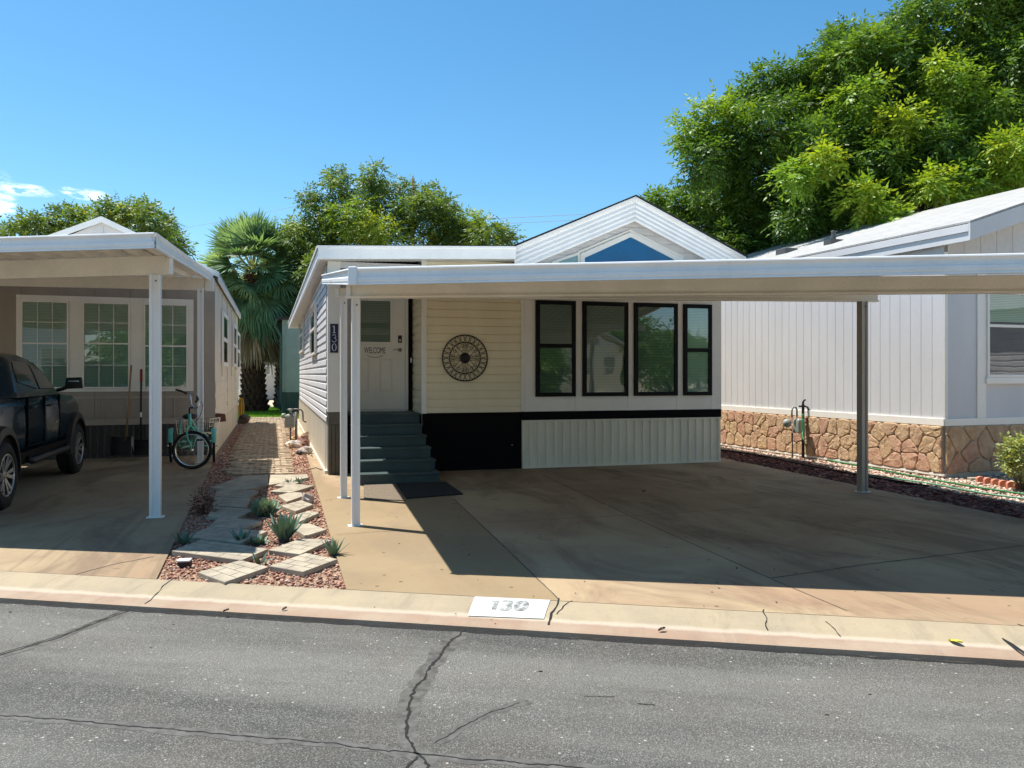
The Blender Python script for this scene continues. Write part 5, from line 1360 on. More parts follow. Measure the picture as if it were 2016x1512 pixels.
# ---------------------------------------------------------------- fan palms
def palm(label, base, h, crown_r, nf, trunk_r, seed, skirt_z, skirt_r=.9):
    p = thing('fan_palm', label, 'palm tree', (base[0], base[1], -.05)); rr = random.Random(seed); bx, by = base; zc = h
    mb = MB(); rings = 26
    for i in range(rings):                                              # old leaf bases in overlapping rings
        z = i*(zc-.3)/rings; rad = trunk_r*(1.18 - .35*i/rings + (.28*max(0, 1-i/3)))
        m = 13
        for k in range(m):
            a = 2*math.pi*(k + .5*(i % 2))/m + rr.uniform(-.06, .06); c, s = math.cos(a), math.sin(a); t = math.pi/m*.85
            hh = (zc-.3)/rings*1.5; o = .09 + rr.uniform(-.02, .04)
            P = lambda q, r_, zz: (bx + r_*math.cos(a+q), by + r_*math.sin(a+q), z + zz)
            mb.add([P(-t, rad*.96, -.02), P(t, rad*.96, -.02), P(t*.5, rad+o, hh*.75), P(-t*.5, rad+o, hh*.75), P(t*.3, rad*.93, hh), P(-t*.3, rad*.93, hh)],
                   [(0, 1, 2, 3), (3, 2, 4, 5), (0, 3, 5), (1, 4, 2)])
    mb.tube([(bx, by, 0), (bx, by, zc*.5), (bx, by, zc)], [trunk_r*1.15, trunk_r, trunk_r*.8], 14)
    mb.build('trunk', M['palm_boot'], p)
    def fan(V, F_, C, o, d, pet, rad, cols, nl=30, spread=1.45, fold=.25, droop=.35):
        o, d = Vector(o), Vector(d).normalized(); s = d.cross(Vector((0, 0, 1)));
        s = s.normalized() if s.length > .05 else Vector((1, 0, 0)); up_ = s.cross(d).normalized()
        rl_ = rr.uniform(-.95, .95); s, up_ = s*math.cos(rl_) + up_*math.sin(rl_), up_*math.cos(rl_) - s*math.sin(rl_)
        mid = o + d*pet*.5 + Vector((0, 0, -.02)); hub = o + d*pet; hub.z -= droop*.2*pet
        for a_, b_, w_ in ((o, mid, .035), (mid, hub, .022)):
            i0 = len(V); V.extend([a_+s*w_, a_-s*w_, b_-s*w_*.7, b_+s*w_*.7]); F_.append((i0, i0+1, i0+2, i0+3)); C.append(np.array(cols[2]))
        if d.z < .75 and nl > 20: d = (d + Vector((0, 0, -.55 if d.z > 0 else -.35))).normalized(); s = (s - d*s.dot(d)).normalized(); up_ = s.cross(d).normalized()
        c0 = np.array(cols[0])*rr.uniform(.7, 1.2); c1 = np.array(cols[1])*rr.uniform(.8, 1.2); tt = rr.random()
        for k in range(nl):
            a = -spread + 2*spread*k/(nl-1) + rr.uniform(-.03, .03); ld = (d*math.cos(a) + s*math.sin(a) + up_*(fold*abs(math.sin(a)) + rr.uniform(-.06, .06))).normalized()
            ln_ = rad*(1 - .28*abs(a/spread)**2)*rr.uniform(.88, 1.08); wv = ld.cross(up_).normalized()*rad*.034
            p1 = hub + ld*ln_*.55; p1.z -= droop*.10*ln_; p2 = hub + ld*ln_; p2.z -= droop*rr.uniform(.35, .75)*ln_
            i0 = len(V); V.extend([hub - wv*.35, hub + wv*.35, p1 + wv, p1 - wv]); F_.append((i0, i0+1, i0+2, i0+3))
            i0 = len(V); V.extend([p1 - wv, p1 + wv, p2 + wv*.12, p2 - wv*.12]); F_.append((i0, i0+1, i0+2, i0+3))
            c = (c0*(1-tt) + c1*tt)*rr.uniform(.8, 1.2); C.append(c); C.append(c*1.1)
    V, F_, C = [], [], []
    for i in range(nf):
        t = (i+.5)/nf; el_ = R(84 - 145*t**.85 + rr.uniform(-10, 10)); a = i*2.39996 + rr.uniform(-.2, .2)
        d = (math.cos(a)*math.cos(el_), math.sin(a)*math.cos(el_), math.sin(el_))
        o = (bx + d[0]*.15, by + d[1]*.15, zc + .1 - 1.15*t)
        ln_ = crown_r*(1.0 if el_ > 0 else .92)
        fan(V, F_, C, o, d, ln_*.48*rr.uniform(.85, 1.1), ln_*.56, [(.09, .20, .10), (.22, .33, .20), (.28, .33, .16)], droop=.15 + .75*max(0, t-.35))
    np_mesh('fronds', np.array([tuple(v) for v in V]), np.array(F_), M['leaves'], p, col=np.array(C))
    V, F_, C = [], [], []
    for i in range(int(nf*1.1)):
        t = rr.random(); a = i*2.39996; el_ = R(-58 - 22*t); d = (math.cos(a)*math.cos(el_), math.sin(a)*math.cos(el_), math.sin(el_))
        z = skirt_z + (zc - 1.5 - skirt_z)*(.35 + .65*t); rad = (z - skirt_z)*rr.uniform(.6, 1.05)*.66
        o = (bx + math.cos(a)*trunk_r*.9, by + math.sin(a)*trunk_r*.9, z)
        fan(V, F_, C, o, d, rad*.5, rad*.9 + .25, [(.28, .21, .11), (.46, .37, .22), (.24, .18, .10)], nl=16, spread=.6, droop=.5)
    np_mesh('dead_skirt', np.array([tuple(v) for v in V]), np.array(F_), M['stones'], p, col=np.array(C))
M['palm_boot'] = simple('palm_leaf_bases', (.085, .05, .03), .9, var=.5, vscale=9, bump=.5)
palm('large fan palm with thick brown trunk on the lawn between the two homes', W(499, 0, 33)[:2], 6.1, 2.55, 104, .40, 5, 2.3)
palm('second fan palm partly hidden behind first, with dead brown skirt over the green shed', W(558, 0, 37)[:2], 5.6, 2.2, 60, .3, 9, 2.4)

# ---------------------------------------------------------------- bed plants
def agave(name, label, c, n, L, wd, el0, el1, cols, seed, curl=.2, thick=.25, cat='agave'):
    rr = random.Random(seed); V, F_, C = [], [], []
    for i in range(n):
        t = (i+.5)/n; a = i*2.39996; el_ = R(el0 + (el1-el0)*t**.8 + rr.uniform(-4, 4)); ln_ = L*(1 - .25*t)*rr.uniform(.88, 1.1)
        h = Vector((math.cos(a), math.sin(a), 0)); s = Vector((-math.sin(a), math.cos(a), 0))
        p = Vector((c[0], c[1], -.01)) + h*.02; e = el_; seg = 5; i0 = len(V); base = np.array(cols[0])*(1-t) + np.array(cols[1])*t; base = base*rr.uniform(.85, 1.15)
        for k in range(seg+1):
            q = k/seg; w = wd*(math.sin(min(1, q*1.25+.22)*math.pi*.62)*(1-q**2.6) + .0)*.5
            nrm = s.cross(h*math.cos(e) + Vector((0, 0, math.sin(e)))).normalized()
            V.extend([p - s*w - nrm*w*thick*-1, p + nrm*w*-.25, p + s*w - nrm*w*thick*-1]); 
            p = p + (h*math.cos(e) + Vector((0, 0, math.sin(e))))*ln_/seg; e += curl/seg
        for k in range(seg):
            for j in range(2):
                b = i0 + k*3 + j; F_.append((b, b+1, b+4, b+3)); C.append(base*(1.0 if k < seg-1 else .9))
    r_ = thing(name, label, cat, (c[0], c[1], 0))
    np_mesh('leaf_rosette', np.array([tuple(v) for v in V]), np.array(F_), M['agave'], r_, col=np.array(C), smooth=True)
    mb = MB(); mb.blob((c[0], c[1], .0), L*.16, seed, .1, 10, 6, (1, 1, .6)); mb.build('crown_base', M['bark'], r_)
bluegreen = [(.17, .27, .20), (.34, .42, .24)]; darkg = [(.07, .14, .10), (.14, .22, .15)]
agave('agave', 'large round artichoke shaped agave, pale green, amid the pavers', G(519, 1014), 60, .235, .115, 26, 86, bluegreen, 1, .45, .5)
agave('agave', 'tall spiky dark green agave with narrow blades in front of the round one', G(560, 1064), 24, .33, .07, 46, 86, darkg, 2, -.12)
agave('agave', 'small spiky agave at the right edge of gravel bed against the concrete', G(656, 1092), 14, .19, .035, 45, 86, darkg, 3, -.2)
agave('agave', 'small agave in the shaded gravel at left edge of the bed', G(361, 1069), 9, .19, .05, 25, 80, darkg, 4, -.3)
agave('agave', 'small agave between two shaded pavers left of the tall spiky one', G(474, 1066), 7, .19, .055, 20, 80, darkg, 5, -.3)
agave('agave', 'low bushy agave just right of another in the gap between pavers', G(507, 1070), 14, .13, .06, 12, 70, darkg, 6, .1)
agave('agave', 'tiny agave in the pale gravel gap before the front paver', G(511, 1108), 5, .15, .045, 30, 80, [(.06, .11, .08), (.1, .16, .1)], 7, -.4)
agave('agave', 'tiny two leaved agave between sunny pavers near the far end, left one', G(568, 953), 4, .14, .035, 40, 80, darkg, 8, -.3)
agave('agave', 'tiny two leaved agave between sunny pavers near the far end, right one', G(589, 952), 4, .17, .04, 40, 82, darkg, 9, -.3)
dp = thing('dry_shrub', 'dark dried brown tuft of a shrub at the shaded left edge of gravel bed', 'shrub', G3(400, 1012))
x, y = G(400, 1010); leafcloud('foliage', dp, [(x, y, .09, .15, .15, .13, (.07, .03, .02), (.12, .06, .03))], 9000, .03, 21, droop=.1, leaflets=5, sprig=.06, shell=.2)
mb = MB(); mb.tube([(x, y, -.02), (x, y, .1)], .02, 6); mb.build('stem', M['bark'], dp)
bs = thing('leafy_bush', 'light green leafy bush at the right edge in front of stone skirting', 'bush', (*W(1995, 0, 10.6)[:2], -.03))
bl = [(*W(px, py, 10.6), r_, r_, r_*.9, (.24, .30, .09), (.42, .46, .18)) for px, py, r_ in ((2000, 880, .17), (1990, 905, .14), (2020, 895, .2), (2045, 880, .25), (2010, 925, .13), (2060, 910, .25))]
leafcloud('foliage', bs, bl, 3500, .055, 22, .6, .2, 5, .09, .3)
mb = MB()
for b in bl: mb.tube([(bl[0][0]+.1, bl[0][1], -.03), (b[0], b[1], b[2]*.6), b[:3]], [.012, .008, .004], 5)
mb.build('stem', M['bark'], bs)

# ---------------------------------------------------------------- pavers: concrete slabs scored like bricks
def zp(x, y): return (300 + x/4.2, 850 + y/4.2)
quads = [
 ([(378, 1150), (600, 1232), (962, 1106), (730, 1050)], 'front sunny brick patterned paver nearest the kerb', 1),
 ([(966, 1102), (1250, 1150), (1532, 1046), (1268, 996)], 'front right sunny brick patterned paver beside the small agave', 1),
 ([(160, 982), (740, 1058), (958, 966), (400, 890)], 'wide shaded blue grey paver, second row from the kerb', 1),
 ([(962, 968), (1225, 1002), (1480, 886), (1240, 866)], 'sunny paver right of the wide shaded one in the second row', 1),
 ([(262, 862), (735, 910), (955, 816), (470, 782)], 'wide shaded paver in third row, below the round agave', 1),
 ([(470, 775), (728, 806), (905, 738), (560, 698)], 'shaded paver left below the round agave', 1),
 ([(455, 690), (690, 706), (860, 634), (500, 612)], 'shaded paver directly left of round agave, lower one', 0),
 ([(495, 604), (775, 618), (810, 548), (520, 538)], 'shaded paver left of round agave, middle one', 0),
 ([(490, 530), (800, 542), (880, 486), (560, 466)], 'shaded paver left above the round agave', 0),
 ([(480, 456), (768, 476), (955, 430), (960, 350), (740, 360)], 'long half shaded paver across the far end of bed', 0),
 ([(962, 436), (975, 352), (1280, 350), (1292, 374), (1130, 408)], 'long sunny paver across the far end of bed', 0),
 ([(975, 490), (1150, 500), (1335, 444), (1170, 428)], 'sunny paver second from the far end on the right', 0),
 ([(1040, 520), (1110, 572), (1245, 526), (1235, 496), (1140, 492)], 'sunny paver just left of the grey rock', 0),
 ([(1062, 606), (1185, 652), (1330, 596), (1232, 562)], 'sunny paver just below the grey rock', 0),
 ([(1160, 690), (1215, 742), (1382, 668), (1290, 652)], 'sunny paver right of the tall spiky agave, upper one', 0),
 ([(1180, 800), (1265, 852), (1440, 800), (1300, 750), (1210, 756)], 'sunny half buried paver right of the tall spiky agave', 0),
 ([(1010, 440), (1130, 452), (1215, 412), (1120, 398)], 'small sunny paver by the tiny agaves near far end', 0),
]
for qi, (q, lab, pat) in enumerate(quads):
    pts = [G(*zp(*p), .035) for p in q]; c = Vector((sum(p[0] for p in pts)/len(pts), sum(p[1] for p in pts)/len(pts)))
    o = thing('paver', lab, 'paving stone', (c.x, c.y, 0), 'brick patterned pavers laid diagonally in the gravel bed')
    zt = .026 + (qi % 3)*.004
    mb = MB(); mb.prism([(p[0], p[1], zt-.045) for p in pts], (0, 0, .045)); mb.build('slab', M['paver'], o, bevel=.006)
    # scored joints following the slab's own long side
    mb = MB(); a, b, d_ = Vector(pts[0]), Vector(pts[1]), Vector(pts[-1]); e1 = b - a; e2 = d_ - a
    if len(pts) == 4:
        n2 = max(3, int(e2.length/.11)); c_ = Vector(pts[2])
        def Q(s, t): return a.lerp(b, s).lerp(d_.lerp(c_, s), t)
        wj = .0022
        for k in range(1, n2):
            t = k/n2; p0, p1 = Q(.015, t), Q(.985, t); nn = Vector((-(p1-p0).y, (p1-p0).x)).normalized()*wj
            mb.quad((*(p0-nn), zt+.0012), (*(p1-nn), zt+.0012), (*(p1+nn), zt+.0012), (*(p0+nn), zt+.0012))
        n1 = max(2, int(e1.length/.22))
        for k in range(n2):
            for j in range(n1):
                s = (j + (.5 if k % 2 else 1.0))/n1
                if s > .97: continue
                p0, p1 = Q(s, (k+.03)/n2), Q(s, (k+.97)/n2); nn = Vector((-(p1-p0).y, (p1-p0).x)).normalized()*wj
                mb.quad((*(p0-nn), zt+.0014), (*(p1-nn), zt+.0014), (*(p1+nn), zt+.0014), (*(p0+nn), zt+.0014))
        mb.build('scored_joint', M['joint_line'] if 'joint_line' in M else M['joint'], o)
# ================================================================ ROCKS AND SMALL THINGS
def rock(label, c, r_, seed, col, sc=(1, 1, .7), grp=None):
    m = simple('rock_%d' % seed, col, .85, var=.35, vscale=14, bump=.5)
    mb = MB(); mb.blob((c[0], c[1], r_*.45), r_, seed, .35, 9, 6, sc); tag(mb.build('rock', m), label, 'rock', grp)
rock('grey and brown quartz rock on the sunny gravel beside the pavers', G(606, 988), .075, 3, (.42, .36, .32), (1, .9, .95))
rg = 'rocks heaped by the left gas meter'
rock('yellowish rock at the foot of left gas meter riser', G(578, 871), .12, 11, (.50, .34, .16), grp=rg)
rock('white quartz rock nearest the brick path in the heap by the left gas meter', G(577, 880), .13, 12, (.62, .55, .50), (1.3, 1, .7), rg)
rock('tan rock left of white quartz rock in the heap', G(567, 881), .09, 13, (.52, .38, .25), grp=rg)
rock('dark red rock leaning against the white skirt in the heap', G(597, 877), .13, 14, (.20, .10, .08), (1, 1, .9), rg)
rock('brown rock behind the dark red one against the white skirt', G(600, 869), .13, 15, (.26, .17, .12), (1, 1, 1.1), rg)
rock('speckled grey rock at the near end of the heap on walkway edge', G(600, 893), .12, 16, (.38, .33, .29), (1.1, 1, .9), rg)
rock('small black rock at the very front of the heap', G(590, 894), .07, 17, (.07, .06, .06), grp=rg)
sl = thing('ground_light', 'small white capped square ground light on the front gravel', 'light', G3(363, 1114))
x, y = G(363, 1112); f = Frame(x, y, ang(8), angv(8)); mb = MB(); mb.box(f, -.050, .050, -.03, .05, -.02, .030); mb.build('housing', M['black_plastic'], sl, bevel=.004)
mb = MB(); mb.box(f, -.056, .052, -.036, .052, .0305, .046); mb.build('cover', M['lamp_white'], sl, bevel=.005)
# sticks and leaves
for i, (pts, lab) in enumerate((([(578, 918), (585, 915), (594, 912), (607, 912)], 'thin dry stick on gravel at the walkway edge, far one'), ([(607, 926), (622, 922), (634, 926)], 'thin dry stick lying across the walkway by house skirt'))):
    mb = MB(); mb.tube([(*G(*p), .012) for p in pts], .006, 5); tag(mb.build('stick', M['stick']), lab, 'stick')
def leaf_obj(c, s, mat, label, rot=0, z=0.0, name='fallen_leaf', cat='leaf'):
    mb = MB(); n = 6; cr, sr = math.cos(rot), math.sin(rot); V = []
    for k in range(n+1):
        t = k/n; w = s*.28*math.sin(t*math.pi)**.8
        for j in (-1, 0, 1):
            lx = (t-.5)*s; ly = j*w; V.append((c[0]+lx*cr-ly*sr, c[1]+lx*sr+ly*cr, z + .006 + abs(j)*.012*(1 if k % 2 else .7) + .012*t))
    mb.add(V, [(k*3+j, k*3+j+1, k*3+j+4, k*3+j+3) for k in range(n) for j in range(2)]); tag(mb.build(name, mat), label, cat)
leaf_obj(G(1881, 1265, -.03), .085, M['yellow_leaf'], 'bright yellow fallen leaf on the kerb at right', -1.0, -.038)
leaf_obj(G(1303, 1242, -.04), .055, M['stick'], 'curled brown fallen leaf in the gutter right of the painted number', .4, -.045)
leaf_obj(G(445, 1206, -.05), .04, M['stick'], 'small brown leaf in the gutter under the gravel bed, left one', .2, -.05)
leaf_obj(G(560, 1203, -.05), .04, M['stick'], 'small brown leaf in the gutter under the gravel bed, right one', .9, -.05)
leaf_obj(G(1268, 969), .06, M['stick'], 'small dark dry leaf on the shaded driveway', .5, .001)
mb = MB(); mb.tube([(*G(1973, 1262, -.03), -.012), (*G(1992, 1275, -.04), -.02), (*G(2020, 1293, -.04), -.025)], [.003, .008, .007], 6); tag(mb.build('seed_pod', M['black_plastic']), 'long black seed pod over the kerb edge at far right', 'seed pod')
deb = [(768, 1156), (600, 1150), (632, 1166), (480, 1152), (390, 1160)]
mb = MB(); rr = random.Random(5)
for i in range(34):
    u = rr.uniform(-1, 8); v = rr.uniform(-.45, -.02) if rr.random() < .35 else rr.uniform(-3.4, -.5); z = -.03 if v > -.33 else (-.045 if v > -.5 else RZ+.001)
    p = S(u, v, z); s = rr.uniform(.003, .007); a = rr.random()*6.28; mb.hexa([(p[0]+s*2*math.cos(a+k*1.57+.3*(k % 2)), p[1]+s*math.sin(a+k*1.57), z+q*s*.6) for q in (0, 1) for k in range(4)])
tag(mb.build('litter', M['stick']), 'tiny dry seeds and leaf bits scattered on the road and kerb', 'litter', kind='stuff')

# painted number on the kerb
mb = MB(); c = [G(935, 1176, .002), G(1084, 1182, .002), G(1071, 1219, -.035), G(921, 1212, -.035)]
def kz(p):
    v = -((p[0]-S.o[0])*S.V[0] + (p[1]-S.o[1])*S.V[1])
    pts = [(-1, .0), (0, 0), (.03, .004), (.22, -.018), (.29, -.034), (.33, -.041), (.5, -.05)]
    for (a0, z0), (a1, z1) in zip(pts, pts[1:]):
        if v <= a1: return z0 + (z1-z0)*(v-a0)/(a1-a0)
    return -.05
kn = thing('kerb_number', 'white painted block with worn grey 130 on the kerb', 'sign', (*c[3], -.03))
n = 24; c = [Vector(p) for p in c]
for i in range(n):
    for j in range(1):
        a, b = c[0].lerp(c[3], i/n), c[1].lerp(c[2], i/n); a2, b2 = c[0].lerp(c[3], (i+1)/n), c[1].lerp(c[2], (i+1)/n)
        mb.quad((a.x, a.y, kz(a)+.0055), (b.x, b.y, kz(b)+.0055), (b2.x, b2.y, kz(b2)+.0055), (a2.x, a2.y, kz(a2)+.0055))
mb.build('paint_block', M['paint_white'], kn)
def kpt(s, t, dz=.0065):   # s along, t up (0 front .. 1 back)
    p = c[3].lerp(c[2], s).lerp(c[0].lerp(c[1], s), t); return (p.x, p.y, kz(p)+dz)
mb = MB()
kz_n = [0]
def kstroke(pts, w, closed=False):
    P = [Vector(p) for p in pts]; asp = (c[2]-c[3]).length/(c[0]-c[3]).length; kz_n[0] += 1; dz = .0068 + .0002*kz_n[0]
    n = len(P); L, R_ = [], []
    for i in range(n):
        a = P[(i-1) % n] if closed else P[max(i-1, 0)]; b = P[(i+1) % n] if closed else P[min(i+1, n-1)]
        d = Vector(((b-a).x*asp, (b-a).y)).normalized(); nn = Vector((-d.y/asp, d.x))*w
        L.append(kpt(*(P[i]+nn), dz)); R_.append(kpt(*(P[i]-nn), dz))
    for i in range(n if closed else n-1):
        k = (i+1) % n; mb.quad(R_[i], R_[k], L[k], L[i])
w_ = .055
kstroke([(.315, .30), (.315, .80)], w_); kstroke([(.27, .70), (.315, .80)], w_*.7)
kstroke([(.455 + .05*math.cos(R(a)), .68 + .115*math.sin(R(a))) for a in range(150, -91, -24)], w_); kstroke([(.455 + .058*math.cos(R(a)), .43 + .13*math.sin(R(a))) for a in range(88, -160, -24)], w_)
kstroke([(.655 + .062*math.cos(R(a)), .555 + .225*math.sin(R(a))) for a in range(0, 360, 20)], w_*1.2, True)
mb.build('digits', M['worn'], kn)

# gas meters
def meter(label, base, Y, c, s, wallx, Fw):
    o = thing('gas_meter', label, 'gas meter', base); return o
mY = 17.6
gm = thing('gas_meter', 'olive grey gas meter with bent brown pipes beside the white side wall', 'gas meter', (*W(572, 0, mY)[:2], 0))
def P_(px, py, dY=0): return W(px, py, mY+dY)
f = Frame(*P_(572, 830)[:2], (1, 0), (0, 1)); pxm = mY/F0
z0, z1 = P_(0, 842)[2], P_(0, 817)[2]
mb = MB(); mb.hexa([f(-.09, -.08, z0), f(.09, -.08, z0), f(.09, .08, z0), f(-.09, .08, z0), f(-.115, -.09, z0+.05), f(.115, -.09, z0+.05), f(.115, .09, z0+.05), f(-.115, .09, z0+.05)])
mb.hexa([f(-.115, -.09, z0+.051), f(.115, -.09, z0+.051), f(.115, .09, z0+.051), f(-.115, .09, z0+.051), f(-.11, -.08, z1-.02), f(.11, -.08, z1-.02), f(.11, .08, z1-.02), f(-.11, .08, z1-.02)])
mb.hexa([f(-.11, -.08, z1-.019), f(.11, -.08, z1-.019), f(.11, .08, z1-.019), f(-.11, .08, z1-.019), f(-.06, -.05, z1+.02), f(.06, -.05, z1+.02), f(.06, .05, z1+.02), f(-.06, .05, z1+.02)])
mb.build('body', M['meter_grey'], gm, bevel=.012)
mb = MB(); mb.lathe(f(-.16, 0, z1-.02), (1, 0, 0), [(0, -.04), (.05, -.04), (.06, -.02), (.06, .03), (0, .04)], 14); mb.tube([f(0, 0, z1), f(0, 0, z1+.11)], [.03, .022], 10); mb.lathe(f(-.01, 0, z1+.10), (0, 0, 1), [(0, 0), (.03, 0), (.06, .02), (.055, .04), (0, .05)], 14)
mb.build('regulator', M['meter_grey'], gm, smooth=True)
mb = MB(); mb.tube([f(0, 0, z1+.12), f(.12, 0, z1+.135), f(.24, .0, z1+.12), f(.28, 0, z1+.07), f(.29, 0, z1-.13), f(.36, .0, z1-.17)], .017, 8); mb.tube([f(0, 0, -.04), f(0, 0, z0)], .018, 8); mb.tube([f(.185, -.2, -.04), f(.185, -.2, z1+.08)], .03, 8); mb.tube([f(.0, 0, z1+.03), f(.185, -.2, z1+.05)], .012, 6)
mb.build('pipe', M['pipe'], gm, smooth=True)

v3 = F3S.u(1572, -.22); gx, gy, _ = F3S(v3, -.22); Y3 = gy
gm2 = thing('gas_meter', 'grey gas meter with black pipes against the stone skirting of the right home', 'gas meter', (gx, gy, 0))
def Q3(px, py, d=0.0): return W(px, py, Y3 + d)
f = F3S.rel(gx, gy)
zc_ = Q3(0, 843)[2]; s_ = Y3/F0
mb = MB(); mb.box(f, -.10, .07, -.08, .08, zc_-.09, zc_+.15); mb.hexa([f(-.10, -.08, zc_+.151), f(.07, -.08, zc_+.151), f(.07, .08, zc_+.151), f(-.10, .08, zc_+.151), f(-.06, -.05, zc_+.19), f(.03, -.05, zc_+.19), f(.03, .05, zc_+.19), f(-.06, .05, zc_+.19)]); mb.build('body', M['meter_grey'], gm2, bevel=.012)
mb = MB(); mb.lathe(Q3(1550, 833), (.3, -.95, 0), [(0, -.05), (.075, -.04), (.085, 0), (.06, .05), (0, .06)], 16); mb.build('regulator', M['meter_grey'], gm2, smooth=True)
mb = MB(); mb.tube([Q3(1559, 822), Q3(1559, 808), Q3(1562, 801), Q3(1567, 802), Q3(1569, 808), Q3(1569, 822)], .018, 8)
mb.build('gas_pipe', M['meter_grey'], gm2, smooth=True); mb = MB(); mb.tube([Q3(1560, 852), (*Q3(1560, 852)[:2], -.03)], .014, 8); mb.build('riser', M['pipe'], gm2, smooth=True)
sp = thing('hose_tap', 'black standpipe tap with curved spout behind the gas meter by stone skirting', 'tap', (*Q3(1582, 0, .05)[:2], 0))
mb = MB(); mb.tube([(*Q3(1581, 850, .05)[:2], 0), Q3(1581, 800, .05), Q3(1581, 792, .05), Q3(1583, 788, .05), Q3(1586, 787, .05)], [.026, .026, .02, .018, .016], 10)
mb.tube([Q3(1573, 800, .05), Q3(1583, 799, .05), Q3(1590, 802, .05), Q3(1594, 815, .1), Q3(1598, 826, .12)], .018, 8); mb.tube([Q3(1598, 826, .12), Q3(1606, 836, .12)], .028, 8); mb.build('standpipe', M['black_plastic'], sp, smooth=True)
# hoses
def hose(pts, r_, mat, label):
    P = [Vector(p) for p in pts]; out = []
    for i in range(len(P)-1):
        p0, p1, p2, p3 = P[max(i-1, 0)], P[i], P[i+1], P[min(i+2, len(P)-1)]
        for k in range(8):
            t = k/8; out.append(.5*((2*p1) + (-p0+p2)*t + (2*p0-5*p1+4*p2-p3)*t*t + (-p0+3*p1-3*p2+p3)*t**3))
    out.append(P[-1]); mb = MB(); mb.tube(out, r_, 8); tag(mb.build('garden_hose', M[mat], smooth=True), label, 'hose')
hose([Q3(1581, 815, -.12), Q3(1580, 850, -.22), Q3(1584, 872, -.35), (*G(1596, 892), .05), (*G(1620, 905), .02), (*G(1680, 917), .02), (*G(1760, 933), .025), (*G(1860, 951), .02), (*G(1950, 966), .02), (*G(2050, 980), .02), (*G(2150, 990), .02)], .014, 'green_hose', 'green garden hose dropping from the tap and running along the beige gravel')
hose([(*G(1700, 935), .015), (*G(1780, 947), .018), (*G(1850, 958), .02), (*G(1930, 973), .02), (*G(2010, 984), .02), (*G(2150, 1002), .02)], .014, 'pale_hose', 'pale green hose nearest the mulch, lying on the beige gravel')
hose([(*G(1418, 887), .02), (*G(1500, 899), .02), (*G(1600, 920), .022), (*G(1690, 937), .02), (*G(1780, 952), .02), (*G(1850, 960), .0)], .016, 'black_hose', 'black irrigation line between the dark mulch and beige gravel')
# scalloped terracotta edging pieces, each its own
for i in range(7):
    px = 1932 + i*15; py = 944 + i*2.6; x, y = G(px, py+6); mb = MB(); f = Frame(x, y, ang(-2), angv(-2)); pts = []
    for k in range(11):
        t = math.pi*k/10; pts.append(f(-.058*math.cos(t), 0, .055 + .035*math.sin(t)))
    mb.prism([f(-.058, 0, -.03)] + pts + [f(.058, 0, -.03)], (0, .05, 0))
    tag(mb.build('edging_block', M['terracotta'], bevel=.006), 'scalloped terracotta edging block in the row before the right home', 'garden edging', 'terracotta edging blocks in a scalloped row')
mb = MB(); x, y = G(1912, 947); mb.box(Frame(x, y, ang(-4), angv(-4)), 0, .30, 0, .12, -.02, .045); tag(mb.build('edging_brick', M['paver'], bevel=.006), 'single flat tan edging brick at the left end of terracotta scallops', 'brick')
# yellow hose coiled on a post behind the left home
yb = thing('hose_stand', 'low stand hung with yellow and orange hoses at rear corner of left home', 'hose reel', (*W(477, 0, 25.2)[:2], 0))
mb = MB(); mb.tube([(*W(476, 0, 25.2)[:2], -.05), W(475.5, 782, 25.2)], .03, 8); mb.build('stake', M['bark'], yb)
rr = random.Random(4)
for k in range(7):
    mb = MB(); cx = 474 + rr.uniform(-1.5, 2.5); pts = []; w_ = rr.uniform(1.5, 4)
    for j in range(17):
        t = 2*math.pi*j/16; pts.append(W(cx + w_*math.sin(t), 803 - 19*math.cos(t) + rr.uniform(-.5, .5), 25.1 - k*.02))
    mb.tube(pts, .018, 6, cap=False); mb.build('hose_loop', M['yellow_hose'], yb, smooth=True)
mb = MB(); x, y, z = W(480, 822, 25.0); mb.blob((x, y, .12), .2, 5, .3, 9, 6, (1, 1, .8)); mb.build('base_stone', M['bark'], yb)

# shovels leaning on the dark skirting
def shovel(label, top, grip, foot, pan, Y, hm, gripm):
    o = thing('shovel', label, 'shovel', (*W(foot[0], 0, Y)[:2], 0)); a = Vector(W(*top, Y+.25)); b = Vector(W(*foot, Y))
    mb = MB(); mb.tube([a, b], .018, 8); mb.build('handle', M[hm], o, smooth=True)
    if grip: mb = MB(); mb.tube([a + (a-b).normalized()*.02, a.lerp(b, .16)], .024, 8); mb.build('grip', M[gripm], o, smooth=True); mb = MB(); mb.tube([a.lerp(b, .60), a.lerp(b, .67)], .0195, 8); mb.build('collar', M['lamp_white'], o)
    (x0, y0), (x1, y1) = pan; mb = MB(); seg = 8
    P = lambda px, t, d: Vector(W(px, y0 + (y1-y0)*t, Y - .05 - d*.16*t*t + .05))
    for k in range(seg):
        t0, t1 = k/seg, (k+1)/seg
        q = [P(x0, t0, 1), P(x1, t0, 1), P(x1, t1, 1), P(x0, t1, 1)]; q2 = [p + Vector((0, .02, 0)) for p in q]; mb.hexa([q[3], q[2], q2[2], q2[3], q[0], q[1], q2[1], q2[0]])
    for xx in (x0, x1):
        mb.hexa([P(xx, 1, 1)+Vector((0, -.07, 0)), P(xx, 1, 1)+Vector((.012, -.07, 0)), P(xx, 1, 1)+Vector((.012, .02, 0)), P(xx, 1, 1)+Vector((0, .02, 0)), P(xx, 0, 1)+Vector((0, -.05, 0)), P(xx, 0, 1)+Vector((.012, -.05, 0)), P(xx, 0, 1)+Vector((.012, .02, 0)), P(xx, 0, 1)+Vector((0, .02, 0))])
    mb.build('blade', M['black_plastic'], o); return o
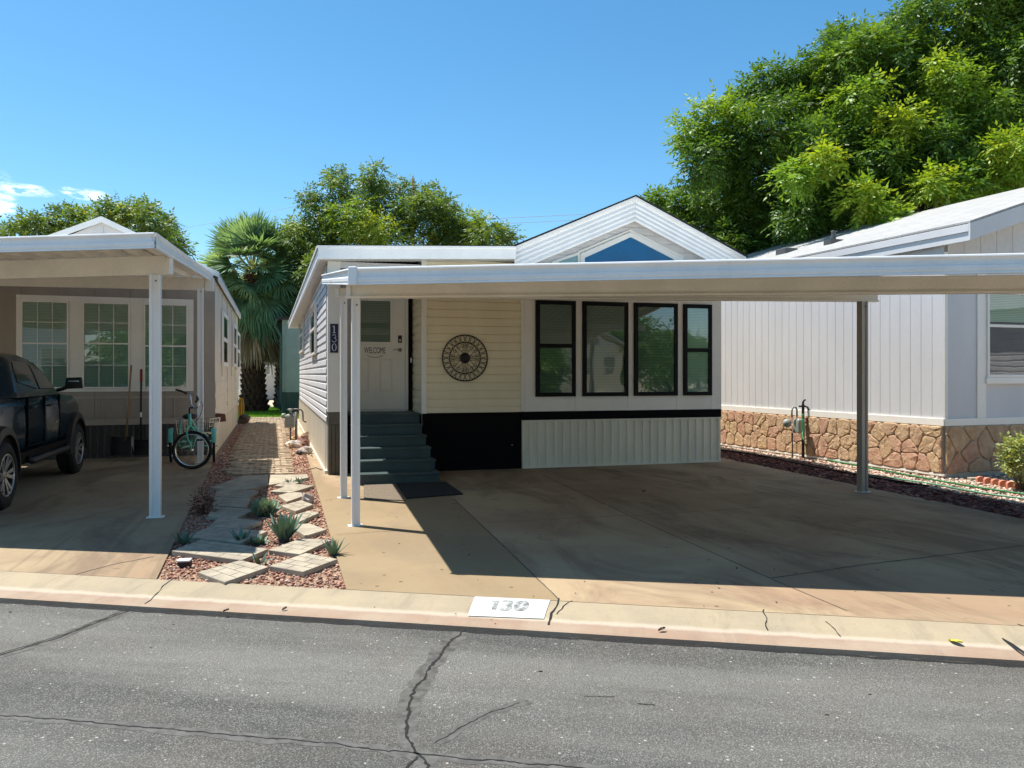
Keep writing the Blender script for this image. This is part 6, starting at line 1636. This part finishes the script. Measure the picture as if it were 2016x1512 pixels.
s1 = shovel('wooden handled snow shovel with wide black blade, left one of the two', (258.5, 719), False, (248, 868), ((220, 860), (262, 897)), 14.35, 'wood', None)
mb = MB(); mb.hexa([W(258, 898, 14.22), W(263, 898, 14.22), W(263, 898, 14.26), W(258, 898, 14.26), W(258.5, 860, 14.22), W(263, 860, 14.22), W(263, 860, 14.26), W(258.5, 860, 14.26)]); mb.build('worn_edge', M['alloy'], s1)
shovel('shovel with red grip and dark shaft, right one of the two', (278, 729), True, (277, 868), ((264, 866), (294, 896)), 14.45, 'black_plastic', 'red_paint')

# ================================================================ TRICYCLE
TY = 12.95; wc = Vector(W(378, 0, TY)); wc.z = .325
nrm = Vector((.16, -.985, 0)).normalized(); tri = thing('tricycle', 'mint green adult tricycle with wire basket parked facing the street by the left post', 'tricycle', (wc.x, wc.y, 0))
def wheel(parent, c, n_, r_, tw, rimm='chrome', sp=20, nm='wheel'):
    n_ = n_.normalized(); a = n_.cross(Vector((0, 0, 1))).normalized(); b = n_.cross(a)
    def ringt(rad, tr, mat, name, par, seg=40, n=10):
        mb = MB(); V = []
        for i in range(seg):
            t = 2*math.pi*i/seg; d = a*math.cos(t) + b*math.sin(t)
            for k in range(n):
                p = 2*math.pi*k/n; V.append(c + d*(rad + tr[0]*math.cos(p)) + n_*tr[1]*math.sin(p))
        mb.add(V, [(i*n+k, i*n+(k+1) % n, ((i+1) % seg)*n+(k+1) % n, ((i+1) % seg)*n+k) for i in range(seg) for k in range(n)])
        return mb.build(name, M[mat], par, smooth=True)
    w = ringt(r_-tw, (tw, tw), 'rubber', nm, parent); ringt(r_-2.25*tw, (.012, .016), rimm, 'rim', w)
    mb = MB()
    for i in range(sp):
        t = 2*math.pi*i/sp; d = a*math.cos(t) + b*math.sin(t); mb.tube([c + n_*(.03 if i % 2 else -.03), c + d*(r_-2.3*tw)], .0012, 4)
    mb.build('spokes', M['chrome'], w); mb = MB(); mb.lathe(c, n_, [(0, -.06), (.012, -.06), (.02, -.03), (.014, 0), (.02, .03), (.012, .06), (0, .06)], 12); mb.build('hub', M['chrome'], w)
    return w
wheel(tri, wc, nrm, .325, .026)
rc = Vector((*W(378, 0, 14.05)[:2], .30)); ax = Vector((.93, .36, 0)).normalized(); fw = Vector((-ax.y, ax.x, 0))
rw = []
for px in (337, 421):
    c_ = Vector(W(px, 0, 14.0)); c_.z = .30; rw.append(c_); wheel(tri, c_, ax, .30, .024)
mb = MB(); mb.tube([rw[0], rw[1]], .014, 8); mb.tube([Vector(W(343, 868, 14.0)), Vector(W(415, 868, 14.0))], .014, 8)
hd = Vector(W(374, 838, 12.98)); ht = Vector(W(373, 815, 13.10))
mb.tube([ht + Vector((0, 0, -.05)), hd.lerp(ht, .3) + Vector((0, .25, -.12)), Vector((rc.x, 13.55, .42)), rc + Vector((0, 0, .05))], .022, 10)
mb.tube([hd, hd + Vector((-.02, .25, -.2)), Vector((rc.x, 13.55, .30)), rc], .018, 8); mb.tube([Vector((rc.x, 13.5, .35)), Vector((rc.x-.02, 13.62, .78))], .018, 8)
mb.tube([hd + Vector((0, 0, -.02)), ht], .026, 12)
mb.build('frame', M['mint'], tri, smooth=True)
mb = MB(); ca = wc + nrm*.055; cb = wc - nrm*.055; top = Vector((hd.x, hd.y, hd.z))
for s_, c_ in ((1, ca), (-1, cb)):
    off = nrm*.055*s_ + Vector((.045*-s_, 0, 0))
    mb.tube([top, top + off + Vector((0, 0, -.05)), wc + off + Vector((-.02*s_, 0, .22)), wc + nrm*.05*s_ + Vector((-.01*s_, 0, .08)), wc + nrm*.05*s_], [.018, .017, .015, .012, .010], 8)
mb.build('fork', M['mint'], tri, smooth=True)
mb = MB()
for i in range(9):
    t = R(50 + 80*i/8); t2 = R(50 + 80*(i+1)/8); a = nrm.cross(Vector((0, 0, 1))).normalized()
    def fd(t, w): return wc + a*math.cos(t)*.345 + Vector((0, 0, math.sin(t)*.345)) + nrm*w
    mb.quad(fd(t, -.035), fd(t, .035), fd(t2, .035), fd(t2, -.035))
mb.build('front_mudguard', M['mint'], tri, smooth=True)
for c_ in rw:
    mb = MB(); V = []
    for i in range(13):
        t = R(70 + 120*i/12)   # cover from the front over the top
        d = Vector((0, math.cos(t), math.sin(t))); d = Vector((0, 0, 1))*math.sin(R(15 + 120*i/12)) - fw*math.cos(R(15 + 120*i/12))
        for w, dr in ((-.04, -.01), (0, .012), (.04, -.01)): V.append(c_ + d*(.325+dr) + ax*w)
    mb.add(V, [(i*3+k, i*3+k+1, i*3+k+4, i*3+k+3) for i in range(12) for k in range(2)]); mb.build('mudguard', M['mint'], tri, smooth=True)
mb = MB(); x0, x1 = W(345, 0, 13.85)[0], W(413, 0, 13.85)[0]; z1 = W(0, 825, 13.85)[2]; z0 = z1-.27
def wbar(a, b): mb.tube([a, b], .0035, 4)
for i in range(9):
    t = i/8; xx = x0+(x1-x0)*t; xi = x0+.03+(x1-x0-.06)*t
    wbar((xx, 13.85, z1), (xi, 13.88, z0)); wbar((xx, 14.35, z1), (xi, 14.32, z0)); wbar((xi, 13.88, z0), (xi, 14.32, z0))
for j in range(5):
    zz = z0+(z1-z0)*j/4; i_ = .03*(1-j/4); mb.tube([(x0+i_, 13.85+i_, zz), (x1-i_, 13.85+i_, zz), (x1-i_, 14.35-i_, zz), (x0+i_, 14.35-i_, zz), (x0+i_, 13.85+i_, zz)], .0045 if j == 4 else .0032, 4)
for i in range(7): yy = 13.88+.44*i/6; wbar((x0, yy, z1), (x0+.03, yy, z0)); wbar((x1, yy, z1), (x1-.03, yy, z0))
mb.build('basket', M['chrome'], tri)
mb = MB(); sx_, sy_, sz_ = W(374, 820, 13.62); mb.blob((sx_, sy_, sz_-.0), .11, 3, .05, 14, 8, (1.15, 1.2, .45)); mb.build('saddle', M['black_plastic'], tri, smooth=True)
mb = MB(); P = lambda px, py, d=0: Vector(W(px, py, 12.95+d)); mb.tube([ht, P(373, 806, .1), P(373.5, 803, .05), P(380, 802.5, .02), P(385, 803.5, 0)], .014, 8); mb.build('stem', M['black_plastic'], tri, smooth=True)
mb = MB(); mb.tube([P(366, 775, .12), P(371, 774, .08), P(375, 777, .03), P(375.5, 785, 0), P(377, 796, 0), P(382, 803, 0), P(387, 804.5, -.02), P(391, 799, -.05), P(393, 788, .0), P(391, 784, .15), P(388, 781, .3)], .0115, 8); mb.build('handlebar', M['chrome'], tri, smooth=True)
mb = MB(); mb.tube([P(346, 767, .16), P(352, 768.5, .15), P(360, 771, .13), P(367, 775, .12)], [.016, .017, .016, .02], 8); mb.build('grip', M['black_plastic'], tri, smooth=True)
mb = MB(); mb.tube([P(388, 781, .3), P(389, 787, .22), P(386, 791, .1)], [.017, .02, .018], 8); mb.build('grip', M['black_plastic'], tri, smooth=True)
mb = MB(); mb.tube([P(354, 776.5, .1), P(362, 776, .1), P(368, 779, .1)], .006, 6); mb.build('brake_lever', M['chrome'], tri)
mb = MB(); mb.tube([P(370, 773, .1), P(380, 778, .1), P(390, 785, .15), P(398, 794, .1), P(398, 808, .1), P(390, 826, .05), P(379, 836, .02)], .003, 5); mb.tube([P(389, 785, .2), P(400, 797, .2), P(396, 815, .1), P(384, 832, .05)], .003, 5); mb.build('cable', M['black_plastic'], tri, smooth=True)
mb = MB(); f = Frame(*W(394, 0, 13.3)[:2], (1, 0), (0, 1)); zz = CH + (HY-866)/F0*13.3; mb.box(f, -.055, .055, -.05, .05, zz-.015, zz+.015); mb.tube([f(-.06, 0, zz), f(-.12, .0, zz-.02), f(-.13, .02, .30)], .01, 6); mb.build('pedal', M['black_plastic'], tri, bevel=.006)

# ================================================================ PICKUP TRUCK
TF = Frame(-5.99, 9.12, F1.U, F1.V)       # u = 0 at the right-hand tyre face, u negative into the truck, v forward
TK = thing('pickup_truck', 'dark teal pickup truck parked nose in under the left carport, cut by the picture edge', 'pickup truck', (-5.99, 9.12, 0))
TW = 1.88; TU = -.05
def tsec(v, hw, zt, zb, crown=.03):
    """ring of points for one body station, right side to left side"""
    um_ = TU - TW/2; h = hw
    r_ = [(-h+.03, zb), (-h-.005, zb+.10), (-h-.02, zb+.30), (-h-.015, zt-.28), (-h+.0, zt-.12), (-h+.05, zt-.03), (-h+.16, zt), (-h*.5, zt+crown), (0, zt+crown*1.2)]
    l_ = [(-a, b) for a, b in r_[:-1]][::-1]
    return [TF(um_ - a, v, b) for a, b in r_ + l_]
def loft(mb, secs, cap=True):
    n = len(secs[0]); vs = [p for s in secs for p in s]; fs = []
    for i in range(len(secs)-1):
        for k in range(n-1): fs.append((i*n+k, i*n+k+1, (i+1)*n+k+1, (i+1)*n+k))
        fs.append((i*n+n-1, i*n, (i+1)*n, (i+1)*n+n-1))
    if cap: fs.append(tuple(range(n))); fs.append(tuple((len(secs)-1)*n+k for k in range(n))[::-1])
    mb.add(vs, fs)
hw = TW/2 - .04
mb = MB()
loft(mb, [tsec(-1.25, hw-.03, 1.28, .62), tsec(-1.15, hw, 1.31, .60), tsec(-.2, hw+.01, 1.31, .60), tsec(.95, hw+.01, 1.31, .60)])
loft(mb, [tsec(.965, hw+.01, 1.315, .58), tsec(1.8, hw+.02, 1.325, .58), tsec(2.62, hw+.02, 1.33, .58)])
loft(mb, [tsec(2.635, hw+.02, 1.33, .58), tsec(3.1, hw+.02, 1.32, .6), tsec(3.7, hw+.0, 1.28, .62, .05), tsec(4.1, hw-.04, 1.22, .62, .05), tsec(4.35, hw-.12, 1.12, .58, .03), tsec(4.45, hw-.2, .95, .55, .01)])
mb.build('body', M['truck'], TK, smooth=True)
def cabring(v, hw_, z): return TF(TU - TW/2 + hw_, v, z), TF(TU - TW/2 - hw_, v, z)
mb = MB()
def cab_sec(z, v0, v1, hw_, rr_=.12):
    pts = []
    for cx, cy, a0 in ((hw_-rr_, v1-rr_, 0), (-hw_+rr_, v1-rr_, 90), (-hw_+rr_, v0+rr_, 180), (hw_-rr_, v0+rr_, 270)):
        for k in range(4): t = R(a0 + 30*k); pts.append(TF(TU - TW/2 + cx + rr_*math.cos(t), cy + rr_*math.sin(t), z))
    return pts
secs = [cab_sec(1.30, .72, 2.95, hw-.02), cab_sec(1.38, .76, 2.82, hw-.05), cab_sec(1.62, .86, 2.42, hw-.14), cab_sec(1.80, .98, 2.08, hw-.22), cab_sec(1.875, 1.12, 1.9, hw-.32), cab_sec(1.90, 1.3, 1.75, hw-.5)]
loft(mb, secs); mb.build('cab', M['truck'], TK, smooth=True)
def cab_u(z): # right-hand side surface offset at height z
    t = [(1.30, hw-.02), (1.38, hw-.05), (1.62, hw-.14), (1.80, hw-.22), (1.875, hw-.32)]
    for (a, b), (c__, d) in zip(t, t[1:]):
        if z <= c__: return TU - TW/2 + b + (d-b)*(z-a)/(c__-a) + .006
    return 0
for vv, nm in (([(1.90, 1.40), (2.62, 1.40), (2.40, 1.60), (2.12, 1.775), (1.90, 1.80)], 'front_window'), ([(1.02, 1.42), (1.82, 1.40), (1.82, 1.80), (1.20, 1.775), (1.08, 1.65)], 'rear_window')):
    mb = MB(); P = []
    n = len(vv)
    # triangulate through strips so that the pane follows the curved side
    zs_ = sorted(set([1.40, 1.5, 1.6, 1.68, 1.775]))
    def vrange(z):
        xs_ = []
        for i in range(n):
            (a, b), (c__, d) = vv[i], vv[(i+1) % n]
            if (b-z)*(d-z) <= 0 and b != d: xs_.append(a + (c__-a)*(z-b)/(d-b))
        return (min(xs_), max(xs_)) if xs_ else (0, 0)
    for za_, zb__ in zip(zs_, zs_[1:]):
        l0, r0_ = vrange(za_+.001); l1, r1 = vrange(zb__-.001)
        mb.quad(TF(cab_u(za_)+.004, l0, za_), TF(cab_u(za_)+.004, r0_, za_), TF(cab_u(zb__)+.004, r1, zb__), TF(cab_u(zb__)+.004, l1, zb__))
    mb.build(nm, M['truck_glass'] if 'truck_glass' in M else M['glass_dark'], TK)
mb = MB(); hwm = hw-.16
q = [TF(TU-TW/2+hw-.12, 2.83, 1.39), TF(TU-TW/2-hw+.12, 2.83, 1.39), TF(TU-TW/2-hw+.27, 2.13, 1.80), TF(TU-TW/2+hw-.27, 2.13, 1.80)]; mb.quad(*[(p[0]+EX.x*.01, p[1]+EX.y*.01, p[2]+.012) for p in q]); mb.build('windscreen', M['truck_glass'], TK)
q = [TF(TU-TW/2+hw-.2, .765, 1.42), TF(TU-TW/2-hw+.2, .765, 1.42), TF(TU-TW/2-hw+.3, .94, 1.77), TF(TU-TW/2+hw-.3, .94, 1.77)]; mb = MB(); mb.quad(*[(p[0]-EX.x*.014, p[1]-EX.y*.014, p[2]) for p in q]); mb.build('back_window', M['truck_glass'], TK)
# door outline, handles, sill, flares
def sidebox(v0, v1, z0, z1, d=.004, th=.01, base=None):
    mb_.box(TF, base-.01 if base is not None else TU-.005, (base if base is not None else TU)+d+.0, v0, v1, z0, z1)
mb_ = MB(); sd_u = TU - .03 + .02
for v0_, v1_, z0_, z1_ in ((2.56, 2.572, .66, 1.30), (1.78, 1.792, .66, 1.30), (1.0, 1.012, .66, 1.30), (1.0, 2.57, .655, .667)): mb_.box(TF, TU-.03, TU+.0085, v0_, v1_, z0_, z1_)
mb_.build('door_seam', M['black_paint'], TK)
for v_ in (1.92, 1.10):
    mb = MB(); mb.tube([TF(TU+.005, v_, 1.16), TF(TU+.04, v_+.03, 1.165), TF(TU+.04, v_+.17, 1.17), TF(TU+.005, v_+.2, 1.17)], .014, 8); mb.build('door_handle', M['truck'], TK, smooth=True)
mb = MB(); mb.tube([TF(TU+.01, .95, .50), TF(TU+.05, 1.0, .47), TF(TU+.05, 2.8, .47), TF(TU+.01, 2.9, .50)], .045, 10); mb.build('side_step', M['black_plastic'], TK, smooth=True)
mb = MB(); mb.box(TF, TU-.05, TU+.0, .5, 3.1, .46, .60); mb.box(TF, TU-TW+.05, TU-.12, -1.1, 4.2, .40, .60); mb.build('underbody', M['black_paint'], TK)
mb = MB(); mb.quad(TF(TU+.009, 2.30, .88), TF(TU+.009, 2.52, .90), TF(TU+.009, 2.52, .925), TF(TU+.009, 2.30, .905)); mb.build('door_badge', M['alloy'], TK)
WR = .40
for v_ in (0, 3.56):
    for side in (0, 1):
        uo = -.02 if side == 0 else -TW - .06; sgn = 1 if side == 0 else -1
        # arch and flare
        mb = MB(); n = 18; c_u = uo
        for i in range(n):
            t0, t1 = R(-8 + 196*i/n), R(-8 + 196*(i+1)/n)
            def fl(t, r_, du): return TF(c_u + sgn*du, v_ + r_*math.cos(t), WR + .03 + r_*math.sin(t))
            mb.quad(fl(t0, .455, .035), fl(t1, .455, .035), fl(t1, .545, .02), fl(t0, .545, .02)); mb.quad(fl(t0, .545, .02), fl(t1, .545, .02), fl(t1, .56, -.05), fl(t0, .56, -.05)); mb.quad(fl(t0, .455, .035), fl(t1, .455, .035), fl(t1, .45, -.12), fl(t0, .45, -.12))
        mb.build('wheel_flare', M['black_plastic'], TK, smooth=True)
        mb = MB(); mb.lathe(TF(c_u - sgn*.03, v_, WR+.03), (TF.U[0]*sgn, TF.U[1]*sgn, 0), [(0, 0), (.47, 0), (.47, .012), (0, .012)], 28); mb.build('wheel_well', M['black_paint'], TK)
        axs = (TF.U[0]*sgn, TF.U[1]*sgn, 0); cc_ = TF(c_u - sgn*.22, v_, WR)
        mb = MB(); mb.lathe(cc_, axs, [(.25, 0), (WR-.04, 0), (WR-.005, .03), (WR, .08), (WR, .17), (WR-.012, .22), (WR-.05, .245), (.27, .25), (.26, .235), (.26, .1)], 44)
        wh = mb.build('wheel', M['rubber'], TK, smooth=True)
        mb = MB(); mb.lathe(cc_, axs, [(.262, .09), (.262, .236), (.250, .242), (.243, .232), (.235, .12), (0, .12)], 40); mb.build('rim', M['black_plastic'], wh, smooth=True)
        mb = MB(); A = Vector(axs); b_ = Vector((0, 0, 1)); a_ = A.cross(b_); cc = Vector(cc_)
        for k in range(6):
            for off in (-.15, .15):
                t = 2*math.pi*k/6 + off*.9; t2 = 2*math.pi*k/6 + off*1.35
                d0 = a_*math.cos(t) + b_*math.sin(t); d1 = a_*math.cos(t2) + b_*math.sin(t2); s0 = A.cross(d0)
                w0, w1 = .018, .024
                q = [cc + d0*.05 - s0*w0, cc + d0*.05 + s0*w0, cc + d1*.248 + s0*w1, cc + d1*.248 - s0*w1]
                mb.hexa([p + A*.17 for p in q] + [p + A*(.215 if i < 2 else .238) for i, p in enumerate(q)])
        mb.lathe(cc, axs, [(.0, .22), (.055, .215), (.07, .19), (.07, .15)], 20); mb.lathe(cc, axs, [(.235, .225), (.258, .240), (.258, .245), (.24, .246), (.232, .235)], 40)
        mb.build('alloy_spokes', M['alloy'], wh, bevel=.004)
for side in (0, 1):
    sgn = 1 if side == 0 else -1; u_ = TU-.02 if side == 0 else TU-TW+.02
    mb = MB(); f_ = Frame(*TF(u_, 2.52)[:2], (TF.U[0]*sgn, TF.U[1]*sgn), TF.V)
    V = []
    mb.hexa([f_(.10, -.02, 1.38), f_(.34, .0, 1.39), f_(.33, .12, 1.39), f_(.10, .12, 1.38), f_(.12, -.02, 1.55), f_(.33, .0, 1.56), f_(.31, .11, 1.55), f_(.12, .11, 1.55)])
    mb.tube([f_(-.02, .05, 1.36), f_(.06, .05, 1.38), f_(.14, .05, 1.42)], .03, 8)
    o = mb.build('mirror', M['black_plastic'], TK, bevel=.03, smooth=True)
    mb = MB(); mb.box(f_, .15, .30, -.028, -.021, 1.49, 1.505); mb.build('mirror_glass', M['chrome'], o)
mb = MB(); mb.box(TF, TU-TW+.12, TU-.12, -1.262, -1.245, .80, 1.20); mb.build('tailgate', M['truck'], TK, bevel=.01)
for u0_, u1_ in ((TU-.16, TU-.02), (TU-TW+.02, TU-TW+.16)):
    mb = MB(); mb.box(TF, u0_, u1_, -1.275, -1.17, .88, 1.25); mb.build('tail_lamp', simple('tail_lamp_red', (.35, .01, .01), .2, var=.1, bump=0) if 'tl' not in M else M['tl'], TK, bevel=.015)
mb = MB(); mb.box(TF, TU-TW+.04, TU-.04, -1.40, -1.26, .50, .66); mb.build('rear_bumper', M['chrome'], TK, bevel=.03)
mb = MB(); mb.box(TF, TU-TW+.1, TU-.1, 4.38, 4.52, .48, .72); mb.build('front_bumper', M['truck'], TK, bevel=.04)

# ================================================================ ACROSS THE STREET (seen in the window reflections)
def opp_house(label, ox, oy, w, d, h, wallm, seed):
    f = Frame(ox, oy, (-S.U[0], -S.U[1]), (-S.V[0], -S.V[1])); o = thing('opposite_home', label, 'house', f(0, 0))
    mb = MB(); mb.box(f, 0, w, 0, d, 0, h); mb.build('wall', M[wallm], o)
    mb = MB(); mb.lap(f, .05, w-.05, -.002, .7, h, .16); mb.build('front_siding', M[wallm], o)
    mb = MB(); mb.corr(f, 0, w, -.004, 0, .7, .14, .02); mb.build('skirt', M['grey_skirt'], o)
    mb = MB(); pk = h + w*.16
    for ua, ub in ((-.3, w/2), (w+.3, w/2)):
        q = [f(ua, -.4, h-.02), f(ub, -.4, pk), f(ub, d+.3, pk), f(ua, d+.3, h-.02)]; mb.add(q + [(p[0], p[1], p[2]+.12) for p in q], [(0, 3, 2, 1), (4, 5, 6, 7), (0, 1, 5, 4), (1, 2, 6, 5), (2, 3, 7, 6), (3, 0, 4, 7)])
    mb.build('roof', M['shingle'], o); mb = MB(); mb.add([f(0, -.01, h), f(w, -.01, h), f(w/2, -.01, pk-.02)], [(0, 1, 2)]); mb.build('gable', M['white_vinyl'], o)
    for k in range(3): window(o, f, w*(.12+.28*k), w*(.12+.28*k)+1.0, 1.5, 2.7, -.02, 'frame_white', .06, (2.1,), 'blind_shut')
    return o
def on_far(u, v): return S(u, -1.0-ROADW-v)[:2]
opp_house('white sided home across the street with a shingled gable', *on_far(1.0, 3.0), 5.6, 9, 3.3, 'white_vinyl', 1)
opp_house('beige sided home across the street further right', *on_far(19.6, 4.5), 4.6, 9, 3.2, 'taupe_side', 2)
opp_house('cream sided home across the street further off on the right', *on_far(31.5, 6.0), 6.0, 9, 3.3, 'cream_vinyl', 3)
for i, (u, v, r_, zc) in enumerate(((3.8, 4.5, 2.0, 2.2), (21.8, 4.0, 2.3, 2.2), (24.0, 6, 2.4, 2.6), (13.2, 8, 3.2, 4.2), (8.5, 8, 3.0, 3.6), (34, 7, 3, 3.4), (22.5, 12, 4, 4.5))):
    x, y = on_far(u, v); o = thing('leafy_tree', ['low round tree beside the white home across the street', 'broad round tree across the street right of the beige home', 'second broad tree across the street, left of cream home', 'tree across the street left of the beige home', 'tree across the street right of the white home', 'tree across the street beyond the cream home', 'tallest tree across the street behind the broad ones'][i], 'tree', (x, y, -.05))
    rr = random.Random(i+40); bl = [(x + rr.uniform(-.5, .5)*r_, y + rr.uniform(-.5, .5)*r_, zc + rr.uniform(-.35, .4)*r_, r_*.55, r_*.55, r_*.5, g1, g2) for _ in range(7)]
    branches(o, (x, y, -.05), bl, .16, i); leafcloud('crown', o, bl, 130, .24, 60+i, sprig=.5)

for i in range(9):
    x, y = on_far(12 + i*6.5, 17 + (i % 3)*3); o = thing('leafy_tree', 'tree in the background row across the street', 'tree', (x, y, -.05), 'trees in a row behind the homes across the street')
    rr = random.Random(i+80); bl = [(x + rr.uniform(-.8, .8)*3, y + rr.uniform(-.5, .5)*3, 2.8 + rr.uniform(-.4, .6)*2.6, 2.2, 1.8, 1.7, g1, g2) for _ in range(7)]
    branches(o, (x, y, -.05), bl, .2, i); leafcloud('crown', o, bl, 45, .36, 90+i, sprig=.7)

nb = thing('opposite_home', 'white home on the next lot beyond the grey right home', 'house', (18.6, 5.5, 0)); f = Frame(18.6, 5.5, ang(5), angv(14))
mb = MB(); mb.box(f, 0, 7, 0, 12, 0, 3.4); mb.build('wall', M['white_vinyl'], nb)
mb = MB(); mb.lap(swap(f), .1, 12, -.003, .8, 3.4, .15); mb.build('side_siding', M['white_vinyl'], nb)
mb = MB(); mb.prism([f(-.4, -.4, 3.35), f(3.5, -.4, 4.6), f(7.4, -.4, 3.35)], (f.V[0]*12.8, f.V[1]*12.8, 0)); mb.build('roof', M['shingle'], nb)
for k in range(3): window(nb, swap(f), 2+k*3.2, 3+k*3.2, 1.4, 2.6, -.02, 'frame_white', .06, (2.0,), 'blind_shut')
